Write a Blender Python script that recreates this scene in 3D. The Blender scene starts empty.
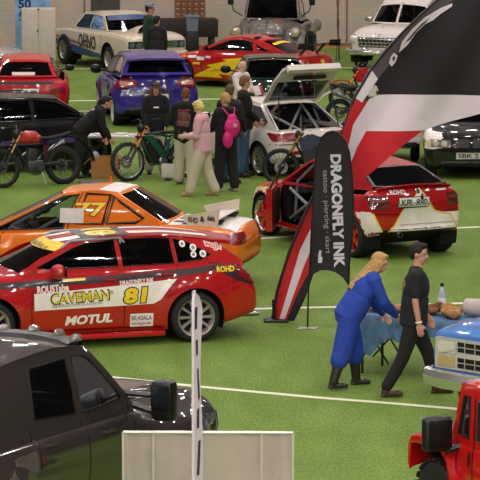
EXPO = -0.22
AMB = 0.10
LAMP = 165.0
LAMP_FILL = 420.0
TURF = ('#506a29', '#698438', '#859c4e')
import bpy, bmesh, math, random
from math import radians as R, sin, cos, pi, sqrt, exp
from mathutils import Vector, Matrix, Euler, noise
from mathutils.bvhtree import BVHTree
random.seed(11)
SC = bpy.context.scene
COL = SC.collection
V = Vector
# ---------------------------------------------------------------- camera model
CF, CH, CP = 3300.0, 7.2, math.atan(449/3300)
def ray(px, py):
    a = (px-240)/CF; b = -(py-240)/CF
    return V((a, cos(CP)+b*sin(CP), -sin(CP)+b*cos(CP)))
def G(px, py, z=0.0):
    r = ray(px, py); t = (z-CH)/r.z
    return V((r.x*t, r.y*t, z))
def AT(px, py, Y):
    r = ray(px, py); t = Y/r.y
    return V((r.x*t, Y, CH+r.z*t))
# ---------------------------------------------------------------- materials
def lin(c):
    return tuple((v/12.92 if v <= .04045 else ((v+.055)/1.055)**2.4) for v in c)
def hx(s):
    s = s.lstrip('#'); return lin(tuple(int(s[i:i+2], 16)/255 for i in (0, 2, 4)))
MATS = {}
def mat(name, col, rough=.5, metal=0., coat=0., var=.06, scale=6., bump=0., bscale=40., spec=.5, emit=None):
    if name in MATS: return MATS[name]
    m = bpy.data.materials.new(name); m.use_nodes = True
    nt = m.node_tree; b = nt.nodes['Principled BSDF']
    c = hx(col) if isinstance(col, str) else lin(col)
    tc = nt.nodes.new('ShaderNodeTexCoord'); nz = nt.nodes.new('ShaderNodeTexNoise')
    nz.inputs['Scale'].default_value = scale; nz.inputs['Detail'].default_value = 4
    nt.links.new(tc.outputs['Object'], nz.inputs['Vector'])
    cr = nt.nodes.new('ShaderNodeValToRGB')
    cr.color_ramp.elements[0].position = .3; cr.color_ramp.elements[1].position = .7
    cr.color_ramp.elements[0].color = tuple(max(0, v*(1-var)) for v in c)+(1,)
    cr.color_ramp.elements[1].color = tuple(min(1, v*(1+var)) for v in c)+(1,)
    nt.links.new(nz.outputs['Fac'], cr.inputs['Fac']); nt.links.new(cr.outputs['Color'], b.inputs['Base Color'])
    b.inputs['Roughness'].default_value = rough; b.inputs['Metallic'].default_value = metal
    b.inputs['Coat Weight'].default_value = coat; b.inputs['Coat Roughness'].default_value = .05; b.inputs['Coat IOR'].default_value = 1.9
    b.inputs['Specular IOR Level'].default_value = spec
    if bump:
        n2 = nt.nodes.new('ShaderNodeTexNoise'); n2.inputs['Scale'].default_value = bscale; n2.inputs['Detail'].default_value = 6
        nt.links.new(tc.outputs['Object'], n2.inputs['Vector'])
        bp = nt.nodes.new('ShaderNodeBump'); bp.inputs['Strength'].default_value = bump; bp.inputs['Distance'].default_value = .02
        nt.links.new(n2.outputs['Fac'], bp.inputs['Height']); nt.links.new(bp.outputs['Normal'], b.inputs['Normal'])
    if emit:
        b.inputs['Emission Color'].default_value = c+(1,); b.inputs['Emission Strength'].default_value = emit
    MATS[name] = m
    return m
def paint(name, col, rough=.35, coat=.8, metal=0.): return mat(name, col, .55, metal, coat, var=.03, scale=3, spec=.15)
def glassmat(name, col, alpha):
    if name in MATS: return MATS[name]
    m = bpy.data.materials.new(name); m.use_nodes = True; nt = m.node_tree; nt.nodes.clear()
    out = nt.nodes.new('ShaderNodeOutputMaterial'); mix = nt.nodes.new('ShaderNodeMixShader')
    tr = nt.nodes.new('ShaderNodeBsdfTransparent'); gl = nt.nodes.new('ShaderNodeBsdfGlossy'); fr = nt.nodes.new('ShaderNodeFresnel')
    nz = nt.nodes.new('ShaderNodeTexNoise'); nz.inputs['Scale'].default_value = 1.5
    mr = nt.nodes.new('ShaderNodeMapRange'); mr.inputs['To Min'].default_value = .02; mr.inputs['To Max'].default_value = .05
    nt.links.new(nz.outputs['Fac'], mr.inputs['Value']); nt.links.new(mr.outputs['Result'], gl.inputs['Roughness'])
    c = hx(col)
    tr.inputs['Color'].default_value = tuple(v*(1-alpha) for v in c)+(1,)
    gl.inputs['Color'].default_value = (.9, .9, .95, 1)
    fr.inputs['IOR'].default_value = 1.5
    nt.links.new(fr.outputs[0], mix.inputs[0]); nt.links.new(tr.outputs[0], mix.inputs[1]); nt.links.new(gl.outputs[0], mix.inputs[2])
    nt.links.new(mix.outputs[0], out.inputs['Surface'])
    MATS[name] = m; return m
GLASS = glassmat('dark_glass', '#8a9096', .65)
CLEAR = glassmat('clear_glass', '#e8eef0', .15)
RUBBER = mat('tyre_rubber', '#161617', .75, bump=.1)
BLACKP = mat('black_plastic', '#121213', .45)
DARK = mat('interior_dark', '#0d0d0e', .9)
TRIM = mat('black_trim', '#0b0b0c', .35)
CHROME = mat('chrome', '#e2e0dc', .16, .85)
STEEL = mat('brushed_steel', '#9a9a9c', .35, 1.)
ALLOY = mat('alloy_silver', '#b9b4ac', .35, .7)
WHITE = paint('white_paint', '#e6dcd4')
WHITEV = mat('white_vinyl', '#eee6e0', .4, coat=.3)
BLACKV = mat('black_vinyl', '#101012', .4, coat=.3)
YELV = mat('yellow_vinyl', '#f2cf18', .4, coat=.3)
REDL = mat('red_lens', '#8c0d10', .15, coat=1.)
CLRL = mat('clear_lens', '#d6d2c6', .12, coat=1.)
AMBL = mat('amber_lens', '#d9781a', .15, coat=1.)
SEAT = mat('seat_cloth', '#1a1a1d', .9)
CAGE = mat('roll_cage_tube', '#8f9196', .45, .2)
PLATE = mat('plate_white', '#e3dfda', .4)
# ---------------------------------------------------------------- mesh helpers
def tag(o, label=None, cat=None, group=None, kind=None):
    if label: o['label'] = label
    if cat: o['category'] = cat
    if group: o['group'] = group
    if kind: o['kind'] = kind
    return o
def link(name, bm, mats, parent=None, smooth=True, angle=35, label=None):
    if isinstance(bm, bpy.types.Mesh): me = bm
    else:
        me = bpy.data.meshes.new(name)
        bm.to_mesh(me); bm.free()
    if not isinstance(mats, (list, tuple)): mats = [mats]
    for m in mats: me.materials.append(m)
    if smooth:
        me.polygons.foreach_set('use_smooth', [True]*len(me.polygons)); me.set_sharp_from_angle(angle=R(angle))
    o = bpy.data.objects.new(name, me); COL.objects.link(o)
    if parent is not None: o.parent = parent
    if label: o['label'] = label
    return o
def empty(name, loc=(0, 0, 0), rz=0., label=None, cat=None, group=None):
    o = bpy.data.objects.new(name, None); COL.objects.link(o)
    o.location = loc; o.rotation_euler = (0, 0, R(rz)); o.empty_display_size = .2
    return tag(o, label, cat, group)
def copy_tree(o, parent=None):
    c = o.copy(); COL.objects.link(c)
    if parent is not None: c.parent = parent
    for ch in list(o.children): copy_tree(ch, c)
    return c
def rotm(a, ax): return Matrix.Rotation(R(a), 3, ax)
def box(bm, c, s, rot=None, bev=0., mi=0, seg=2):
    vs = []
    for i in (-1, 1):
        for j in (-1, 1):
            for k in (-1, 1):
                p = V((i*s[0]/2, j*s[1]/2, k*s[2]/2))
                if rot is not None: p = rot @ p
                vs.append(bm.verts.new(p+V(c)))
    fs = []
    for q in ((0, 1, 3, 2), (4, 6, 7, 5), (0, 4, 5, 1), (2, 3, 7, 6), (0, 2, 6, 4), (1, 5, 7, 3)):
        f = bm.faces.new([vs[i] for i in q]); f.material_index = mi; fs.append(f)
    if bev:
        es = list({e for f in fs for e in f.edges})
        r = bmesh.ops.bevel(bm, geom=es, offset=bev, segments=seg, affect='EDGES', profile=.5)
        for f in r['faces']: f.material_index = mi
    return vs
def ring_basis(d, ref=None):
    d = d.normalized()
    a = V((0, 0, 1)) if abs(d.z) < .9 else V((1, 0, 0))
    if ref is not None: a = ref
    u = a.cross(d).normalized(); v = d.cross(u).normalized()
    return u, v
def tube(bm, pts, r, n=8, mi=0, cap=True, closed=False, flat=1.):
    pts = [V(p) for p in pts]
    N = len(pts); rs = r if isinstance(r, (list, tuple)) else [r]*N
    rings = []; pu = None
    for i, p in enumerate(pts):
        if closed: d = pts[(i+1) % N]-pts[i-1]
        elif i == 0: d = pts[1]-p
        elif i == N-1: d = p-pts[i-1]
        else: d = (pts[i+1]-p).normalized()+(p-pts[i-1]).normalized()
        if d.length < 1e-9: d = V((0, 0, 1))
        d = d.normalized()
        if pu is None: u, v = ring_basis(d)
        else:
            u = (pu-d*pu.dot(d))
            u = u.normalized() if u.length > 1e-6 else ring_basis(d)[0]
            v = d.cross(u).normalized()
        pu = u
        rings.append([bm.verts.new(p+rs[i]*(cos(2*pi*k/n)*u+flat*sin(2*pi*k/n)*v)) for k in range(n)])
    M = N if closed else N-1
    for i in range(M):
        a, b = rings[i], rings[(i+1) % N]
        for k in range(n):
            f = bm.faces.new((a[k], a[(k+1) % n], b[(k+1) % n], b[k])); f.material_index = mi
    if cap and not closed:
        for rg, rev in ((rings[0], True), (rings[-1], False)):
            f = bm.faces.new(list(reversed(rg)) if rev else rg); f.material_index = mi
    return rings
def lathe(bm, prof, n=24, M=None, mi=0, close=False):
    """profile of (radius, height) turned about local z, placed by matrix M (4x4)"""
    M = M or Matrix.Identity(4)
    rings = []
    for r, h in prof:
        if r < 1e-5: rings.append([bm.verts.new(M @ V((0, 0, h)))])
        else: rings.append([bm.verts.new(M @ V((r*cos(2*pi*k/n), r*sin(2*pi*k/n), h))) for k in range(n)])
    L = len(rings)
    for i in range(L if close else L-1):
        a, b = rings[i], rings[(i+1) % L]
        for k in range(n):
            k2 = (k+1) % n
            if len(a) == 1 and len(b) == 1: continue
            if len(a) == 1: f = bm.faces.new((a[0], b[k2], b[k]))
            elif len(b) == 1: f = bm.faces.new((a[k], a[k2], b[0]))
            else: f = bm.faces.new((a[k], a[k2], b[k2], b[k]))
            f.material_index = mi
MY = Matrix.Rotation(R(-90), 4, 'X')     # local z -> +y
def ellip(bm, c, r, rot=None, nu=14, nv=9, mi=0):
    rows = []
    for i in range(nv+1):
        t = pi*i/nv
        if i in (0, nv):
            p = V((0, 0, r[2]*cos(t))); p = rot @ p if rot is not None else p
            rows.append([bm.verts.new(p+V(c))]); continue
        row = []
        for k in range(nu):
            a = 2*pi*k/nu
            p = V((r[0]*sin(t)*cos(a), r[1]*sin(t)*sin(a), r[2]*cos(t)))
            if rot is not None: p = rot @ p
            row.append(bm.verts.new(p+V(c)))
        rows.append(row)
    for i in range(nv):
        a, b = rows[i], rows[i+1]
        for k in range(nu):
            k2 = (k+1) % nu
            if len(a) == 1: f = bm.faces.new((a[0], b[k], b[k2]))
            elif len(b) == 1: f = bm.faces.new((a[k], b[0], a[k2]))
            else: f = bm.faces.new((a[k], b[k], b[k2], a[k2]))
            f.material_index = mi
def prism(bm, poly, fn, t, mi=0):
    """2d polygon -> solid: fn(u,v,w) gives the point, w in (0,t)"""
    a = [bm.verts.new(fn(u, v, 0.)) for u, v in poly]; b = [bm.verts.new(fn(u, v, t)) for u, v in poly]
    n = len(poly)
    for i in range(n):
        f = bm.faces.new((a[i], a[(i+1) % n], b[(i+1) % n], b[i])); f.material_index = mi
    f = bm.faces.new(list(reversed(a))); f.material_index = mi
    f = bm.faces.new(b); f.material_index = mi
    bmesh.ops.recalc_face_normals(bm, faces=bm.faces)
def fill2d(polys, maxlen=.06, holes=()):
    """filled, evenly subdivided flat bmesh (x,y used) from one or several polygons"""
    out = bmesh.new()
    for pi_, poly in enumerate(polys):
        bm = bmesh.new(); es = []
        for lp in [poly]+(list(holes) if pi_ == 0 else []):
            vs = [bm.verts.new((p[0], p[1], 0)) for p in lp]
            es += [bm.edges.new((vs[i], vs[(i+1) % len(vs)])) for i in range(len(vs))]
        bmesh.ops.triangle_fill(bm, edges=es, use_beauty=True, use_dissolve=False)
        refine(bm, maxlen)
        me = bpy.data.meshes.new('t'); bm.to_mesh(me); bm.free(); out.from_mesh(me); bpy.data.meshes.remove(me)
    return out
def refine(bm, maxlen):
    for _ in range(7):
        es = [e for e in bm.edges if e.calc_length() > maxlen]
        if not es: break
        bmesh.ops.subdivide_edges(bm, edges=es, cuts=1, use_grid_fill=False)
        bmesh.ops.triangulate(bm, faces=[f for f in bm.faces if len(f.verts) > 3])
def textbm(s, size=1., bold=0., shear=0., width=1., space=1., fit=None):
    """text as a flat bmesh centred on the origin"""
    c = bpy.data.curves.new('t', 'FONT'); c.body = s; c.size = size; c.offset = bold; c.shear = shear
    c.align_x = 'CENTER'; c.align_y = 'CENTER'; c.space_character = space; c.resolution_u = 3
    o = bpy.data.objects.new('t', c); COL.objects.link(o)
    bpy.context.view_layer.update()
    dg = bpy.context.evaluated_depsgraph_get()
    me = bpy.data.meshes.new_from_object(o.evaluated_get(dg))
    bpy.data.objects.remove(o); bpy.data.curves.remove(c)
    bm = bmesh.new(); bm.from_mesh(me); bpy.data.meshes.remove(me)
    bmesh.ops.triangulate(bm, faces=bm.faces)
    xs = [v.co.x for v in bm.verts]; ys = [v.co.y for v in bm.verts]
    if not xs: return bm
    cx, cy = (min(xs)+max(xs))/2, (min(ys)+max(ys))/2
    sx = width; sy = 1.
    if fit: sx = fit[0]/(max(xs)-min(xs)); sy = fit[1]/(max(ys)-min(ys))
    for v in bm.verts: v.co = V(((v.co.x-cx)*sx, (v.co.y-cy)*sy, 0))
    return bm
def project(bm, bvh, o, u, v, d, off=.005, maxlen=.06, maxdist=3., doref=True):
    """lay a flat bmesh (x along u, y along v from o) on a surface, shooting along d"""
    if doref: refine(bm, maxlen)
    o, u, v, d = V(o), V(u), V(v), V(d).normalized()
    dead = []
    for vt in bm.verts:
        p = o+u*vt.co.x+v*vt.co.y
        hit, nrm, idx, dist = bvh.ray_cast(p-d*1.5, d, maxdist)
        if hit is None: dead.append(vt); vt.co = p
        else:
            if nrm.dot(d) > 0: nrm = -nrm
            vt.co = hit+(nrm-d).normalized()*off
    if dead: bmesh.ops.delete(bm, geom=dead, context='VERTS')
    nd = -d
    flip = [f for f in bm.faces if f.normal.dot(nd) < 0]
    bm.normal_update()
    flip = [f for f in bm.faces if f.normal.dot(nd) < 0]
    if flip: bmesh.ops.reverse_faces(bm, faces=flip)
    return bm
def skirt(bm, d, depth):
    """close the rim of a raised patch down to the surface below"""
    es = [e for e in bm.edges if e.is_boundary]; mp = {}
    for e in es:
        for v in e.verts:
            if v not in mp: mp[v] = bm.verts.new(v.co+V(d).normalized()*depth)
    for e in es:
        a, b = e.verts; lf = e.link_faces[0]
        vs = list(lf.verts); i = vs.index(a)
        if vs[(i+1) % len(vs)] == b: bm.faces.new((b, a, mp[a], mp[b]))
        else: bm.faces.new((a, b, mp[b], mp[a]))
    return bm
def rrect(x0, y0, x1, y1, r=.02, n=4):
    r = min(r, abs(x1-x0)/2.01, abs(y1-y0)/2.01); pts = []
    for cx, cy, a0 in ((x1-r, y0+r, -90), (x1-r, y1-r, 0), (x0+r, y1-r, 90), (x0+r, y0+r, 180)):
        for k in range(n+1):
            a = R(a0+90*k/n); pts.append((cx+r*cos(a), cy+r*sin(a)))
    return pts
def stripe(pts, w):
    """polyline -> thin polygon"""
    L, Rr = [], []
    for i, p in enumerate(pts):
        a = pts[max(0, i-1)]; b = pts[min(len(pts)-1, i+1)]
        dx, dy = b[0]-a[0], b[1]-a[1]; l = sqrt(dx*dx+dy*dy) or 1
        nx, ny = -dy/l*w/2, dx/l*w/2
        L.append((p[0]+nx, p[1]+ny)); Rr.append((p[0]-nx, p[1]-ny))
    return L+Rr[::-1]
def circle(cx, cy, r, n=20, ry=None): return [(cx+r*cos(2*pi*k/n), cy+(ry or r)*sin(2*pi*k/n)) for k in range(n)]
def pchip(pts):
    xs = [p[0] for p in pts]; ys = [p[1] for p in pts]; n = len(xs)
    if n == 1: return lambda x: ys[0]
    h = [xs[i+1]-xs[i] for i in range(n-1)]; dl = [(ys[i+1]-ys[i])/h[i] for i in range(n-1)]
    m = [0.]*n; m[0] = dl[0]; m[-1] = dl[-1]
    for i in range(1, n-1):
        if dl[i-1]*dl[i] > 0:
            w1, w2 = 2*h[i]+h[i-1], h[i]+2*h[i-1]; m[i] = (w1+w2)/(w1/dl[i-1]+w2/dl[i])
    def f(x):
        if x <= xs[0]: return ys[0]
        if x >= xs[-1]: return ys[-1]
        i = 0
        while x > xs[i+1]: i += 1
        t = (x-xs[i])/h[i]
        return (ys[i]*(1+2*t)*(1-t)**2+m[i]*h[i]*t*(1-t)**2+ys[i+1]*t*t*(3-2*t)-m[i+1]*h[i]*t*t*(1-t))
    return f
def evalmesh(o):
    bpy.context.view_layer.update()
    dg = bpy.context.evaluated_depsgraph_get()
    return bpy.data.meshes.new_from_object(o.evaluated_get(dg))
def remesh(name, bm, voxel, mats, parent, smooth_it=3, label=None):
    me = bpy.data.meshes.new(name); bm.to_mesh(me); bm.free()
    t = bpy.data.objects.new('t', me); COL.objects.link(t)
    m = t.modifiers.new('r', 'REMESH'); m.mode = 'VOXEL'; m.voxel_size = voxel; m.use_smooth_shade = True
    if smooth_it:
        s = t.modifiers.new('s', 'SMOOTH'); s.iterations = smooth_it; s.factor = .5
    me2 = evalmesh(t)
    bpy.data.objects.remove(t); bpy.data.meshes.remove(me)
    return link(name, me2, mats, parent, angle=180, label=label)
# ---------------------------------------------------------------- vehicles
SIDE0 = [(0, 0), (.45, 0), (.8, 0), (.90, .02), (.95, .10), (.975, .25), (.99, .4), (1., .55), (1., .68), (.99, .80), (.975, .90), (.95, .97), (.93, 1.)]
TOP0 = [(.88, .33), (.78, .62), (.62, .83), (.42, .94), (.2, .99), (0, 1.)]
BOXY_SIDE = [(0, 0), (.45, 0), (.85, 0), (.95, .02), (.975, .08), (.985, .25), (.99, .4), (1., .55), (1., .68), (.995, .80), (.99, .90), (.985, .97), (.97, 1.)]
BOXY_TOP = [(.95, .45), (.90, .68), (.72, .86), (.45, .95), (.2, .99), (0, 1.)]
def wheel(parent, loc, Rw, tw, rimR, spokes, rimmat, side, sty='spoke', dish=.03, tyre=RUBBER, lipmat=None, yaw=0, nm='wheel'):
    """tyre mesh with a rim sub-part; side=+1 faces +y"""
    bm = bmesh.new(); w = tw/2; b = .02
    lathe(bm, [(rimR-.01, -w+.01), (rimR+.01, -w), (Rw-.045, -w-.006), (Rw-.015, -w+.015), (Rw, -w+.04), (Rw, -w*.3), (Rw-.008, -w*.28), (Rw-.008, -w*.22), (Rw, -w*.2), (Rw, w*.2), (Rw-.008, w*.22), (Rw-.008, w*.28), (Rw, w*.3), (Rw, w-.04), (Rw-.015, w-.015), (Rw-.045, w+.006), (rimR+.01, w), (rimR-.01, w-.01)], 36, MY)
    o = link(nm, bm, tyre, parent, angle=50)
    o.location = loc; o.rotation_euler = (0, 0, (0 if side > 0 else pi)+R(yaw))
    bm = bmesh.new()
    lathe(bm, [(rimR, -w+.01), (rimR-.012, -w+.03), (rimR-.03, 0), (rimR-.03, w-.05), (rimR-.012, w-.012), (rimR+.008, w+.004), (rimR+.008, w-.004)], 36, MY, mi=2 if lipmat else 0)
    lathe(bm, [(0, w-.11), (rimR-.028, w-.11)], 24, MY, mi=1)
    f = w-dish
    if sty == 'disc':
        lathe(bm, [(0, f+.012), (.03, f+.012), (.05, f+.02), (rimR*.45, f+.02), (rimR*.62, f-.005), (rimR-.02, f-.01)], 28, MY)
    else:
        lathe(bm, [(0, f+.008), (.03, f+.008), (.045, f-.004), (.075, f-.012), (.075, f-.06)], 16, MY)
        for k in range(spokes):
            a = 2*pi*k/spokes
            ws = (.042 if spokes <= 6 else .021)
            prof = [(.05, ws*.9), (rimR*.5, ws*.75), (rimR-.015, ws*(1.05 if spokes <= 6 else .9))]
            for r0, r1, s0, s1 in ((prof[0][0], prof[1][0], prof[0][1], prof[1][1]), (prof[1][0], prof[2][0], prof[1][1], prof[2][1])):
                q = []
                for rr, ss in ((r0, s0), (r1, s1)):
                    for sg in (-1, 1):
                        x = rr*cos(a)-sg*ss*sin(a); z = rr*sin(a)+sg*ss*cos(a)
                        q.append((x, z))
                top = [bm.verts.new((x, f+(.004 if i > 1 else -.004), z)) for i, (x, z) in enumerate(q)]
                bot = [bm.verts.new((x, f-.05, z)) for x, z in q]
                for t in ((top[0], top[1], top[3], top[2]), (bot[0], bot[2], bot[3], bot[1]), (top[0], top[2], bot[2], bot[0]), (top[1], bot[1], bot[3], top[3])):
                    bm.faces.new(t)
        for k in range(5):
            a = 2*pi*k/5
            lathe(bm, [(0, f+.006), (.009, f+.006), (.009, f-.02)], 6, Matrix.Translation((.05*cos(a), 0, .05*sin(a))) @ MY, mi=1)
    bmesh.ops.recalc_face_normals(bm, faces=bm.faces)
    link('rim', bm, [rimmat, DARK, lipmat or rimmat], o, angle=40)
    return o
class Car:
    def __init__(s, name, label, cat, loc, th, **S):
        s.S = S; s.root = empty(name, (loc[0], loc[1], 0), th, label, cat)
        s.hw = S['hw']; s.wb = S['wb']; s.xf = S['xf']; s.xr = S['xr']
        s.P = S['paint']; s.geo = []
        s.body()
        s.bvh = s.mkbvh()
        if 'cab' in S: s.cabin(S['cab'])
        s.bvh = s.mkbvh()
        s.wheels()
    def mkbvh(s):
        vs, ps = [], []
        for o in s.geo:
            n = len(vs); vs += [o.matrix_basis @ v.co for v in o.data.vertices]
            ps += [[i+n for i in p.vertices] for p in o.data.polygons]
        return BVHTree.FromPolygons(vs, ps)
    # ---- shell
    def body(s):
        S = s.S
        s.fz = pchip(S['deck']); s.fs = pchip(S['sh']); s.fw = pchip(S['plan']); s.fb = pchip(S['sill'])
        rz, ry, rl = S.get('rz', .12), S.get('ry', .06), S.get('rl', .12)
        side = S.get('side', SIDE0); top = S.get('top', TOP0)
        half = side[:3]; half = [(a, b, 0) for a, b in half]
        for i in range(2, len(side)-1):
            a, b = side[i], side[i+1]; k = 3 if (b[1]-a[1]) > .05 else 2
            for j in range(1, k+1): half.append((a[0]+(b[0]-a[0])*j/k, a[1]+(b[1]-a[1])*j/k, 0))
        nside = len(half); half += [(a, b, 1) for a, b in top]
        n = len(half)
        NX = S.get('nx', 96); xs = [s.xr+(s.xf-s.xr)*i/NX for i in range(NX+1)]
        ex = [.012, .03, .055, .085]
        xs = sorted(set(xs+[s.xr+e for e in ex]+[s.xf-e for e in ex]+list(S.get('xs', []))))
        tub = S.get('tub', [])
        cab = S.get('cab')
        if cab and not S.get('notub'): tub = tub+[(cab['D'][0]+cab.get('tubr', .05), cab['A'][0]-.10, S.get('floor', .38), .88)]
        bm = bmesh.new(); rings = []
        for x in xs:
            d = min(x-s.xr, s.xf-x); q = 1.
            if d < rl: q = sqrt(max(0, 1-(1-d/rl)**2))
            k = 1-q
            w = s.fw(x)-ry*k; zt = s.fz(x)-rz*k; zb = s.fb(x)+rz*.5*k; zs = min(s.fs(x)-rz*k*.8, zt-.005)
            row = []
            for fy, fz, t in half:
                y = w*fy; z = zb+(zs-zb)*fz if not t else zs+(zt-zs)*fz
                for (x0, x1, zf, yf) in tub:
                    if t and x0 < x < x1 and fy < yf+.001: z = zf
                row.append((y, z))
            full = [(y, z) for y, z in row]+[(-y, z) for y, z in row[-2:0:-1]]
            pts = []
            for y, z in full:
                X = x
                for sg, xe, bow, tilt in ((1, s.xf, S.get('bowf', .12), S.get('tiltf', 0.)), (-1, s.xr, S.get('bowr', .08), S.get('tiltr', 0.))):
                    x0 = sg*s.wb/2
                    f = (x-x0)/(xe-x0) if (x-x0)*sg > 0 else 0
                    f = min(1, max(0, f))
                    X -= sg*bow*f*f*(y/max(s.hw, .1))**2
                    X += sg*tilt*f*f*(z-S.get('zmid', .55))
                pts.append(bm.verts.new((X, y, z)))
            rings.append(pts)
        m = len(rings[0]); bot = set(list(range(0, 3))+list(range(m-3, m)))
        pm = S.get('pm')
        for i in range(len(rings)-1):
            a, b = rings[i], rings[i+1]
            for k in range(m):
                k2 = (k+1) % m
                f = bm.faces.new((a[k], b[k], b[k2], a[k2]))
                c = f.calc_center_median()
                kk = k if k < n else m-k-1
                mi = 0
                if kk < 3: mi = 1
                elif c.z < S.get('black_below', -1): mi = 1
                elif kk >= nside-1:
                    for (x0, x1, zf, yf) in tub:
                        if x0-.03 < c.x < x1+.03 and c.z < min(s.fs(c.x), s.fz(c.x))-.03 and abs(c.y) < s.fw(c.x)*.95: mi = 2
                if mi == 0 and pm: mi = pm(c.x, c.y, c.z)
                f.material_index = mi
        for rg, rev in ((rings[0], False), (rings[-1], True)):
            # capped by a centre strip so that two-tone and projection behave
            f = bm.faces.new(rg if not rev else rg[::-1]); f.material_index = pm(f.calc_center_median().x, 0, .6) if pm else 0
        # wheel arches
        Ra = S.get('Ra', S['Rw']+.05); wheels = S.get('axles', [s.wb/2, -s.wb/2]); zw = S['Rw']+S.get('lift', 0)
        s.arch = Ra; dead = []
        Ras = S.get('Ras', {})
        for f in bm.faces:
            c = f.calc_center_median()
            for xw in wheels:
                ra = Ras.get(xw, Ra)
                if (c.x-xw)**2+(c.z-zw)**2 < ra*ra and abs(c.y) > s.fw(c.x)-.30 and c.z < s.fs(c.x)-.02: dead.append(f); break
        bmesh.ops.delete(bm, geom=dead, context='FACES')
        fl = S.get('flare', 0.)
        for v in bm.verts:
            for xw in wheels:
                ra = Ras.get(xw, Ra)
                dx, dz = v.co.x-xw, v.co.z-zw; r = sqrt(dx*dx+dz*dz)
                if abs(v.co.y) > s.fw(v.co.x)-.28 and v.co.z < s.fs(v.co.x)+.02:
                    bd = v.is_boundary
                    if r < ra or (bd and r < ra+.06):
                        if dz > 0 or abs(dx) < .01: v.co.x = xw+dx/r*ra; v.co.z = zw+dz/r*ra
                        else: v.co.x = xw+math.copysign(sqrt(max(0, ra*ra-dz*dz)), dx)
                        r = ra
                    fw_ = fl[1 if xw > 0 else 0] if isinstance(fl, tuple) else fl
                    if fw_ and r < ra+.30 and abs(v.co.y) > s.fw(v.co.x)*.85:
                        t = max(0, 1-(r-ra)/.30); v.co.y += math.copysign(fw_*t*t*(3-2*t), v.co.y)
        for hole in S.get('holes', []):     # (side, x0, x1, z0, z1) door standing open
            hs, x0, x1, z0, z1 = hole
            dd = [f for f in bm.faces if f.calc_center_median().y*hs > s.fw(f.calc_center_median().x)*.86 and x0 < f.calc_center_median().x < x1 and z0 < f.calc_center_median().z < z1]
            bmesh.ops.delete(bm, geom=dd, context='FACES')
        bmesh.ops.delete(bm, geom=[v for v in bm.verts if not v.link_faces], context='VERTS')
        mats = [s.P, TRIM, DARK]+list(S.get('pmats', []))
        s.bodyo = link('body', bm, mats, s.root, angle=S.get('sharp', 40)); s.geo.append(s.bodyo)
        for xw in wheels:
            ra = Ras.get(xw, Ra)
            for sg in (-1, 1):
                bm = bmesh.new(); w = s.fw(xw)
                prof = [(a, ra+.006) for a in range(-25, 206, 10)]
                A = [bm.verts.new((xw+r*cos(R(a)), sg*(w-.012), zw+r*sin(R(a)))) for a, r in prof]
                B = [bm.verts.new((xw+r*cos(R(a)), sg*(w-.31), zw+r*sin(R(a)))) for a, r in prof]
                for i in range(len(A)-1): bm.faces.new((A[i], A[i+1], B[i+1], B[i]))
                bm.faces.new(B)
                link('wheel_well', bm, DARK, s.root)
    def wheels(s):
        S = s.S; Rw, tw, rr = S['Rw'], S.get('tw', .22), S.get('rimR', S['Rw']*.68)
        for i, xw in enumerate(S.get('axles', [s.wb/2, -s.wb/2])):
            for sg in (1, -1):
                RW = S.get('Rws', {}).get(xw, Rw)
                y = sg*(s.fw(xw)+S.get('woff', -.02)-tw/2)
                wheel(s.root, (xw, y, RW), RW, S.get('tws', {}).get(xw, tw), rr if RW == Rw else RW*.6, S.get('spokes', 5), S.get('rim', ALLOY), sg, S.get('rimsty', 'spoke'), S.get('dish', .03), lipmat=S.get('lip'), yaw=S.get('steer', 0) if xw > 0 else 0)
    # ---- cabin
    def ysurf(s, x, z, C):
        A, B, Cc, D = C['A'], C['B'], C['C'], C['D']
        t = min(1, max(0, (x-D[0])/(A[0]-D[0]))); zb = D[1]+(A[1]-D[1])*t; yb = D[2]+(A[2]-D[2])*t
        t = min(1, max(0, (x-Cc[0])/(B[0]-Cc[0]) if B[0] != Cc[0] else 0)); zr = Cc[1]+(B[1]-Cc[1])*t; yr = Cc[2]+(B[2]-Cc[2])*t
        f = min(1.1, (z-zb)/max(.05, zr-zb))
        bul = C.get('bulge', .02)
        return yb+(yr-yb)*f+(bul*4*f*(1-f) if 0 < f < 1 else 0)
    def surf(s, top, bot, u, v, bow, crown, sg):
        x = top[0]+(bot[0]-top[0])*v; z = top[1]+(bot[1]-top[1])*v; y = top[2]+(bot[2]-top[2])*v
        return V((x+sg*bow*(1-u*u), u*y, z+crown*(1-u*u)*(1-v)))
    def cabin(s, C):
        A, B, Cc, D = C['A'], C['B'], C['C'], C['D']; crown = C.get('crown', .05); bf, br = C.get('bowf', .14), C.get('bowr', .10)
        mid = C.get('roof', [])
        rp = pchip(sorted([(Cc[0], Cc[1])]+mid+[(B[0], B[1])]))
        bm = bmesh.new(); pm = C.get('pm'); US = [-1+i/8 for i in range(17)]; NR = 24; rows = []
        for i in range(NR+1):
            t = i/NR; x = B[0]+(Cc[0]-B[0])*t; y = B[2]+(Cc[2]-B[2])*t
            e = min(1, min(t, 1-t)*8)
            rows.append([bm.verts.new((x+bf*(1-u*u)*max(0, 1-t*2)**2-br*(1-u*u)*max(0, t*2-1)**2, u*y, rp(x)+crown*(1-u*u))) for u in US])
        for i in range(NR):
            for k in range(16):
                f = bm.faces.new((rows[i][k], rows[i][k+1], rows[i+1][k+1], rows[i+1][k]))
                if pm: f.material_index = pm(f.calc_center_median().x, f.calc_center_median().y)
        # windscreen and rear window surrounds
        gl = {}
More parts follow.
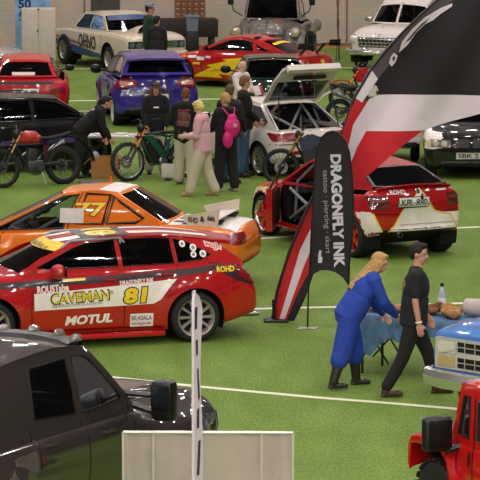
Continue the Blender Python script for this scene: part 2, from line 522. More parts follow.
        for nm, top, bot, bow, sg, fr in (('windshield', B, A, bf, 1, C.get('frf', (.06, .05, .05))), ('rear_window', Cc, D, br, -1, C.get('frr', (.08, .08, .10)))):
            US2 = [-1, -1+fr[0]]+[-1+fr[0]+(2-2*fr[0])*i/12 for i in range(1, 12)]+[1-fr[0], 1]
            VS = [0, fr[1]]+[fr[1]+(1-fr[1]-fr[2])*i/8 for i in range(1, 8)]+[1-fr[2], 1]
            g = bmesh.new(); grid, gg = [], []
            for v in VS:
                grid.append([bm.verts.new(s.surf(top, bot, u, v, bow, crown, sg)) for u in US2])
                gg.append([g.verts.new(s.surf(top, bot, u, v, bow, crown, sg)-V((sg*.006, 0, .003))) for u in US2])
            for i in range(len(VS)-1):
                for k in range(len(US2)-1):
                    inner = 0 < i < len(VS)-2 and 0 < k < len(US2)-2
                    b, G_ = (g, gg) if inner else (bm, grid)
                    if inner and nm in C.get('noglass', ()): continue
                    q = (G_[i][k], G_[i][k+1], G_[i+1][k+1], G_[i+1][k])
                    f = b.faces.new(q if sg < 0 else q[::-1])
                    if not inner and nm in C.get('blackframe', ()): f.material_index = 1
            bmesh.ops.delete(g, geom=[v for v in g.verts if not v.link_faces], context='VERTS')
            gl[nm] = g
        edge = C.get('edge')
        dr = C.get('drop', .05)
        out = [(A[0], A[1]-dr), (A[0], A[1])]+C.get('apill', [])+[(B[0], B[1])]+[(B[0]+(Cc[0]-B[0])*i/8, rp(B[0]+(Cc[0]-B[0])*i/8)) for i in range(1, 8)]+[(Cc[0], Cc[1])]+C.get('cpill', [])+[(D[0], D[1]), (D[0], D[1]-dr)]
        wins = C['windows']; op = C.get('open', {})
        for sg in (1, -1):
            ow = wins if not C.get('winr') or sg > 0 else C['winr']
            f2 = fill2d([out], .12, [w[0] if isinstance(w, tuple) and isinstance(w[1], dict) else w for w in ow])
            for v in f2.verts: v.co = V((v.co.x, sg*s.ysurf(v.co.x, v.co.y, C), v.co.y))
            for f in f2.faces: f.material_index = C.get('sidemat', 0)
            me = bpy.data.meshes.new('t'); f2.to_mesh(me); f2.free(); bm.from_mesh(me); bpy.data.meshes.remove(me)
        bmesh.ops.remove_doubles(bm, verts=bm.verts, dist=.004)
        bmesh.ops.recalc_face_normals(bm, faces=bm.faces)
        ro = link('roof', bm, [C.get('mat', s.P), TRIM]+C.get('mats', []), s.root, angle=40); s.geo.append(ro); s.roofo = ro
        gm = C.get('glass', GLASS)
        for nm, g in gl.items():
            if len(g.faces): s.geo.append(link(nm, g, C.get(nm+'_mat', gm), s.root))
            else: g.free()
        for sg in (1, -1):
            ow = wins if not C.get('winr') or sg > 0 else C['winr']
            for wi, w in enumerate(ow):
                if (sg, wi) in op: continue
                f2 = fill2d([w], .15)
                for v in f2.verts: v.co = V((v.co.x, sg*(s.ysurf(v.co.x, v.co.y, C)-.008), v.co.y))
                s.geo.append(link('side_window', f2, C.get('sidemats', {}).get(wi, gm), s.root))
                fr = bmesh.new()
                tube(fr, [(p[0], sg*(s.ysurf(p[0], p[1], C)+.001), p[1]) for p in w], C.get('seal', .009), 5, closed=True)
                link('window_seal', fr, C.get('sealmat', TRIM), s.root)
        s.C = C
        if C.get('interior', True): s.interior(C)
    def interior(s, C):
        A, D = C['A'], C['D']; fl = s.S.get('floor', .38); zb = A[1]
        def seat(x, y):
            bm = bmesh.new()
            box(bm, (x, y, fl+.17), (.5, .46, .16), rotm(-6, 'Y'), .05)
            link_o = box(bm, (x-.27, y, fl+.47), (.13, .46, .58), rotm(-14, 'Y'), .05)
            box(bm, (x-.36, y, fl+.80), (.09, .26, .16), rotm(-12, 'Y'), .035)
            return link('seat', bm, C.get('seatmat', SEAT), s.root)
        xs = C.get('seatx', A[0]-1.15)
        for y in (.36, -.36): seat(xs, y)
        if C.get('bench', True) and xs-.85 > D[0]+.2:
            bm = bmesh.new(); box(bm, (xs-.85, 0, fl+.17), (.5, 1.15, .16), rotm(-6, 'Y'), .05); box(bm, (xs-1.1, 0, fl+.45), (.14, 1.15, .52), rotm(-16, 'Y'), .05)
            link('rear_bench', bm, C.get('seatmat', SEAT), s.root)
        bm = bmesh.new()
        box(bm, (A[0]-.30, 0, zb-.10), (.36, 2*A[2]-.22, .18), rotm(8, 'Y'), .05)
        link('dashboard', bm, C.get('dashmat', mat('dashboard_grey', '#2b2e31', .7)), s.root)
        bm = bmesh.new(); c = V((A[0]-.60, .36, zb-.04)); rot = rotm(-62, 'Y')
        tube(bm, [c+rot @ V((.17*cos(2*pi*k/20), .17*sin(2*pi*k/20), 0)) for k in range(20)], .014, 6, closed=True)
        for a in (0, 120, 240): tube(bm, [c, c+rot @ V((.17*cos(R(a)), .17*sin(R(a)), 0))], .012, 5)
        tube(bm, [c, c+V((.25, 0, -.08))], .02, 6)
        link('steering_wheel', bm, BLACKP, s.root)
    # ---- things laid on the shell
    def put(s, name, bm, m, o, u, v, d, off=.005, parent=None, maxlen=.06, thick=0., label=None, maxdist=3.):
        bm = project(bm, s.bvh, o, u, v, d, off, maxlen, maxdist)
        if thick and len(bm.faces): skirt(bm, d, off+.004)
        if not len(bm.faces): bm.free(); print('EMPTY', s.root.name, name); return None
        return link(name, bm, m, parent or s.root, label=label)
    def side(s, name, sg, what, m, off=.005, at=None, **k):
        """what: polygons in body (x,z), or a text bmesh with at=(x,z)"""
        if isinstance(what, list):
            polys = what if isinstance(what[0], list) else [what]
            return [s.put(name, fill2d([q], .06), m, (0, sg*2, 0), (1, 0, 0), (0, 0, 1), (0, -sg, 0), off, **k) for q in (polys if not k.get('one') else polys)][0]
        sl = k.pop('slope', 0.)
        return s.put(name, what, m, (at[0], sg*2, at[1]), V((-sg*cos(sl), 0, sin(sl))), V((sg*sin(sl), 0, cos(sl))), (0, -sg, 0), off, **k)
    def rear(s, name, what, m, off=.005, at=None, **k):
        polys = bm = None
        if isinstance(what, list):
            polys = what if isinstance(what[0], list) else [what]
            return [s.put(name, fill2d([q], .06), m, (s.xr-1, 0, 0), (0, 1, 0), (0, 0, 1), (1, 0, 0), off, **k) for q in (polys if not k.get('one') else polys)][0]
        return s.put(name, what, m, (s.xr-1, at[0], at[1]), (0, -1, 0), (0, 0, 1), (1, 0, 0), off, **k)
    def front(s, name, what, m, off=.005, at=None, **k):
        if isinstance(what, list):
            polys = what if isinstance(what[0], list) else [what]
            return [s.put(name, fill2d([q], .06), m, (s.xf+1, 0, 0), (0, 1, 0), (0, 0, 1), (-1, 0, 0), off, **k) for q in (polys if not k.get('one') else polys)][0]
        return s.put(name, what, m, (s.xf+1, at[0], at[1]), (0, 1, 0), (0, 0, 1), (-1, 0, 0), off, **k)
    def top(s, name, what, m, off=.005, at=None, u=(1, 0), **k):
        """polygons in body (x,y); text reads along u"""
        if isinstance(what, list):
            polys = what if isinstance(what[0], list) else [what]
            return [s.put(name, fill2d([q], .06), m, (0, 0, 3), (1, 0, 0), (0, 1, 0), (0, 0, -1), off, maxdist=6, **k) for q in (polys if not k.get('one') else polys)][0]
        return s.put(name, what, m, (at[0], at[1], 3), (u[0], u[1], 0), (-u[1], u[0], 0), (0, 0, -1), off, maxdist=6, **k)
    def mirrors(s, x, z, y=None, col=None, size=(.10, .20, .13), sides=(1, -1), stalk=True):
        for sg in sides:
            yy = y if y else s.hw+.02
            bm = bmesh.new(); c = (x, sg*(yy+size[1]/2), z)
            if col == 'box': box(bm, c, size, None, .03)
            else: ellip(bm, c, (size[0]*.62, size[1]*.55, size[2]*.58))
            if stalk: tube(bm, [(x+.02, sg*(yy-.18), z-.06), (x, sg*yy, z-.03), (x, sg*(yy+.06), z)], .022, 6)
            o = link('wing_mirror', bm, (s.P if col in (None, 'box') else col), s.root)
            bm = bmesh.new(); box(bm, (x-size[0]*.58, sg*(yy+size[1]/2), z), (.012, size[1]*.82, size[2]*.8), None, .005)
            link('mirror_glass', bm, mat('mirror_glass', '#1c2023', .25, .6), o)
    def seams(s, sg, lines, w=.012, nm='door_seam'):
        for l in lines: s.put(nm, fill2d([stripe(l, w)], .06), TRIM, (0, sg*2, 0), (1, 0, 0), (0, 0, 1), (0, -sg, 0), .003)
    def handle(s, sg, x, z, m=None, L=.16):
        bm = bmesh.new(); h, n, i, d = s.bvh.ray_cast(V((x, sg*2, z)), V((0, -sg, 0)))
        y = abs(h.y) if h else s.hw
        tube(bm, [(x-L/2, sg*(y-.005), z), (x-L/2+.02, sg*(y+.03), z), (x+L/2-.02, sg*(y+.03), z), (x+L/2, sg*(y-.005), z)], .014, 6)
        link('door_handle', bm, m or s.P, s.root)
    def plate(s, where, y, z, text, w=.50, h=.115, tc=None, bg=PLATE):
        f = s.rear if where == 'rear' else s.front
        o = f('licence_plate', [rrect(y-w/2, z-h/2, y+w/2, z+h/2, .012)], bg, .012, thick=-.008)
        f('plate_frame', [stripe(rrect(y-w/2, z-h/2, y+w/2, z+h/2, .012)+[(y+w/2, z-h/2+.012)], .012)], BLACKV, .014, parent=o)
        f('lettering', textbm(text, fit=(w*.84, h*.62), bold=.02), tc or BLACKV, .016, at=(y, z), parent=o)
        return o
    def exhaust(s, y, z, r=.035):
        bm = bmesh.new(); x = s.xr
        lathe(bm, [(r*.8, .25), (r, .25), (r, -.06), (r*.82, -.06), (r*.82, .2)], 14, Matrix.Translation((x, y, z)) @ Matrix.Rotation(R(90), 4, 'Y'))
        link('exhaust_pipe', bm, STEEL, s.root)
    def cage(s, pts, r=.022, m=None):
        bm = bmesh.new()
        for p in pts: tube(bm, p, r, 8)
        return link('roll_cage', bm, m or CAGE, s.root)
def tex(t, **k): return textbm(t, **k)
# ---------------------------------------------------------------- hall, camera, light
cam = bpy.data.cameras.new('camera'); cam.sensor_width = 36; cam.lens = CF*36/480; cam.clip_end = 300
co = bpy.data.objects.new('camera', cam); COL.objects.link(co); co.location = (0, 0, CH); co.rotation_euler = (pi/2-CP, 0, 0)
SC.camera = co
SC.view_settings.view_transform = 'Standard'; SC.view_settings.look = 'None'; SC.view_settings.gamma = 1.0
SC.view_settings.use_curve_mapping = False; SC.view_settings.exposure = EXPO
w = bpy.data.worlds.new('hall_air'); SC.world = w; w.use_nodes = True
bg = w.node_tree.nodes['Background']; bg.inputs[0].default_value = hx('#c9bdb8')+(1,); bg.inputs[1].default_value = AMB
lamp_data = {}
for iy in range(17):
    for ix in range(7):
        y = -18+iy*6.7; f = y < 24  # front rows are added, stronger fill for upright faces turned to the camera
        if f not in lamp_data:
            L = bpy.data.lights.new('ceiling_and_fill_lamp', 'AREA'); L.shape = 'RECTANGLE'; L.size = .55; L.size_y = .30
            L.energy = LAMP_FILL if f else LAMP; L.color = (1., .92, .87); lamp_data[f] = L
        o = bpy.data.objects.new('ceiling_and_fill_lamp', lamp_data[f]); COL.objects.link(o)
        o.location = (-15+ix*5.0+(.9 if iy % 2 else -.9), y, 11.5)
def turfmat():
    m = bpy.data.materials.new('artificial_turf'); m.use_nodes = True; nt = m.node_tree; b = nt.nodes['Principled BSDF']
    tc = nt.nodes.new('ShaderNodeTexCoord'); mp = nt.nodes.new('ShaderNodeMapping'); mp.inputs['Scale'].default_value = (1, .32, 1)
    nt.links.new(tc.outputs['Object'], mp.inputs['Vector'])
    def noi(s, d):
        n = nt.nodes.new('ShaderNodeTexNoise'); n.inputs['Scale'].default_value = s; n.inputs['Detail'].default_value = d
        nt.links.new(mp.outputs['Vector'], n.inputs['Vector']); return n
    n1, n2, n3 = noi(38, 3), noi(2.2, 4), noi(.35, 3)
    a = nt.nodes.new('ShaderNodeMath'); a.operation = 'MULTIPLY_ADD'; a.inputs[1].default_value = .55
    nt.links.new(n1.outputs['Fac'], a.inputs[0])
    a2 = nt.nodes.new('ShaderNodeMath'); a2.operation = 'MULTIPLY_ADD'; a2.inputs[1].default_value = .30; nt.links.new(n2.outputs['Fac'], a2.inputs[0])
    a3 = nt.nodes.new('ShaderNodeMath'); a3.operation = 'MULTIPLY'; a3.inputs[1].default_value = .15; nt.links.new(n3.outputs['Fac'], a3.inputs[0])
    nt.links.new(a3.outputs[0], a2.inputs[2]); nt.links.new(a2.outputs[0], a.inputs[2])
    cr = nt.nodes.new('ShaderNodeValToRGB'); e = cr.color_ramp.elements
    e[0].position = .33; e[0].color = hx(TURF[0])+(1,); e[1].position = .66; e[1].color = hx(TURF[2])+(1,)
    k = e.new(.5); k.color = hx(TURF[1])+(1,)
    nt.links.new(a.outputs[0], cr.inputs['Fac']); nt.links.new(cr.outputs['Color'], b.inputs['Base Color'])
    b.inputs['Roughness'].default_value = .85; b.inputs['Specular IOR Level'].default_value = .2
    bp = nt.nodes.new('ShaderNodeBump'); bp.inputs['Strength'].default_value = .5; bp.inputs['Distance'].default_value = .03
    nt.links.new(n1.outputs['Fac'], bp.inputs['Height']); nt.links.new(bp.outputs['Normal'], b.inputs['Normal'])
    return m
bm = bmesh.new()
bm.faces.new([bm.verts.new(p) for p in ((-45, -8, 0), (45, -8, 0), (45, 105, 0), (-45, 105, 0))])
tag(link('floor', bm, turfmat()), 'green artificial turf of the sports hall', kind='structure')
LINE = mat('field_line_white', '#dfe0c4', .8, var=.08, scale=20)
def fline(n, pts, w=.10):
    bm = bmesh.new(); L, Rr = [], []
    for i, p in enumerate(pts):
        a, b = V(pts[max(0, i-1)]), V(pts[min(len(pts)-1, i+1)]); d = (b-a).normalized(); nn = V((-d.y, d.x, 0))
        L.append(bm.verts.new(V(p)+nn*w/2+V((0, 0, .004)))); Rr.append(bm.verts.new(V(p)-nn*w/2+V((0, 0, .004))))
    for i in range(len(pts)-1): bm.faces.new((L[i], Rr[i], Rr[i+1], L[i+1]))
    bmesh.ops.recalc_face_normals(bm, faces=bm.faces)
    tag(link('trim_%d' % n, bm, LINE), kind='structure')
fline(1, [G(60, 372), G(201, 387), G(260, 392.5), G(320, 398), G(385, 403), G(450, 408.5), G(520, 416)], .13)
fline(2, [G(120, 313), G(255, 309), G(345, 307), G(440, 304), G(520, 302)], .15)
fline(3, [G(150, 246), G(228, 241), G(300, 236), G(480, 227)], .15)
fline(4, [G(-60, 69), G(100, 69), G(250, 69), G(350, 68), G(480, 67)], .21)
fline(5, [G(-40, 102), G(70, 101), G(150, 100), G(226, 99)], .18)
fline(6, [G(250, 110.5), G(345, 110), G(420, 109.6)], .18)
fline(7, [G(60, 111.5), G(100, 111)], .18)
# back wall, set slightly askew, with panel joints and a kickboard
def wallmat():
    m = bpy.data.materials.new('hall_wall'); m.use_nodes = True; nt = m.node_tree; b = nt.nodes['Principled BSDF']
    tc = nt.nodes.new('ShaderNodeTexCoord')
    br = nt.nodes.new('ShaderNodeTexBrick'); br.inputs['Scale'].default_value = 2.2; br.inputs['Mortar Size'].default_value = .012
    br.inputs['Color1'].default_value = hx('#c9b2a3')+(1,); br.inputs['Color2'].default_value = hx('#c4ad9e')+(1,); br.inputs['Mortar'].default_value = hx('#b9a394')+(1,)
    sx = nt.nodes.new('ShaderNodeSeparateXYZ'); cb = nt.nodes.new('ShaderNodeCombineXYZ')
    nt.links.new(tc.outputs['Object'], sx.inputs[0]); nt.links.new(sx.outputs['X'], cb.inputs['X']); nt.links.new(sx.outputs['Z'], cb.inputs['Y'])
    nt.links.new(cb.outputs[0], br.inputs['Vector'])
    nz = nt.nodes.new('ShaderNodeTexNoise'); nz.inputs['Scale'].default_value = 1.3; nz.inputs['Detail'].default_value = 7
    nt.links.new(tc.outputs['Object'], nz.inputs['Vector'])
    mx = nt.nodes.new('ShaderNodeMix'); mx.data_type = 'RGBA'; mx.blend_type = 'OVERLAY'; mx.inputs['Factor'].default_value = .35
    nt.links.new(br.outputs['Color'], mx.inputs['A']); nt.links.new(nz.outputs['Color'], mx.inputs['B'])
    hs = nt.nodes.new('ShaderNodeHueSaturation'); hs.inputs['Saturation'].default_value = .85; nt.links.new(mx.outputs['Result'], hs.inputs['Color'])
    nt.links.new(hs.outputs['Color'], b.inputs['Base Color']); b.inputs['Roughness'].default_value = .85
    return m
WY = lambda X: 92.7+.17*X
def wallbox(name, x0, x1, z0, z1, d0, d1, m, kind='structure', **k):
    """a slab along the back wall, d = distance in front of it"""
    bm = bmesh.new(); vs = []
    for x, dd, z in ((x0, d0, z0), (x1, d0, z0), (x1, d0, z1), (x0, d0, z1), (x0, d1, z0), (x1, d1, z0), (x1, d1, z1), (x0, d1, z1)): vs.append(bm.verts.new((x, WY(x)-dd, z)))
    for q in ((0, 3, 2, 1), (4, 5, 6, 7), (0, 1, 5, 4), (1, 2, 6, 5), (2, 3, 7, 6), (3, 0, 4, 7)): bm.faces.new([vs[i] for i in q])
    bmesh.ops.recalc_face_normals(bm, faces=bm.faces)
    return tag(link(name, bm, m, smooth=False), kind=kind, **k)
wallbox('wall_back', -20, 20, 0, 12, -.3, 0, wallmat())
wallbox('baseboard_back', -16, 16, 0, .14, 0, .05, mat('kickboard_brown', '#8a6c58', .7, var=.15))
wallbox('trim_8', -16, 16, 0, .05, 0, .07, mat('kickboard_orange', '#c98a48', .6))
bm_m = mat('wall_joint', '#6f655e', .8)
for i, x in enumerate((-6.9, -4.35, -1.35, 3.0, 4.35, 7.2)): wallbox('trim_%d' % (9+i), x, x+.035, .14, 9, 0, .03, bm_m)
wallbox('door_1', -4.15, -3.35, .14, 4.2, 0, .04, mat('dark_opening', '#4b453f', .8, var=.2))
# netting in front of the wall: gathered cords
bm = bmesh.new(); random.seed(3)
c0 = G(338, 62)
for k in range(4):
    tube(bm, [c0+V((random.uniform(-.10, .10), random.uniform(-.04, .04), z)) for z in (0.02, .5, 1.1, 2., 3., 5., 8.)], .011, 5)
tag(link('hanging_net', bm, mat('net_cord', '#5d564f', .9)), 'gathered grey net cord hanging down in front of the back wall beside the white ambulance', 'net')
# ================================================================ the cars
RED = paint('racing_red', '#b0060c')
DKRED = mat('dark_maroon_vinyl', '#30121a', .45, coat=.3)
OUTW = .0
def boxsides(): return dict(side=BOXY_SIDE, top=BOXY_TOP)
# ---- red estate rally car in front
def wagon():
    c = Car('estate_car', 'red racing estate car with white door panels and yellow number 81', 'car', (-2.16, 43.35), 197,
        paint=RED, hw=.89, wb=2.76, xf=2.02, xr=-2.34, Rw=.335, tw=.24, rimR=.245, spokes=10, rim=mat('wheel_bronze_grey', '#a89f94', .35, .5), Ra=.395, flare=.05, woff=.02,
        deck=[(-2.34, .80), (-2.1, .98), (-1.9, 1.04), (.95, 1.02), (1.4, .97), (1.8, .86), (2.02, .68)],
        sh=[(-2.34, .72), (-2.1, .95), (-1.7, 1.03), (.2, .96), (1., .93), (1.6, .86), (2.02, .62)],
        plan=[(-2.34, .80), (-1.9, .86), (-1.3, .89), (0, .89), (1.3, .885), (1.7, .84), (2.02, .70)],
        sill=[(-2.34, .36), (-1.9, .24), (-1.3, .17), (1.3, .17), (1.8, .2), (2.02, .26)], bowf=.32, bowr=.12, tiltr=-.05,
        cab=dict(A=(1.02, .96, .74), B=(.22, 1.33, .53), roof=[(-.35, 1.40), (-1.0, 1.395)], C=(-1.72, 1.31, .50), D=(-2.08, 1.02, .70), crown=.015, bowf=.16, bowr=.08, apill=[(.66, 1.17)],
            windows=[[(.56, 1.03), (.72, 1.055), (.20, 1.28), (.04, 1.325), (-.36, 1.355), (-.38, 1.03)], [(-.44, 1.03), (-.42, 1.355), (-.85, 1.36), (-1.12, 1.345), (-1.14, 1.04)], [(-1.19, 1.045), (-1.17, 1.34), (-1.36, 1.29), (-1.66, 1.13), (-1.5, 1.07)]],
            frr=(.10, .1, .08), pm=None))
    L = 1
    # roof stripes and number
    c.top('roof_stripe', [[(.52, .34), (.50, .14), (.0, .14), (.0, .34)], [(-.62, .32), (-.62, .14), (-1.7, .14), (-1.7, .32)], [(-.62, -.14), (-.62, -.32), (-1.7, -.32), (-1.7, -.14)], [(.50, -.14), (.52, -.34), (0, -.34), (0, -.14)]], WHITEV)
    o = c.top('roof_number_panel', [rrect(-.60, -.40, .04, .46, .05)], BLACKV, .007)
    c.top('lettering', textbm('81', bold=.06, fit=(.62, .42)), YELV, .010, at=(-.28, .07), u=(-.05, -1), parent=o)
    # bonnet stripe, windscreen banner
    c.top('bonnet_stripe', [[(1.25, .50), (1.9, .42), (1.9, .2), (1.25, .24)], [(1.25, -.50), (1.9, -.42), (1.9, -.2), (1.25, -.24)]], WHITEV)
    bn = bmesh.new(); C = c.C
    US = [-.97+1.94*i/16 for i in range(17)]; rows = []
    for v in (.03, .14, .26): rows.append([bn.verts.new(c.surf(C['B'], C['A'], u, v, C['bowf'], C['crown'], 1)+V((.012, 0, .012))) for u in US])
    for i in range(2):
        for k in range(16): bn.faces.new((rows[i][k], rows[i+1][k], rows[i+1][k+1], rows[i][k+1]))
    bo = link('windscreen_banner', bn, YELV, c.root)
    c.put('lettering', textbm('BÓNALÍNA.IS', bold=.02, fit=(.78, .10)), mat('banner_grey', '#5a5a30', .5), (.55, .02, 1.30), (0, 1, 0), V((-.75, 0, .66)), (-.66, 0, -.75), .035, parent=bo)
    # shoulder band and door panel
    c.side('shoulder_band', L, [[(1.25, .90), (.5, .92), (-.5, .945), (-1.3, .985), (-1.75, 1.03), (-1.80, .965), (-1.2, .895), (-.5, .86), (.5, .83), (1.25, .82)], [(-1.62, 1.04), (-2.02, 1.0), (-2.2, .86), (-2.2, .72), (-1.95, .80), (-1.66, .97)]], DKRED)
    p = c.side('door_panel', L, [[(.80, .74), (.80, .52), (-.34, .535), (-.80, .545), (-.90, .60), (-1.02, .76), (-1.12, .86), (-.75, .83), (-.3, .80), (.3, .765)]], WHITEV)
    t = dict(fit=(.76, .135), bold=.035)
    c.side('lettering', L, textbm('CAVEMAN', fit=(.80, .155), bold=.05), BLACKV, .008, at=(.19, .675), parent=p, slope=.035)
    c.side('lettering', L, textbm('CAVEMAN', fit=(.765, .125), bold=.01), YELV, .011, at=(.19, .675), parent=p, slope=.035)
    c.side('lettering', L, textbm('BJARGVERSLUN.IS', fit=(.66, .045), bold=.01), mat('lettering_grey', '#8b8580', .5), .008, at=(.23, .575), parent=p, slope=.03)
    c.side('lettering', L, textbm('®', fit=(.05, .05)), BLACKV, .008, at=(-.235, .72), parent=p)
    n = c.side('number', L, textbm('81', fit=(.36, .235), bold=.09, shear=.12), BLACKV, .008, at=(-.56, .665), slope=.03, parent=p)
    c.side('number', L, textbm('81', fit=(.325, .205), bold=.05, shear=.12), YELV, .011, at=(-.56, .665), slope=.03, parent=p)
    c.side('lettering', L, textbm('MOTUL', fit=(.64, .125), bold=.045, shear=.2), WHITEV, .006, at=(.07, .375), slope=.03)
    c.side('lettering', L, textbm('ROUSTabe', fit=(.42, .10), bold=.04), WHITEV, .006, at=(.55, .80), slope=.05)
    c.side('lettering', L, textbm('DRAGONFLY INK', fit=(.46, .062), bold=.03), WHITEV, .006, at=(-.58, .845), slope=.06)
    c.side('name_strip', L, [stripe([(.41, .893), (.11, .905)], .03)], YELV, .008)
    b = c.side('sponsor_patch', L, [rrect(-.80, .245, -.49, .42, .01)], WHITEV, .006)
    c.side('lettering', L, textbm('BÍLASALA', fit=(.27, .075), bold=.01), BLACKV, .009, at=(-.645, .368), parent=b)
    c.side('lettering', L, textbm('REYKJAVÍK', fit=(.27, .05), bold=.02), mat('lettering_maroon', '#8a1d22', .5), .009, at=(-.645, .285), parent=b)
    c.side('lettering', L, textbm('ROHD', fit=(.25, .075), bold=.04), YELV, .009, at=(-1.80, .955))
    c.side('lettering', L, textbm('wojjh', fit=(.25, .11), bold=.09), WHITEV, .006, at=(-1.70, 1.235), slope=-.25)
    c.side('lettering', L, textbm('wojjh', fit=(.22, .08), bold=.02), paint('pink_vinyl', '#d0303a'), .009, at=(-1.70, 1.235), slope=-.25)
    for x, z, r in ((-1.29, 1.27, .042), (-1.43, 1.22, .045), (-1.42, 1.135, .04), (-1.55, 1.14, .045)):
        o = c.side('round_sticker', L, [circle(x, z, r, 14)], WHITEV, .012)
        c.side('sticker_print', L, [circle(x, z, r*.55, 10)], mat('sticker_grey', '#77777a', .5), .014, parent=o)
    c.seams(L, [[(.82, .24), (.84, .5), (.80, .93), (.72, 1.0)], [(-.41, .22), (-.41, 1.02)], [(-.98, .62), (-1.15, .92), (-1.16, 1.02)], [(.82, .24), (-.95, .235)]])
    c.seams(-1, [[(.82, .24), (.80, .93)], [(-.41, .22), (-.41, 1.02)], [(-1.1, .8), (-1.16, 1.02)]])
    for sg in (1, -1):
        c.handle(sg, -.22, .885); c.handle(sg, -1.0, .925)
    c.mirrors(.50, 1.03, .84, size=(.16, .24, .17))
    # skirt, spoiler, lamps, arches
    bm = bmesh.new(); tube(bm, [(1.0, .88, .15), (0, .90, .15), (-.95, .89, .15)], .04, 8, flat=1); link('side_skirt', bm, RED, c.root)
    bm = bmesh.new(); tube(bm, [(1.0, -.88, .15), (0, -.90, .15), (-.95, -.89, .15)], .04, 8); link('side_skirt', bm, RED, c.root)
    bm = bmesh.new()
    vs = [[bm.verts.new((-1.66-.30*t-(.05*(1-u*u)), u*.55, 1.305+.015*(1-u*u)+.012-.03*t-dz)) for u in [-1+i/6 for i in range(13)]] for t, dz in ((0, 0), (.5, -.005), (1, 0.), (1, .045), (.4, .04))]
    for i in range(4):
        for k in range(12): bm.faces.new((vs[i][k], vs[i][k+1], vs[i+1][k+1], vs[i+1][k]))
    for e in (0, 12): bm.faces.new([vs[i][e] for i in range(5)])
    bmesh.ops.recalc_face_normals(bm, faces=bm.faces); link('roof_spoiler', bm, RED, c.root)
    c.side('taillight', 1, [[(-1.98, 1.0), (-2.2, .92), (-2.2, .74), (-1.98, .86)]], REDL, .010); c.side('taillight', -1, [[(-1.98, 1.0), (-2.2, .92), (-2.2, .74), (-1.98, .86)]], REDL, .010)
    c.front('headlight', [[(.45, .66), (.80, .70), (.82, .82), (.5, .80)]], CLRL); c.front('headlight', [[(-.45, .66), (-.80, .70), (-.82, .82), (-.5, .80)]], CLRL)
    c.front('grille', [rrect(-.40, .58, .40, .78, .05)], BLACKP); c.front('air_intake', [rrect(-.6, .30, .6, .48, .05)], BLACKP)
    c.rear('rear_seam', [stripe([(-.7, 1.0), (-.66, .66), (.66, .66), (.7, 1.0)], .012)], TRIM)
    c.exhaust(.4, .27)
    c.cage([[(.9, .62, .4), (.75, .60, 1.02), (.22, .50, 1.36), (-.45, .50, 1.38), (-.45, .60, .4)], [(.9, -.62, .4), (.75, -.60, 1.02), (.22, -.50, 1.36), (-.45, -.50, 1.38), (-.45, -.60, .4)], [(-.45, .5, 1.38), (-.45, -.5, 1.38)], [(-.45, .5, 1.37), (-1.2, .5, .6)], [(-.45, -.5, 1.37), (-1.2, -.5, .6)], [(-.45, .5, 1.37), (-.45, -.58, .5)]])
wagon()
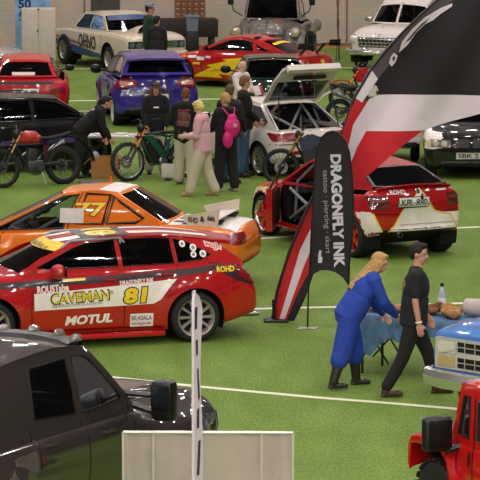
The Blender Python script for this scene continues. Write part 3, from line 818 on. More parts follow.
# ---- orange rally saloon behind it
def orange():
    OR = paint('rally_orange', '#ee7710')
    c = Car('rally_saloon', 'orange rally saloon with roll cage, yellow number 77 and white rear wing', 'car', (-2.15, 48.5), 167,
        paint=OR, hw=.86, wb=2.9, axles=[1.60, -1.30], xf=2.35, xr=-2.42, Rw=.33, tw=.24, rimR=.23, spokes=5, rim=WHITE, Ra=.39, flare=.05, woff=.0,
        deck=[(-2.42, .85), (-2.3, .93), (-1.2, .97), (1.2, .80), (1.9, .74), (2.35, .60)],
        sh=[(-2.42, .78), (-2.2, .88), (-1.2, .91), (1., .78), (1.9, .70), (2.35, .54)],
        plan=[(-2.42, .78), (-1.9, .83), (-1.3, .86), (1.3, .86), (1.9, .82), (2.35, .72)],
        sill=[(-2.42, .38), (-1.9, .26), (-1.3, .18), (1.3, .18), (2.35, .24)], bowf=.22, bowr=.08,
        cab=dict(A=(1.50, .78, .72), B=(.24, 1.38, .57), roof=[(-.15, 1.41)], C=(-.50, 1.38, .55), D=(-1.20, .97, .66), crown=.01, bowf=.15, bowr=.08, glass=CLEAR, frf=(.05, .05, .04),
            windows=[[(1.36, .80), (.30, 1.315), (.08, 1.355), (.30, .86)], [(.10, .93), (-.04, 1.365), (-.40, 1.355), (-.30, .94)], [(-.36, .945), (-.46, 1.34), (-.54, 1.27), (-.92, 1.03), (-.80, .97)]],
            sidemats={1: OR, 2: OR}, rear_window_mat=GLASS, frr=(.06, .05, .06), sealmat=TRIM, seal=.022, bench=False))
    L = 1
    c.side('number', L, textbm('77', fit=(.52, .22), bold=.07, shear=.1), mat('number_outline_orange', '#a84a08', .5), .012, at=(-.12, 1.14), slope=.03)
    c.side('number', L, textbm('77', fit=(.47, .19), bold=.02, shear=.1), YELV, .015, at=(-.12, 1.14), slope=.03)
    c.side('paper_notice', L, [rrect(-.02, .94, .34, 1.15, .005)], mat('notice_paper', '#d8cfcb', .7), .03)
    c.seams(L, [[(.22, .3), (.22, .90), (.02, 1.38)], [(-.33, .95), (-.43, 1.36)], [(1.2, .3), (1.2, .85)]], .016)
    c.top('bootlid_panel', [[(-1.28, .66), (-2.3, .66), (-2.3, -.66), (-1.28, -.66)]], WHITEV)
    ch = [[(-1.32-.15*i, .62-.155*k), (-1.47-.15*i, .62-.155*k), (-1.47-.15*i, .465-.155*k), (-1.32-.15*i, .465-.155*k)] for i in range(3) for k in range(8) if (i+k) % 2]
    for q in ch: c.top('chequer_square', [q], BLACKV, .010)
    c.top('roof_panel', [[(-.20, .5), (-.52, .5), (-.56, -.5), (-.20, -.5)]], WHITEV)
    bm = bmesh.new()
    prof = [(-.02, 0), (.05, .02), (.16, .022), (.30, .05), (.30, .035), (.16, 0.0), (.05, -.012)]
    vs = [[bm.verts.new((-1.78-a*.9, y, 1.01+b)) for a, b in prof] for y in (-.64, -.3, 0, .3, .64)]
    for i in range(4):
        for k in range(len(prof)): bm.faces.new((vs[i][k], vs[i][(k+1) % len(prof)], vs[i+1][(k+1) % len(prof)], vs[i+1][k]))
    bm.faces.new(vs[0][::-1]); bm.faces.new(vs[-1]); bmesh.ops.recalc_face_normals(bm, faces=bm.faces)
    wg = link('rear_wing', bm, WHITEV, c.root)
    for sg in (1, -1):
        bm = bmesh.new(); prism(bm, [(-1.50, 1.08), (-2.06, 1.20), (-2.02, .90), (-1.8, .86), (-1.58, .95)], lambda u, v, t, sg=sg: V((u, sg*(.64+t), v)), .015)
        e = link('wing_endplate', bm, mat('endplate_cream', '#cdbfae', .4), c.root)
        if sg > 0:
            for tx, xx, ww in (('RHD', -1.66, .14), ('&', -1.80, .07), ('dekk', -1.93, .12)):
                t = textbm(tx, fit=(ww, .08), bold=.03)
                for v in t.verts: v.co = V((xx-v.co.x, .662, 1.06-.2*(v.co.x+xx+1.9)*.6+v.co.y))
                link('lettering', t, BLACKV, e)
        bm = bmesh.new(); prism(bm, [(-1.8, .92), (-2.0, 1.03), (-2.1, 1.03), (-2.0, .90)], lambda u, v, t, sg=sg: V((u, sg*.45+t, v)), .02); link('wing_strut', bm, BLACKP, c.root)
    c.rear('taillight', [rrect(.42, .70, .80, .86, .03)], REDL, .01); c.rear('taillight', [rrect(-.80, .70, -.42, .86, .03)], REDL, .01)
    c.front('headlight', [rrect(.40, .60, .75, .74, .03)], CLRL); c.front('headlight', [rrect(-.75, .60, -.40, .74, .03)], CLRL)
    c.front('grille', [rrect(-.36, .60, .36, .74, .03)], BLACKP)
    c.mirrors(1.05, .92, .84, BLACKP, sides=(-1,))
    c.cage([[(1.35, .62, .4), (1.10, .60, .86), (.28, .50, 1.33), (-.2, .50, 1.35), (-.2, .60, .4)], [(1.35, -.62, .4), (1.10, -.60, .86), (.28, -.50, 1.33), (-.2, -.50, 1.35), (-.2, -.60, .4)], [(.28, .5, 1.33), (.28, -.5, 1.33)], [(-.2, .5, 1.34), (-1.1, .5, .6)], [(-.2, -.5, 1.34), (-1.1, -.5, .6)], [(1.25, .66, .50), (.1, .58, 1.15)], [(1.1, .64, .85), (.0, .62, .5)], [(.28, .5, 1.33), (-.2, -.5, 1.34)]], .026)
orange()
# ---- dark grey pickup in the left foreground
def crewcab():
    GR = paint('graphite_paint', '#2b2523', .3, 1., .25)
    c = Car('pickup_truck', 'dark grey crew cab pickup truck with roof lights in the left foreground', 'truck', (-2.2, 30.95), 61,
        paint=GR, hw=.98, wb=3.3, xf=2.85, xr=-3.6, Rw=.42, tw=.29, rimR=.25, spokes=6, rim=ALLOY, Ra=.50, lift=.06, flare=.07, woff=.03, floor=.62, sharp=50,
        deck=[(-3.6, 1.32), (-1.6, 1.36), (.78, 1.34), (1.2, 1.33), (2.4, 1.27), (2.85, 1.10)],
        sh=[(-3.6, 1.26), (-1.5, 1.30), (.7, 1.29), (1.1, 1.17), (2.4, 1.10), (2.85, .98)],
        plan=[(-3.6, .93), (-3.2, .96), (1.2, .96), (2.5, .92), (2.85, .80)], sill=[(-3.6, .55), (2.4, .5), (2.85, .52)],
        rz=.12, bowf=.30, bowr=.02, tub=[(-3.5, -1.74, .75, .90)],
        cab=dict(A=(.86, 1.38, .84), B=(.28, 1.98, .68), roof=[(-.3, 2.05)], C=(-1.55, 1.99, .67), D=(-1.66, 1.36, .84), crown=.03, bowf=.16, bowr=.02, clear=1,
            drop=.14, windows=[[(.67, 1.43), (.64, 1.50), (.27, 1.87), (.17, 1.92), (-.02, 1.93), (-.03, 1.41)], [(-.14, 1.42), (-.12, 1.93), (-.75, 1.92), (-.85, 1.47)]], sidemats={0: glassmat('tinted_glass', '#b0b8ba', .62)}, glass=GLASS, seatx=.0, bench=True, frf=(.06, .05, .03), dashmat=mat('dash_blue_grey', '#4d5a60', .6)))
    c.seams(-1, [[(.74, .62), (.78, 1.38)], [(-.08, .58), (-.08, 1.36)], [(-.92, 1.05), (-.95, 1.4)]])
    c.handle(-1, .27, 1.20, L=.2); c.handle(-1, -.73, 1.24, L=.2)
    for sg in (1, -1):
        bm = bmesh.new(); box(bm, (.84, sg*1.22, 1.42), (.16, .24, .40), None, .05); tube(bm, [(.80, sg*.90, 1.36), (.84, sg*1.12, 1.30)], .035, 6); tube(bm, [(.72, sg*.86, 1.48), (.84, sg*1.12, 1.46)], .03, 6)
        o = link('wing_mirror', bm, TRIM, c.root)
        bm = bmesh.new(); box(bm, (.752, sg*1.22, 1.46), (.012, .19, .24), None, .01); link('mirror_glass', bm, mat('mirror_glass', '#1c2023', .25, .6), o)
        bm = bmesh.new(); box(bm, (.92, sg*1.25, 1.50), (.02, .12, .06), None, .008); link('indicator', bm, CLRL, o)
    # visor strip and cab marker lamps across the front of the roof
    C = c.C; bm = bmesh.new(); rows = []
    for dx, dz in ((.03, -.01), (.05, .035), (-.06, .055), (-.22, .05), (-.24, .02)):
        rows.append([bm.verts.new((C['B'][0]+.16*(1-u*u)+dx, u*.62, 1.985+.03*(1-u*u)+dz)) for u in [-1+i/8 for i in range(17)]])
    for i in range(4):
        for k in range(16): bm.faces.new((rows[i][k], rows[i][k+1], rows[i+1][k+1], rows[i+1][k]))
    bmesh.ops.recalc_face_normals(bm, faces=bm.faces); link('roof_visor', bm, TRIM, c.root)
    for u in (-.9, -.5, 0, .5, .9):
        bm = bmesh.new(); ellip(bm, (C['B'][0]+.16*(1-u*u)-.0, u*.62, 2.035+.03*(1-u*u)), (.09, .045, .05), nu=12, nv=8)
        link('marker_lamp', bm, mat('smoked_lens', '#6b615c', .15, coat=1.), c.root)
    # bonnet scoop, hood creases
    c.top('bonnet_seam', [stripe([(1.02, .62), (2.7, .55)], .014), stripe([(1.02, -.62), (2.7, -.55)], .014)], TRIM)
    for sg in (1, -1):
        bm = bmesh.new(); ellip(bm, (1.8, sg*.38, 1.29), (.65, .12, .045)); link('bonnet_bulge', bm, GR, c.root)
    bm = bmesh.new(); box(bm, (1.05, 0, 1.36), (.16, 1.45, .03), rotm(8, 'Y'), .01); link('wiper_cowl', bm, TRIM, c.root)
    for y in (.35, -.25):
        bm = bmesh.new(); tube(bm, [(1.06, y, 1.385), (.93, y-.5, 1.45)], .012, 5); link('wiper', bm, BLACKP, c.root)
    c.front('grille', [rrect(-.52, .72, .52, 1.06, .05)], BLACKP, .012)
    for y0 in (-.92, .58): c.front('headlight', [rrect(y0+.06, .82, y0+.30, 1.0, .04)], mat('smoked_lens', '#6b615c', .15, coat=1.), .008)
    bm = bmesh.new(); tube(bm, [(2.5, .90, .62), (2.7, .72, .60), (2.88, 0, .60), (2.7, -.72, .60), (2.5, -.90, .62)], .09, 10); link('front_bumper', bm, GR, c.root)
crewcab()
# ---- blue pickup on the right
def bluetruck():
    BL = paint('sky_blue_paint', '#4a80c2', .3)
    c = Car('pickup_truck', 'sky blue classic pickup truck with chrome bumper behind the red off-roader', 'truck', (4.56, 38.4), -134,
        paint=BL, hw=1.0, wb=3.0, xf=2.42, xr=-2.6, Rw=.36, tw=.24, rimR=.2, rimsty='disc', rim=CHROME, Ra=.43, floor=.5, sharp=30, woff=-.05, **boxsides(),
        deck=[(-2.6, 1.12), (.70, 1.14), (1.1, 1.20), (2.2, 1.14), (2.42, 1.09)], sh=[(-2.6, 1.08), (.7, 1.10), (1.1, 1.12), (2.2, 1.07), (2.42, 1.04)],
        plan=[(-2.6, .96), (2.2, .97), (2.42, .95)], sill=[(-2.6, .45), (2.42, .48)], rz=.03, ry=.02, rl=.05, bowf=.03, bowr=.01, tub=[(-2.5, -.65, .7, .9)],
        cab=dict(A=(.80, 1.14, .84), B=(.35, 1.68, .68), roof=[(0, 1.74)], C=(-.50, 1.68, .68), D=(-.60, 1.14, .84), crown=.03, bowf=.10, bowr=.02,
            windows=[[(.66, 1.20), (.32, 1.62), (-.36, 1.62), (-.42, 1.20)]], seatx=-.05, bench=False))
    F = c.front
    SIL = mat('grille_silver', '#c4bfb6', .45, .1)
    g = F('grille_surround', [rrect(-.90, .66, .90, 1.02, .03)], SIL, .02, thick=-.02)
    F('grille', [rrect(-.56, y, .56, y+.052, .005) for y in (.69, .755, .87, .935)], BLACKP, .026, parent=g)
    F('grille_bars', [stripe([(y, .69), (y, .99)], .012) for y in [-.45+.15*i for i in range(7)]], SIL, .030, parent=g)
    for sg in (1, -1):
        F('headlight', [rrect(sg*.73-.13, .85, sg*.73+.13, .99, .04)], CLRL, .03, thick=-.01)
        F('headlight_rim', [stripe(rrect(sg*.73-.14, .84, sg*.73+.14, 1.0, .04)+[(sg*.73+.14, .9)], .02)], SIL, .034)
        F('indicator', [rrect(sg*.73-.13, .69, sg*.73+.13, .81, .02)], mat('amber_dim_lens', '#b9a06a', .2, coat=1.), .028)
    bm = bmesh.new()
    pts = [(2.20, 1.02), (2.50, .99), (2.58, .75), (2.60, .4), (2.61, 0), (2.60, -.4), (2.58, -.75), (2.50, -.99), (2.20, -1.02)]
    rows = [[bm.verts.new((x+dx, y, z)) for x, y in pts] for dx, z in ((-.05, .66), (.0, .645), (.03, .58), (.0, .47), (-.05, .45))]
    for i in range(4):
        for k in range(len(pts)-1): bm.faces.new((rows[i][k], rows[i][k+1], rows[i+1][k+1], rows[i+1][k]))
    bmesh.ops.recalc_face_normals(bm, faces=bm.faces); bmesh.ops.solidify(bm, geom=list(bm.faces), thickness=.02)
    link('front_bumper', bm, CHROME, c.root)
    F('emblem', [[(-.12, .845), (-.04, .845), (-.04, .86), (.04, .86), (.04, .845), (.12, .845), (.12, .825), (.04, .825), (.04, .81), (-.04, .81), (-.04, .825), (-.12, .825)]], mat('emblem_gold', '#b98f3a', .3, .6), .036)
    c.seams(-1, [[(.80, .5), (.80, 1.1)], [(-.45, .5), (-.45, 1.1)]]); c.seams(1, [[(.80, .5), (.80, 1.1)], [(-.45, .5), (-.45, 1.1)]])
    c.mirrors(.62, 1.24, .92, CHROME)
    c.top('bonnet_seam', [stripe([(.95, .78), (2.3, .78)], .012), stripe([(.95, -.78), (2.3, -.78)], .012)], TRIM)
bluetruck()
# ---- red off-roader in the right foreground
def offroader():
    RD = paint('signal_red_paint', '#b80a0c', .3)
    c = Car('off_roader', 'bright red boxy off-roader with knobbly tyres and a big black mirror', 'car', (3.10, 30.25), 115,
        paint=RD, hw=.82, wb=2.5, xf=1.75, xr=-1.95, Rw=.42, tw=.30, rimR=.21, spokes=5, rim=BLACKP, Ra=.50, lift=.04, floor=.6, sharp=30, woff=.08, **boxsides(),
        deck=[(-1.95, 1.12), (.85, 1.14), (1.0, 1.13), (1.75, 1.08)], sh=[(-1.95, 1.10), (.85, 1.10), (1.0, 1.08), (1.75, 1.04)],
        plan=[(-1.95, .81), (.80, .81), (1.0, .72), (1.75, .66)], sill=[(-1.95, .5), (1.75, .55)], rz=.03, ry=.02, rl=.05, bowf=.02, bowr=.01,
        cab=dict(A=(.90, 1.13, .79), B=(.74, 1.68, .77), roof=[(.3, 1.71), (-1.0, 1.71)], C=(-1.80, 1.66, .77), D=(-1.92, 1.12, .79), crown=.02, bowf=.03, bowr=.02, frf=(.09, .10, .06), bulge=.0,
            windows=[[(.76, 1.20), (.67, 1.57), (.56, 1.58), (.56, 1.18)], [(.40, 1.18), (.40, 1.56), (-.38, 1.56), (-.38, 1.18)], [(-.52, 1.18), (-.52, 1.56), (-1.66, 1.54), (-1.72, 1.20)]], seatx=.0, seal=.014))
    # flat fender flares, inner wing, fenders
    for sg in (1, -1):
        for xw in (1.25, -1.25):
            bm = bmesh.new(); A = []
            for dx, z in [(.36, .80), (.35, .98), (.29, 1.06), (.18, 1.085), (-.30, 1.085), (-.40, 1.0), (-.50, .78)]:
                x = xw+(dx if xw > 0 else -dx)
                A.append([bm.verts.new((x-(.04*(dx > .3) if n in (3, 4) else 0), sg*y, z+dz)) for n, (y, dz) in enumerate(((.60, .02), (.86, .0), (.88, -.02), (.88, -.09), (.85, -.07), (.60, -.03)))])
            for i in range(len(A)-1):
                for k in range(6): bm.faces.new((A[i][k], A[i][(k+1) % 6], A[i+1][(k+1) % 6], A[i+1][k]))
            bm.faces.new(A[0][::-1]); bm.faces.new(A[-1]); bmesh.ops.recalc_face_normals(bm, faces=bm.faces)
            link('fender_flare', bm, RD, c.root, angle=40)
    # tread blocks
    for o in [o for o in c.root.children if o.name.startswith('wheel') and not o.name.startswith('wheel_well')]:
        bm = bmesh.new()
        for k in range(26):
            a = 2*pi*k/26
            for y in (-.12, -.04, .04, .12):
                aa = a+(.06 if abs(y) > .1 else -.06)
                box(bm, (.425*cos(aa), y, .425*sin(aa)), (.03, .065, .06), Matrix.Rotation(-aa, 3, 'Y'))
        link('tread', bm, RUBBER, o, smooth=False)
    for sg in (1, -1):
        bm = bmesh.new(); box(bm, (.80, sg*1.0, 1.20), (.13, .30, .34), None, .05, seg=3); tube(bm, [(.74, sg*.76, 1.08), (.78, sg*.9, 1.04), (.80, sg*1.0, 1.10)], .035, 6)
        o = link('wing_mirror', bm, BLACKP, c.root)
        bm = bmesh.new(); box(bm, (.725, sg*1.0, 1.21), (.014, .24, .27), None, .005); link('mirror_glass', bm, mat('mirror_glass', '#1c2023', .25, .6), o)
    c.seams(1, [[(.78, .6), (.76, 1.12)], [(.46, .6), (.46, 1.58)], [(-.45, .6), (-.45, 1.58)]], .02)
    c.side('door_latch', 1, [rrect(.50, .92, .54, 1.06, .01)], BLACKP, .012); c.side('door_latch', 1, [rrect(-.40, .95, -.28, .99, .01)], BLACKP, .012)
    c.top('bonnet_seam', [stripe([(.95, .5), (1.7, .48)], .014), stripe([(.95, -.5), (1.7, -.48)], .014)], TRIM)
    for sg in (1, -1): c.front('headlight', [circle(sg*.46, .88, .10, 18)], CLRL, .012)
    c.front('grille', [rrect(-.32, .74, .32, 1.0, .03)], BLACKP, .010)
    bm = bmesh.new(); box(bm, (1.80, 0, .62), (.16, 1.1, .16), None, .03); link('front_bumper', bm, BLACKP, c.root)
    for sg in (1, -1):
        bm = bmesh.new(); tube(bm, [(.55, sg*.72, 1.70), (-1.75, sg*.72, 1.70)], .018, 6); link('roof_gutter', bm, RD, c.root)
offroader()
# ---- red and white compact with the open door
def compact():
    def pm(x, y, z):
        return 0
    c = Car('rally_compact', 'red and white rally compact with black glass, parked behind the black feather banner', 'car', (1.80, 52.6), 117.5,
        paint=RED, hw=.85, wb=2.95, xf=2.2, xr=-2.1, Rw=.33, tw=.24, rimR=.24, spokes=5, rim=paint('rim_red', '#c8141a'), lip=CHROME, Ra=.385, flare=.04, woff=.01,
        deck=[(-2.1, 1.0), (-2.0, 1.11), (-1.8, 1.13), (-1.0, 1.0), (1.0, .96), (1.6, .88), (2.2, .68)], sh=[(-2.1, .92), (-1.95, 1.02), (-1.6, 1.0), (-.5, .94), (.9, .90), (1.7, .80), (2.2, .60)],
        plan=[(-2.1, .80), (-1.8, .84), (-1.4, .85), (1.4, .85), (1.8, .81), (2.2, .70)], sill=[(-2.1, .42), (-1.8, .32), (-1.4, .18), (1.4, .18), (2.2, .24)], bowf=.25, bowr=.10, tiltr=-.06,
        holes=[(1, -.30, .86, .26, 1.2)],
        cab=dict(A=(1.04, .93, .72), B=(.30, 1.35, .56), roof=[(-.3, 1.40)], C=(-1.20, 1.36, .54), D=(-1.82, 1.13, .66), crown=.02, bowf=.14, bowr=.10, frr=(.09, .06, .04), blackframe=('rear_window',),
            windows=[[(.90, .95), (.32, 1.295), (.12, 1.33), (-.26, 1.34), (-.28, .95)], [(-.36, .97), (-.34, 1.34), (-1.05, 1.32), (-1.4, 1.14), (-1.3, 1.05)]], open={(1, 0): 1}))
    # white panels with yellow edging: wing front, sill, rear corner, tailgate triangle
    W = WHITEV; Y = YELV
    c.side('white_panel', 1, [[(2.12, .62), (1.95, .72), (1.3, .80), (.90, .62), (.88, .28), (1.05, .25), (2.12, .25)]], W, .006)
    c.side('yellow_edging', 1, [stripe([(2.05, .66), (1.95, .73), (1.3, .81), (.91, .63)], .022)], Y, .009)
    c.side('white_panel', 1, [[(-2.05, .76), (-1.80, .76), (-1.84, .36), (-2.05, .42)]], W, .006)
    c.side('white_panel', 1, [[(-.34, .40), (-.98, .38), (-.98, .24), (-.34, .24)]], W, .006)
    m_ = c.side('maroon_panel', 1, [[(-.36, .50), (-1.0, .50), (-1.25, 1.0), (-1.22, 1.32), (-.98, 1.33), (-.9, 1.0), (-.40, .96)]], DKRED, .007)
    t = textbm('CAV', fit=(.62, .30), bold=.02)
    c.put('lettering', t, W, (-.78, 2, .86), (-.35, 0, 1), (1, 0, .1), (0, -1, 0), .014, parent=m_)
    c.rear('white_panel', [[(-.06, 1.08), (-.33, .72), (-.55, .70), (-.80, .70), (-.80, .45), (.50, .45), (.38, .55), (.22, .76)]], W, .006)
    c.rear('yellow_edging', [stripe([(.52, .45), (.40, .54), (.23, .77), (-.06, 1.09), (-.34, .73), (-.62, .66), (-.74, .45)], .022)], Y, .009)
    c.rear('white_panel', [[(.88, .74), (.76, .74), (.62, .45), (.88, .45)]], W, .006)
    c.rear('yellow_edging', [stripe([(.76, .74), (.62, .45)], .022)], Y, .009)
    c.rear('number', textbm('4', fit=(.07, .12), bold=.03), BLACKV, .012, at=(-.08, .96))
    LZ = mat('dim_red_lens', '#5e1416', .15, coat=1.)
    for sg in (1, -1):
        lo, hi = (.50, .80) if sg > 0 else (-.82, -.55)
        h = c.rear('taillight', [rrect(lo, .80, hi, 1.0, .02)], LZ, .012, thick=1); c.rear('reversing_lamp', [rrect(lo+.02, .91, hi-.02, .965, .01)], mat('smoked_lens2', '#6e3a38', .2, coat=1.), .018, parent=h)
    c.plate('rear', .06, .885, 'KPL 890', .54, .165)
    c.rear('lettering', textbm('ROHD', fit=(.26, .07), bold=.04), W, .012, at=(.33, 1.05))
    c.rear('lettering', textbm('----', fit=(.20, .03), bold=.03), W, .012, at=(-.46, 1.055))
    e = c.rear('emblem', [circle(-.02, 1.055, .042, 18)], CHROME, .012); c.rear('emblem_disc', [circle(-.02, 1.055, .034, 18)], BLACKV, .014, parent=e)
    c.rear('bumper_seam', [stripe([(.84, .74), (.4, .71), (-.4, .71), (-.84, .74)], .014)], TRIM, .004)
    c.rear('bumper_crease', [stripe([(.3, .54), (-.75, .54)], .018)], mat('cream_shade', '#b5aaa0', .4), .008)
    c.exhaust(.36, .40, .04)
    bm = bmesh.new(); vs = [[bm.verts.new((-1.90-.15*t+.08*u*u, u*.66, 1.135+z*.7-.05*u*u)) for u in [-1+i/6 for i in range(13)]] for t, z in ((0, 0), (.6, .045), (1, .055), (1, .03), (.5, -.03))]
    for i in range(4):
        for k in range(12): bm.faces.new((vs[i][k], vs[i][k+1], vs[i+1][k+1], vs[i+1][k]))
    for e in (0, 12): bm.faces.new([vs[i][e] for i in range(5)])
    bmesh.ops.recalc_face_normals(bm, faces=bm.faces); link('boot_spoiler', bm, RED, c.root)
    # open driver's door, swung forward
    bm = bmesh.new(); hinge = V((.88, .86, 0)); rot = rotm(-34, 'Z')
    def dp(u, v, t): return hinge+rot @ V((-u, t, v))
    prism(bm, [(0, .27), (1.06, .27), (1.08, .95), (0, .93)], lambda u, v, t: dp(u, v, t), .10)
    d = link('door', bm, RED, c.root); bm = bmesh.new()
    for a, b in (((.0, .93), (.54, 1.28)), ((.54, 1.28), (1.04, 1.30)), ((1.04, 1.30), (1.08, .95))): tube(bm, [dp(a[0], a[1], .05-(a[1]-.93)*.5), dp(b[0], b[1], .05-(b[1]-.93)*.5)], .018, 6)
    link('window_frame', bm, TRIM, d)
    bm = bmesh.new(); prism(bm, [(.05, .32), (1.0, .32), (1.0, .90), (.05, .88)], lambda u, v, t: dp(u, v, -.012-t), .008); link('door_card', bm, BLACKP, d)
    c.cage([[(.78, .62, .3), (.70, .62, .95), (.28, .50, 1.30), (-.42, .50, 1.32), (-.42, .60, .35)], [(.78, -.62, .3), (.70, -.62, .95), (.28, -.50, 1.30), (-.42, -.50, 1.32), (-.42, -.60, .35)], [(-.42, .5, 1.32), (-.42, -.5, 1.32)], [(.72, .74, .36), (-.42, .70, .95)], [(.72, .74, .85), (-.42, .70, .40)], [(-.42, .5, 1.3), (-1.3, .5, .6)], [(-.42, -.5, 1.3), (-1.3, -.5, .6)]], .026)
    bm = bmesh.new(); tube(bm, [(.88, .845, .25), (-.32, .845, .25)], .05, 8); link('sill', bm, RED, c.root)
    c.mirrors(.72, 1.0, .80, RED, sides=(-1,))
    for sg in (1, -1): c.front('headlight', [rrect(sg*.55-.17, .58, sg*.55+.17, .72, .03)], CLRL, .01)
    c.front('grille', [rrect(-.3, .60, .3, .72, .03)], BLACKP, .01)
compact()
# ---- white hatchback with raised tailgate
def hatch():
    c = Car('hatchback', 'white hatchback with its tailgate raised and a bare roll cage inside', 'car', (0.46, 63.4), 119,
        paint=WHITE, hw=.85, wb=2.6, xf=1.95, xr=-1.98, Rw=.31, tw=.21, rimR=.235, spokes=10, rim=ALLOY, Ra=.365, flare=.02, woff=-.0,
        deck=[(-1.98, .78), (-1.88, .88), (-1.7, .92), (1.0, .95), (1.5, .86), (1.95, .64)], sh=[(-1.98, .74), (-1.85, .86), (-1.5, .90), (.9, .89), (1.6, .76), (1.95, .55)],
        plan=[(-1.98, .79), (-1.7, .83), (-1.3, .85), (1.3, .85), (1.7, .80), (1.95, .68)], sill=[(-1.98, .34), (-1.7, .26), (-1.3, .18), (1.3, .18), (1.95, .22)], bowf=.22, bowr=.10, tub=[(-1.80, -1.0, .42, .80)], floor=.42,
        cab=dict(A=(1.0, .93, .72), B=(.30, 1.30, .56), roof=[(-.3, 1.36)], C=(-1.02, 1.31, .56), D=(-1.80, .90, .72), crown=.03, bowf=.14, bowr=.06, noglass=('rear_window',), frr=(.05, .03, .02), tubr=.0, notub=0,
            windows=[[(.84, .96), (.30, 1.24), (-.26, 1.29), (-.30, .95)], [(-.38, .95), (-.34, 1.29), (-.95, 1.26), (-1.38, 1.02), (-1.3, .96)]], bench=False))
    # the tailgate, hinged at the roof edge
    t = bmesh.new(); hx_ = V((-1.04, 0, 1.335)); dv = V((-.76, 0, .66)).normalized(); nv = V((dv.z, 0, -dv.x))
    def tp(u, v, w=0.): return hx_+dv*v+nv*w+V((0, u, 0))
    outer = [(-.60, .0), (.60, .0), (.66, .66), (.62, 1.02), (.52, 1.08), (-.52, 1.08), (-.62, 1.02), (-.66, .66)]
    inner = [(-.52, .08), (.52, .08), (.56, .66), (-.56, .66)]
    f2 = fill2d([outer], .15, [inner])
    for v in f2.verts: v.co = tp(v.co.x, v.co.y, .03*(1-(v.co.x/.66)**2))
    bmesh.ops.solidify(f2, geom=list(f2.faces), thickness=.05)
    tg = link('tailgate', f2, WHITE, c.root)
    g = fill2d([inner], .15)
    for v in g.verts: v.co = tp(v.co.x, v.co.y, .01)
    link('tailgate_glass', g, GLASS, tg)
    bm = bmesh.new(); prism(bm, rrect(-.36, .82, .34, .93, .03), lambda u, v, w: tp(u, v, -.065+w), .02); link('tailgate_recess', bm, TRIM, tg)
    bm = bmesh.new(); prism(bm, rrect(-.58, 1.06, .58, 1.18, .04), lambda u, v, w: tp(u, v, -.09+w)+V((0, 0, 0)), .12); link('tailgate_lip', bm, WHITE, tg)
    bm = bmesh.new(); ellip(bm, tp(-.02, 1.0, -.075), (.02, .03, .03)); link('emblem', bm, paint('emblem_red', '#c4202a'), tg)
    bm = bmesh.new(); tube(bm, [(-1.72, -.66, .90), tp(-.55, .66, -.03)], .012, 6); link('gas_strut', bm, BLACKP, c.root)
    bm = bmesh.new(); tube(bm, [(-1.72, .66, .90), tp(.55, .66, -.03)], .012, 6); link('gas_strut', bm, BLACKP, c.root)
    c.cage([[(-.5, .52, 1.27), (-1.62, .55, .50)], [(-.5, -.52, 1.27), (-1.62, -.55, .50)], [(-.55, .52, 1.24), (-1.6, -.52, .55)], [(-.55, -.52, 1.24), (-1.6, .52, .55)], [(-.5, .55, .4), (-.5, .52, 1.27), (-.5, -.52, 1.27), (-.5, -.55, .4)], [(-1.3, .55, .72), (-1.3, -.55, .72)]], .026, mat('cage_light', '#b9bbbd', .4))
    c.rear('taillight', [rrect(.40, .70, .82, .85, .03)], REDL, .012, thick=-.01); c.rear('taillight', [rrect(-.82, .70, -.40, .85, .03)], REDL, .012, thick=-.01)
    c.side('taillight_wrap', 1, [rrect(-1.96, .70, -1.78, .85, .02)], REDL, .010)
    c.rear('reflector', [rrect(.10, .44, .45, .51, .01)], REDL, .008); c.rear('reflector', [rrect(-.6, .44, -.3, .51, .01)], REDL, .008)
    c.rear('bumper_seam', [stripe([(.84, .64), (-.84, .64)], .016)], TRIM, .004)
    c.seams(1, [[(-.34, .3), (-.33, .95)], [(.86, .3), (.9, .92)]]); c.handle(1, -.22, .82); c.handle(-1, -.22, .82)
    c.mirrors(.72, .98, .80, WHITE)
    for sg in (1, -1): c.front('headlight', [rrect(sg*.52-.2, .56, sg*.52+.2, .68, .03)], CLRL, .01)
    c.exhaust(-.45, .30)
hatch()
def lamps(c, rear=None, front=None):
    if rear:
        for sg in (1, -1): c.rear('taillight', [[(sg*a, b) for a, b in rear]], REDL, .012)
    if front:
        for sg in (1, -1): c.front('headlight', [[(sg*a, b) for a, b in front]], CLRL, .012)
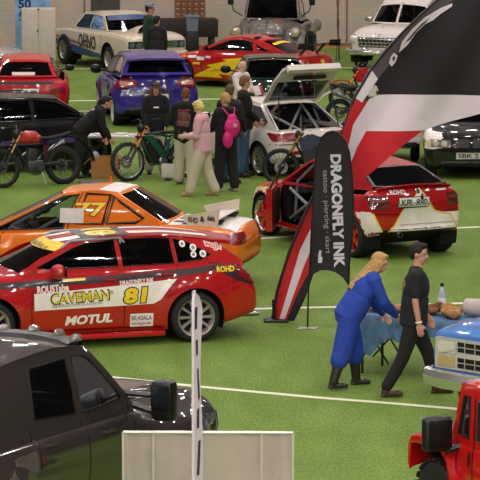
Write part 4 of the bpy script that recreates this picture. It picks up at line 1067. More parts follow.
# ---- purple hatchback, seen from behind
def purple():
    PU = paint('purple_paint', '#33248a', .3)
    c = Car('hatchback', 'shiny purple hatchback with white wheels seen from behind', 'car', (-2.1, 72.9), 99.5,
        paint=PU, hw=.90, wb=2.6, xf=1.95, xr=-1.95, Rw=.33, tw=.23, rimR=.25, spokes=5, rim=paint('rim_white', '#d9d3cf'), Ra=.39, flare=.05, woff=.0,
        deck=[(-1.95, .95), (-1.88, 1.10), (-1.7, 1.14), (.95, 1.0), (1.5, .92), (1.95, .70)], sh=[(-1.95, .90), (-1.8, 1.02), (-1.4, 1.02), (.9, .94), (1.6, .82), (1.95, .60)],
        plan=[(-1.95, .84), (-1.7, .89), (-1.3, .90), (1.3, .89), (1.7, .84), (1.95, .70)], sill=[(-1.95, .32), (-1.7, .24), (1.3, .18), (1.95, .22)], bowf=.25, bowr=.16, tiltr=-.08, rl=.16,
        cab=dict(A=(1.05, .98, .76), B=(.25, 1.44, .60), roof=[(-.4, 1.52), (-1.1, 1.50)], C=(-1.55, 1.44, .60), D=(-1.86, 1.13, .76), crown=.035, bowf=.14, bowr=.10, frr=(.12, .14, .16),
            windows=[[(.90, 1.02), (.24, 1.39), (-.35, 1.45), (-.38, 1.04)], [(-.45, 1.05), (-.42, 1.45), (-1.05, 1.42), (-1.45, 1.18), (-1.4, 1.10)]]))
    lamps(c, [(.88, .84), (.46, .88), (.42, .98), (.60, 1.06), (.86, 1.08)], [(.4, .66), (.8, .7), (.78, .82), (.45, .78)])
    for sg in (1, -1):
        c.rear('clear_lamp', [[(sg*.80, .90), (sg*.52, .92), (sg*.54, .98), (sg*.80, 1.0)]], mat('pink_lens', '#d68a80', .15, coat=1.), .016)
        c.side('taillight_wrap', sg, [[(-1.95, .86), (-1.70, .96), (-1.72, 1.08), (-1.95, 1.06)]], REDL, .010)
    c.plate('rear', .0, .66, 'VXR', .5, .11) if 0 else c.rear('plate_recess', [rrect(-.30, .58, .30, .74, .03)], mat('plum_recess', '#231a55', .4), .006)
    c.rear('licence_plate', [rrect(-.26, .60, .26, .71, .01)], PLATE, .010)
    c.rear('diffuser', [rrect(-.62, .30, .62, .44, .04)], BLACKP, .010); c.exhaust(.0, .36, .05)
    c.rear('tailgate_seam', [stripe([(-.74, 1.1), (-.62, .86), (-.60, .58), (.60, .58), (.62, .86), (.74, 1.1)], .014)], TRIM, .004)
    c.rear('emblem', [circle(0, .95, .06, 16)], CHROME, .012)
    bm = bmesh.new(); vs = [[bm.verts.new((-1.52-.24*t-.06*(1-u*u), u*.64, 1.455+.035*(1-u*u)+z)) for u in [-1+i/6 for i in range(13)]] for t, z in ((0, 0), (.5, .012), (1, 0), (1, -.04), (.3, -.03))]
    for i in range(4):
        for k in range(12): bm.faces.new((vs[i][k], vs[i][k+1], vs[i+1][k+1], vs[i+1][k]))
    for e in (0, 12): bm.faces.new([vs[i][e] for i in range(5)])
    bmesh.ops.recalc_face_normals(bm, faces=bm.faces); link('roof_spoiler', bm, PU, c.root)
    c.seams(1, [[(-.41, .3), (-.41, 1.03)], [(.88, .3), (.95, .98)], [(.88, .25), (-.41, .25)]]); c.handle(1, -.25, .9); c.handle(-1, -.25, .9)
    c.side('silver_stripe', 1, [[(-.45, .85), (.7, .80), (.55, .40), (-.45, .40)]], mat('silver_vinyl', '#9c94b8', .3, .5, .5), .006)
    c.mirrors(.80, 1.06, .88, TRIM, size=(.16, .24, .18))
purple()
# ---- dark green hatch behind the group of visitors
def green():
    GN = paint('dark_green_paint', '#0f2a1c', .3)
    c = Car('hatchback', 'dark green car seen from behind between the visitors and the flame red coupe', 'car', (0.66, 73.2), 93,
        paint=GN, hw=.87, wb=2.6, xf=2.0, xr=-2.0, Rw=.32, tw=.22, rimR=.23, spokes=7, rim=ALLOY, Ra=.38, flare=.03,
        deck=[(-2.0, .90), (-1.9, .99), (-1.6, 1.02), (1.0, .96), (1.5, .88), (2.0, .66)], sh=[(-2.0, .84), (-1.8, .94), (-1.4, .96), (.9, .90), (1.6, .78), (2.0, .58)],
        plan=[(-2.0, .80), (-1.7, .85), (-1.3, .87), (1.3, .86), (1.7, .81), (2.0, .70)], sill=[(-2.0, .34), (-1.7, .24), (1.3, .18), (2.0, .22)], bowf=.22, bowr=.12,
        cab=dict(A=(1.0, .95, .74), B=(.25, 1.36, .56), roof=[(-.3, 1.41)], C=(-1.25, 1.37, .55), D=(-1.76, 1.02, .70), crown=.03, frr=(.07, .06, .05),
            windows=[[(.86, .98), (.25, 1.31), (-.32, 1.35), (-.36, .98)], [(-.43, .98), (-.40, 1.35), (-.98, 1.33), (-1.36, 1.06), (-1.3, 1.0)]]))
    lamps(c, [(.80, .74), (.46, .74), (.46, .88), (.80, .90)], [(.4, .6), (.75, .62), (.75, .74), (.4, .72)])
    c.rear('licence_plate', [rrect(-.26, .62, .26, .73, .01)], PLATE, .01); c.rear('bumper_seam', [stripe([(-.84, .56), (.84, .56)], .014)], TRIM, .004)
    C = c.C; bm = fill2d([rrect(-.26, -.035, .26, .035, .01)], .06)
    c.put('window_sticker', fill2d([rrect(-.11, -.03, .11, .03, .01)], .06), mat('sticker_pale', '#b9c4bc', .5), (-3.5, .42, 1.30), (0, -1, 0), (0, 0, 1), (1, 0, 0), .01)
    bm.free()
    bm = bmesh.new(); tube(bm, [(-1.30, .55, 1.40), (-1.36, .3, 1.43), (-1.38, 0, 1.435), (-1.36, -.3, 1.43), (-1.30, -.55, 1.40)], .035, 8, flat=.6); link('roof_spoiler', bm, GN, c.root)
    c.seams(1, [[(-.38, .3), (-.38, .98)], [(.86, .3), (.9, .95)]]); c.handle(1, -.25, .85)
    c.mirrors(.70, 1.02, .84, TRIM, size=(.15, .22, .16))
green()
# ---- red coupe with yellow flame
def coupe():
    RD = paint('coupe_red', '#b80a10', .3)
    c = Car('sports_coupe', 'low red sports coupe with a yellow flame on its flank and a black rear wing', 'car', (0.12, 81.2), 150,
        paint=RD, hw=.90, wb=2.6, xf=2.05, xr=-2.2, Rw=.33, tw=.26, rimR=.24, spokes=5, rim=mat('gunmetal_rim', '#5b5550', .35, .6), Ra=.385, flare=.06, woff=.0,
        deck=[(-2.2, .72), (-2.1, .82), (-1.6, .86), (.95, .86), (1.5, .78), (2.05, .52)], sh=[(-2.2, .66), (-2.0, .80), (-1.4, .84), (.9, .80), (1.5, .76), (2.05, .45)],
        plan=[(-2.2, .80), (-1.8, .88), (-1.3, .90), (0, .87), (1.3, .88), (1.7, .83), (2.05, .66)], sill=[(-2.2, .34), (-1.7, .2), (1.3, .15), (2.05, .2)], bowf=.32, bowr=.14, rl=.18,
        cab=dict(A=(.95, .86, .74), B=(.15, 1.20, .53), roof=[(-.2, 1.24)], C=(-.72, 1.17, .50), D=(-1.55, .86, .64), crown=.03, bowf=.2, bowr=.12, frr=(.10, .06, .06),
            windows=[[(.72, .90), (.10, 1.15), (-.25, 1.17), (-.50, 1.13), (-.62, .92)], [(-.75, .94), (-.64, 1.08), (-1.05, .93)]], bench=False))
    YF = YELV; OG = mat('flame_orange', '#e8801c', .4, coat=.3)
    c.side('flame', 1, [[(.95, .26), (.45, .50), (.58, .54), (.02, .66), (.15, .70), (-.8, .80), (-1.9, .78), (-1.2, .66), (-.72, .62), (-.8, .42), (-.25, .46), (-.35, .30), (.25, .34), (.15, .24)]], YF, .006)
    c.side('flame_tip', 1, [[(-.5, .74), (-1.5, .79), (-1.3, .74), (-.75, .70)], [(.3, .46), (.1, .42), (.6, .38)]], OG, .008)
    for x, z, w_, h_, m in ((.98, .74, .22, .06, WHITEV), (1.25, .62, .2, .06, YF), (1.2, .74, .16, .05, OG), (.75, .70, .2, .08, WHITEV), (1.1, .52, .22, .05, WHITEV), (.85, .58, .18, .05, YF), (1.5, .68, .16, .05, WHITEV), (.55, .74, .14, .05, WHITEV), (1.75, .62, .15, .05, YF)):
        c.side('sponsor_sticker', 1, [rrect(x-w_/2, z-h_/2, x+w_/2, z+h_/2, .01)], m, .010)
    c.top('bonnet_flame', [[(1.7, .35), (1.2, .5), (1.25, .2), (1.0, .0), (1.5, .1)]], OG)
    lamps(c, [(.80, .60), (.50, .60), (.50, .74), (.80, .74)], [(.42, .48), (.72, .52), (.72, .62), (.42, .58)])
    for sg in (1, -1): c.rear('lamp_lens', [circle(sg*.62, .67, .05, 12)], AMBL, .016)
    c.rear('licence_plate', [rrect(-.26, .44, .26, .55, .01)], PLATE, .012); c.rear('rear_emblem', [circle(.0, .68, .10, 10, .06)], YF, .012)
    c.put('window_banner', fill2d([rrect(-.42, -.05, .42, .05, .02)], .05), YF, (-1.05, 0, 3), (0, 1, 0), (1, 0, 0), (0, 0, -1), .012, maxdist=6)
    bm = bmesh.new(); prof = [(0, 0), (.10, .03), (.26, .05), (.26, .035), (.1, .005)]
    vs = [[bm.verts.new((-1.95-a, y, 1.08+b)) for a, b in prof] for y in (-.78, -.4, 0, .4, .78)]
    for i in range(4):
        for k in range(5): bm.faces.new((vs[i][k], vs[i][(k+1) % 5], vs[i+1][(k+1) % 5], vs[i+1][k]))
    bm.faces.new(vs[0][::-1]); bm.faces.new(vs[-1]); bmesh.ops.recalc_face_normals(bm, faces=bm.faces); link('rear_wing', bm, BLACKP, c.root)
    for sg in (1, -1):
        bm = bmesh.new(); prism(bm, [(-1.75, .84), (-1.82, .84), (-2.06, 1.09), (-1.98, 1.09)], lambda u, v, t, sg=sg: V((u, sg*.42+t, v)), .03); link('wing_strut', bm, BLACKP, c.root)
        bm = bmesh.new(); prism(bm, [(-1.92, 1.02), (-2.24, 1.02), (-2.26, 1.18), (-1.96, 1.16)], lambda u, v, t, sg=sg: V((u, sg*.79+t, v)), .015); link('wing_endplate', bm, BLACKP, c.root)
    c.seams(1, [[(.70, .25), (.72, .85)], [(-.62, .3), (-.62, .88)]]); c.handle(1, -.45, .80)
    c.mirrors(.62, .98, .82, RD); c.exhaust(.3, .30); c.exhaust(-.3, .30)
coupe()
# ---- white, blue and orange drag saloon
def drag():
    CR = paint('cream_white_paint', '#d9cbb6', .35)
    BLU = mat('navy_vinyl', '#1d2f78', .35, coat=.5); ORG = mat('stripe_orange', '#d2682a', .4, coat=.4)
    c = Car('drag_saloon', 'cream and blue old drag racing saloon with an orange stripe and bonnet scoop', 'car', (-3.24, 86.8), -63,
        paint=CR, hw=.92, wb=2.75, xf=2.45, xr=-2.4, Rw=.33, tw=.20, rimR=.20, spokes=5, rim=ALLOY, Ra=.42, Rws={-1.375: .40}, tws={-1.375: .32}, Ras={-1.375: .46}, lift=.02, sharp=32, woff=-.02, **boxsides(),
        deck=[(-2.4, .90), (-1.0, .98), (.9, 1.02), (1.3, 1.04), (2.3, .98), (2.45, .90)], sh=[(-2.4, .84), (-1.2, .94), (.9, .95), (2.2, .90), (2.45, .80)],
        plan=[(-2.4, .86), (-1.8, .91), (1.8, .92), (2.45, .84)], sill=[(-2.4, .48), (-1.4, .34), (1.4, .30), (2.45, .36)], rz=.06, ry=.04, rl=.08, bowf=.06, bowr=.06, tiltf=.10,
        cab=dict(A=(1.05, 1.03, .76), B=(.50, 1.40, .60), roof=[(0, 1.46)], C=(-.65, 1.42, .60), D=(-1.15, 1.0, .74), crown=.03, frf=(.04, .04, .04),
            windows=[[(.92, 1.06), (.48, 1.36), (.0, 1.39), (-.02, 1.04)], [(-.08, 1.04), (-.06, 1.39), (-.60, 1.37), (-.95, 1.06), (-.9, 1.03)]], bench=False))
    c.side('blue_panel', -1, [[(-2.4, .72), (-1.75, .66), (1.30, .40), (1.20, .30), (-.85, .34), (-1.0, .62), (-1.4, .74), (-1.7, .52), (-2.4, .50)]], BLU, .005)
    c.side('orange_stripe', -1, [stripe([(-2.4, .79), (-1.0, .69), (.3, .585)], .045)], ORG, .006)
    c.side('blue_stripe', -1, [stripe([(-2.4, .755), (-1.0, .66), (.3, .55)], .02)], BLU, .007)
    c.side('blue_panel', 1, [[(-2.4, .72), (-1.75, .66), (1.30, .40), (1.20, .30), (-.85, .34), (-1.0, .62), (-1.4, .74), (-1.7, .52), (-2.4, .50)]], BLU, .005)
    c.side('lettering', -1, textbm('OHNO', fit=(1.10, .36), bold=.03), BLACKV, .008, at=(.12, .70), slope=-.02)
    bn = bmesh.new(); C = c.C; US = [-.9+1.8*i/12 for i in range(13)]
    rows = [[bn.verts.new(c.surf(C['B'], C['A'], u, v, C.get('bowf', .14), C['crown'], 1)+V((.012, 0, .012))) for u in US] for v in (.05, .2, .36)]
    for i in range(2):
        for k in range(12): bn.faces.new((rows[i][k], rows[i+1][k], rows[i+1][k+1], rows[i][k+1]))
    bo = link('windscreen_banner', bn, mat('banner_blue', '#3a4f80', .4), c.root)
    c.put('lettering', textbm('NAGA', fit=(.8, .12), bold=.04), WHITEV, (4, .05, 1.34), (0, 1, 0), V((-.6, 0, .6)), (-1, 0, 0), .018, parent=bo)
    # bonnet scoop
    bm = bmesh.new(); rows = []
    for x, w_, h_ in ((1.05, .16, .01), (1.25, .24, .10), (1.6, .28, .19), (1.95, .29, .23), (2.0, .29, .23)):
        rows.append([bm.verts.new((x, w_*cos(a)*(1.1 if 0 < a < pi else 1.15), 1.0+h_*max(0, sin(a))**.6)) for a in [pi*i/10 for i in range(11)]])
    for i in range(4):
        for k in range(10): bm.faces.new((rows[i][k], rows[i][k+1], rows[i+1][k+1], rows[i+1][k]))
    bm.faces.new(rows[0])
    bmesh.ops.recalc_face_normals(bm, faces=bm.faces); sc_ = link('bonnet_scoop', bm, CR, c.root)
    bm = bmesh.new(); ellip(bm, (1.97, 0, 1.10), (.03, .25, .09)); link('scoop_mouth', bm, DARK, sc_)
    F = c.front
    g = F('grille', [rrect(-.80, .66, .80, .84, .02)], BLACKP, .01)
    for i in range(4): F('grille_bar', [stripe([(-.5, .69+.04*i), (.5, .69+.04*i)], .012)], CHROME, .014, parent=g)
    for y in (.52, .70, -.52, -.70): F('headlight', [circle(y, .75, .075, 16)], mat('taped_lamp', '#4a6a80', .3, coat=1.), .016)
    for nm, x, w_ in (('front_bumper', 2.50, .88), ('rear_bumper', -2.44, .86)):
        bm = bmesh.new(); tube(bm, [(x-.18*(1 if x > 0 else -1), w_, .52), (x, w_*.85, .52), (x+.03*(1 if x > 0 else -1), 0, .52), (x, -w_*.85, .52), (x-.18*(1 if x > 0 else -1), -w_, .52)], .06, 8); link(nm, bm, CR, c.root)
    c.seams(-1, [[(.95, .35), (.98, 1.0)], [(-.08, .38), (-.06, 1.0)]]); c.handle(-1, .02, .90, CHROME)
    c.rear('taillight', [rrect(.45, .66, .8, .76, .02)], REDL, .01); c.rear('taillight', [rrect(-.8, .66, -.45, .76, .02)], REDL, .01)
    c.cage([[(.8, .6, .4), (.45, .52, 1.36), (-.35, .52, 1.38), (-.35, .6, .4)], [(.8, -.6, .4), (.45, -.52, 1.36), (-.35, -.52, 1.38), (-.35, -.6, .4)], [(-.35, .52, 1.38), (-.35, -.52, 1.38)], [(-.35, -.55, .6), (.6, -.62, .95)]], .028, WHITEV)
drag()
# ---- black estate behind the red motorcycle
def blackcar():
    BK = paint('black_paint', '#08080a', .3, .35)
    c = Car('estate_car', 'glossy black estate car behind the red dirt bike', 'car', (-4.15, 63.3), 28,
        paint=BK, hw=.89, wb=2.3, xf=1.62, xr=-2.2, axles=[1.05, -1.3], Rw=.33, tw=.22, rimR=.23, spokes=5, rim=mat('dark_rim', '#3b393a', .35, .6), Ra=.385, flare=.03,
        deck=[(-2.2, .88), (-2.1, .98), (-1.8, 1.0), (1.0, .98), (1.3, .92), (1.62, .72)], sh=[(-2.2, .82), (-2.0, .94), (-1.5, .96), (.9, .93), (1.3, .86), (1.62, .64)],
        plan=[(-2.2, .82), (-1.9, .87), (-1.3, .89), (1.1, .88), (1.35, .83), (1.62, .70)], sill=[(-2.2, .34), (-1.7, .24), (1.1, .18), (1.62, .24)], bowf=.25, bowr=.10,
        cab=dict(A=(1.05, .97, .76), B=(.40, 1.36, .60), roof=[(-.3, 1.42)], C=(-1.70, 1.38, .58), D=(-2.05, 1.0, .74), crown=.03,
            windows=[[(.90, 1.0), (.40, 1.31), (-.10, 1.37), (-.12, .99)], [(-.20, .99), (-.18, 1.37), (-.85, 1.37), (-.88, 1.0)], [(-.96, 1.0), (-.93, 1.37), (-1.5, 1.35), (-1.76, 1.05)]]))
    lamps(c, [(.85, .72), (.50, .72), (.50, .92), (.85, .94)], [(.45, .64), (.78, .68), (.76, .80), (.45, .76)])
    c.seams(-1, [[(-.15, .3), (-.15, 1.0)], [(.9, .3), (.95, .96)], [(-.90, .5), (-.92, 1.0)]]); c.handle(-1, .05, .86); c.handle(-1, -.72, .88)
    c.side('violet_reflection', -1, [stripe([(.95, .60), (-.9, .58)], .10)], mat('painted_violet_reflection', '#4b3f77', .3, coat=.5), .005)  # blue-violet reflection on the black flank, painted in as a stripe
    c.mirrors(.78, 1.04, .86, BK); c.front('grille', [rrect(-.35, .58, .35, .76, .04)], BLACKP, .01)
    bm = bmesh.new()
    for sg in (1,): tube(bm, [(.2, sg*.5, 1.45), (-1.5, sg*.5, 1.45)], .02, 6)
    link('roof_rail', bm, TRIM, c.root)
blackcar()
# ---- red coupe far left
def redtail():
    RD = paint('bright_red_paint', '#bd0a12', .3)
    c = Car('sports_coupe', 'bright red rounded coupe seen from behind in front of the white cabinet', 'car', (-4.78, 73.8), 93,
        paint=RD, hw=.90, wb=2.5, xf=1.95, xr=-1.95, Rw=.33, tw=.24, rimR=.24, spokes=5, rim=ALLOY, Ra=.385, flare=.05,
        deck=[(-1.95, .80), (-1.85, .96), (-1.5, 1.02), (.95, .95), (1.5, .86), (1.95, .64)], sh=[(-1.95, .74), (-1.8, .88), (-1.4, .92), (.9, .88), (1.5, .80), (1.95, .55)],
        plan=[(-1.95, .80), (-1.7, .88), (-1.3, .91), (1.3, .89), (1.7, .82), (1.95, .64)], sill=[(-1.95, .34), (-1.7, .24), (1.3, .18), (1.95, .22)], bowf=.3, bowr=.2, rl=.2,
        cab=dict(A=(.98, .94, .74), B=(.25, 1.30, .54), roof=[(-.2, 1.36)], C=(-1.0, 1.30, .52), D=(-1.70, 1.0, .68), crown=.04, bowf=.18, bowr=.14, frr=(.12, .14, .08),
            windows=[[(.80, .98), (.22, 1.25), (-.25, 1.29), (-.35, .97)], [(-.42, .98), (-.36, 1.28), (-.8, 1.23), (-1.2, 1.02)]]))
    lamps(c, [(.86, .62), (.52, .60), (.50, .74), (.84, .78)], [(.45, .60), (.75, .64), (.74, .76), (.45, .72)])
    c.rear('spoiler_strip', [rrect(-.60, .845, .60, .905, .03)], BLACKP, .012)
    p = c.plate('rear', -.05, .69, 'UJ 718', .52, .13) if 0 else c.rear('licence_plate', [rrect(-.28, .62, .28, .75, .01)], PLATE, .014)
    for y, w_ in ((-.17, .14), (.0, .1), (.16, .13)): c.rear('plate_mark', [rrect(y-w_/2, .65, y+w_/2, .72, .01)], mat('plate_ink', '#6a6a72', .5), .020)
    c.put('window_sticker', fill2d([rrect(-.25, -.03, .25, .03, .01)], .05), mat('sticker_pink_white', '#d9bcbc', .5), (-3, .05, 1.06), (0, -1, 0), (0, 0, 1), (1, 0, 0), .014)
    c.rear('bumper_seam', [stripe([(-.8, .56), (.8, .56)], .012)], TRIM, .004); c.exhaust(.45, .34); c.exhaust(-.45, .34)
    c.seams(-1, [[(-.38, .3), (-.38, .97)], [(.82, .3), (.86, .95)]]); c.handle(-1, -.22, .84)
    c.mirrors(.66, 1.0, .86, TRIM)
redtail()
# ---- old grey pickup against the wall
def oldpickup():
    GY = mat('patina_grey', '#6b6661', .35, .3, .5, var=.35, scale=2.5)
    c = Car('vintage_pickup', 'weathered grey vintage pickup truck with round wings facing out from the wall', 'truck', (.92, 87.9), -97,
        paint=GY, hw=.82, wb=2.9, xf=2.05, xr=-2.35, Rw=.38, tw=.2, rimR=.21, rimsty='disc', rim=GY, Ra=.44, sharp=45, floor=.6, woff=.14,
        deck=[(-2.35, 1.1), (-.6, 1.15), (.55, 1.20), (.9, 1.28), (1.5, 1.27), (1.85, 1.18), (2.05, .98)], sh=[(-2.35, 1.02), (.5, 1.08), (.9, 1.02), (1.6, .98), (2.05, .80)],
        plan=[(-2.35, .80), (.5, .82), (.9, .72), (1.5, .60), (2.05, .48)], sill=[(-2.35, .45), (2.05, .5)], bowf=.14, bowr=.02, rl=.22, rz=.16, tub=[(-2.25, -.75, .7, .88)],
        cab=dict(A=(.62, 1.22, .74), B=(.30, 1.80, .66), roof=[(0, 1.90)], C=(-.60, 1.78, .64), D=(-.70, 1.18, .76), crown=.06, bowf=.10, bowr=.03, frf=(.07, .08, .05),
            windows=[[(.50, 1.26), (.28, 1.72), (-.46, 1.72), (-.50, 1.26)]], bench=False, seatx=-.15))
    for sg in (1, -1):     # separate rounded wings with lamps
        bm = bmesh.new(); rows = []
        N = 12
        for i in range(N+1):
            a = R(-25+200*i/N); xx, zz = 1.45+.66*cos(a), .42+.62*sin(a)*(1.0)
            rows.append([bm.verts.new((1.45+(xx-1.45)*(1-.12*abs(u)**3), sg*(.74+.26*u), max(.3, zz-.10*max(0, u)**2.5*(1 if a > 0 else .3))) ) for u in [-1+2*k/8 for k in range(9)]])
        for i in range(N):
            for k in range(8): bm.faces.new((rows[i][k], rows[i][k+1], rows[i+1][k+1], rows[i+1][k]))
        bmesh.ops.recalc_face_normals(bm, faces=bm.faces); bmesh.ops.solidify(bm, geom=list(bm.faces), thickness=.04)
        link('front_wing', bm, GY, c.root)
        bm = bmesh.new(); ellip(bm, (1.92, sg*.77, .98), (.22, .15, .15)); h = link('headlight_shell', bm, GY, c.root)
        bm = bmesh.new(); ellip(bm, (2.08, sg*.77, .98), (.07, .125, .125)); link('headlight', bm, mat('lamp_glass_warm', '#b5a48c', .15, coat=1.), h)
        bm = bmesh.new(); tube(bm, [(.55, sg*.80, 1.3), (.75, sg*1.0, 1.45), (.75, sg*1.06, 1.62)], .016, 6); box(bm, (.75, sg*1.08, 1.72), (.05, .16, .24), None, .02); link('wing_mirror', bm, BLACKP, c.root)
        bm = bmesh.new(); tube(bm, [(-2.3, sg*.92, .8), (-1.9, sg*.98, .95), (-1.45, sg*1.0, 1.0), (-1.0, sg*.98, .92), (-.75, sg*.9, .75)], .10, 10); link('rear_wing_panel', bm, GY, c.root)
    for z in (.62, .72, .82, .92):
        bm = bmesh.new(); tube(bm, [(2.0, .46, z), (2.09, .2, z), (2.10, 0, z), (2.09, -.2, z), (2.0, -.46, z)], .022, 6); link('grille_bar', bm, GY, c.root)
    bm = bmesh.new(); tube(bm, [(2.15, .98, .5), (2.28, .7, .5), (2.32, 0, .5), (2.28, -.7, .5), (2.15, -.98, .5)], .075, 8); link('front_bumper', bm, CHROME, c.root)
    c.top('bonnet_crease', [stripe([(.95, 0), (1.95, 0)], .05)], mat('patina_dark', '#4a4440', .4, .3), .01)
    c.top('rust_patch', [[(1.2, .3), (1.5, .42), (1.75, .3), (1.7, .12), (1.3, .16)]], mat('rust', '#6e4a33', .6, var=.3), .006)
oldpickup()
# ---- white ambulance
def ambulance():
    W = paint('ivory_white', '#e2dad4', .3)
    c = Car('vintage_ambulance', 'white vintage ambulance with chrome grille beside the hanging net', 'car', (4.5, 87.6), -114,
        paint=W, hw=.90, wb=3.1, xf=2.35, xr=-2.45, Rw=.36, tw=.2, rimR=.22, rimsty='disc', rim=CHROME, Ra=.42, sharp=45, woff=-.04,
        deck=[(-2.45, 1.05), (.5, 1.10), (.9, 1.15), (1.6, 1.14), (2.1, 1.08), (2.35, .94)], sh=[(-2.45, .95), (.5, 1.0), (1.0, .94), (1.8, .94), (2.35, .84)],
        plan=[(-2.45, .82), (-1.5, .90), (1.2, .90), (1.9, .87), (2.35, .76)], sill=[(-2.45, .36), (1.8, .36), (2.35, .46)], rz=.16, rl=.22, bowf=.14, bowr=.1,
        cab=dict(A=(.78, 1.14, .76), B=(.36, 1.60, .66), roof=[(0, 1.74), (-1.2, 1.80)], C=(-2.05, 1.70, .66), D=(-2.35, 1.08, .76), crown=.08, bowf=.16, bowr=.1, frf=(.06, .10, .05),
            windows=[[(.64, 1.16), (.34, 1.53), (-.20, 1.56), (-.22, 1.14)], [(-.32, 1.14), (-.30, 1.56), (-1.9, 1.56), (-2.0, 1.14)]], bench=False))
    C = c.C; bm = bmesh.new(); tube(bm, [c.surf(C['B'], C['A'], 0, v, C['bowf'], C['crown'], 1)+V((.01, 0, .005)) for v in (0, .25, .5, .75, 1)], .035, 6); link('windscreen_divider', bm, W, c.root)
    g = c.front('grille', [[(-.56, .86), (.56, .86), (.52, .60), (-.52, .60)]], BLACKP, .012)
    for z in (.64, .73, .82): c.front('grille_bar', [stripe([(-.56, z), (.56, z)], .03)], CHROME, .03, parent=g)
    for i in range(9): c.front('grille_bar', [stripe([(-.44+.11*i, .60), (-.44+.11*i, .86)], .018)], CHROME, .026, parent=g)
    for sg in (1, -1):
        bm = bmesh.new(); ellip(bm, (2.13, sg*.70, .80), (.20, .13, .13)); h = link('headlight_rim', bm, CHROME, c.root)
        bm = bmesh.new(); ellip(bm, (2.27, sg*.70, .80), (.08, .11, .11)); link('headlight', bm, CLRL, h)
        bm = bmesh.new(); ellip(bm, (2.38, sg*.32, .50), (.10, .09, .13)); link('bumper_guard', bm, CHROME, c.root)
    c.front('emblem', [[(-.14, .97), (-.05, .93), (0, .89), (.05, .93), (.14, .97), (.05, .95), (0, .93), (-.05, .95)]], CHROME, .014)
    bm = bmesh.new(); ellip(bm, (1.9, 0, 1.08), (.14, .025, .04)); link('bonnet_ornament', bm, CHROME, c.root)
    bm = bmesh.new(); tube(bm, [(2.02, .93, .48), (2.32, .80, .48), (2.46, .4, .48), (2.50, 0, .48), (2.46, -.4, .48), (2.32, -.80, .48), (2.02, -.93, .48)], .075, 10); link('front_bumper', bm, CHROME, c.root)
    bm = bmesh.new(); lathe(bm, [(.0, .16), (.06, .14), (.09, .05), (.10, 0)], 14, Matrix.Translation((.1, 0, 1.80))); link('beacon', bm, REDL, c.root)
    c.mirrors(.55, 1.22, .84, CHROME)
    c.seams(-1, [[(.62, .4), (.66, 1.1)], [(-.28, .4), (-.27, 1.1)]])
ambulance()
# ---- black saloon nose on the right
def blacksaloon():
    BK = paint('black_saloon_paint', '#0e0d10', .3, .5)
    c = Car('saloon_car', 'black saloon with a white front wing facing the camera on the right', 'car', (4.42, 63.3), -93,
        paint=BK, hw=.87, wb=2.7, xf=2.1, xr=-2.2, Rw=.32, tw=.22, rimR=.22, spokes=5, rim=ALLOY, Ra=.375, flare=.02,
        deck=[(-2.2, .85), (-2.0, .98), (-1.5, 1.0), (1.0, .98), (1.6, .92), (1.95, .84), (2.1, .72)], sh=[(-2.2, .78), (-1.9, .90), (.9, .90), (1.7, .80), (2.1, .66)],
        plan=[(-2.2, .78), (-1.7, .85), (1.3, .87), (1.8, .85), (2.1, .76)], sill=[(-2.2, .34), (-1.4, .2), (1.4, .2), (2.1, .24)], bowf=.22, bowr=.1,
        cab=dict(A=(.95, .97, .74), B=(.25, 1.34, .56), roof=[(-.2, 1.38)], C=(-.85, 1.33, .55), D=(-1.5, 1.0, .70), crown=.03,
            windows=[[(.80, 1.0), (.24, 1.29), (-.25, 1.31), (-.28, .99)], [(-.35, .99), (-.32, 1.31), (-.72, 1.29), (-1.1, 1.02)]]))
    F = c.front
    for sg in (1, -1):
        h = F('headlight', [rrect(sg*.58-.20, .60, sg*.58+.20, .74, .03)], mat('smoked_headlamp', '#6a665f', .12, coat=1.), .008)
        for y in (.50, .66): F('lamp_lens', [circle(sg*y, .67, .055, 14)], mat('lamp_glow_glass', '#b7aa92', .1, coat=1.), .012, parent=h)
        F('kidney_grille', [rrect(sg*.13-.10, .60, sg*.13+.10, .76, .04)], BLACKP, .012)
    F('indicator', [rrect(-.84, .60, -.77, .72, .02)], mat('cream_lens', '#d9cfae', .2, coat=.8), .012)
    c.side('white_wing', -1, [[(2.02, .84), (1.8, .86), (.95, .90), (.95, .3), (1.0, .30), (1.0, .72), (1.75, .72), (1.75, .56), (2.02, .56)]], WHITEV, .006)
    c.top('white_wing_top', [[(2.02, -.70), (1.2, -.74), (.9, -.75), (.9, -.9), (2.05, -.9)]], WHITEV, .006)
    F('white_wing_front', [[(-.95, .56), (-.74, .56), (-.72, .80), (-.95, .82)]], WHITEV, .006)
    F('indicator', [rrect(-.80, .58, -.74, .72, .02)], mat('cream_lens', '#d9cfae', .2, coat=.8), .012)
    c.plate('front', -.02, .44, 'SBK 51', .52, .13)
    F('air_intake', [rrect(-.55, .26, .55, .34, .03)], BLACKP, .008)
    c.top('bonnet_seam', [stripe([(1.0, .66), (2.0, .40)], .012), ], TRIM); c.top('bonnet_seam', [stripe([(1.0, -.66), (2.0, -.40)], .012)], TRIM)
    c.mirrors(.68, 1.02, .84, BK); c.seams(-1, [[(.85, .3), (.9, .96)], [(-.31, .3), (-.31, .98)]])
blacksaloon()
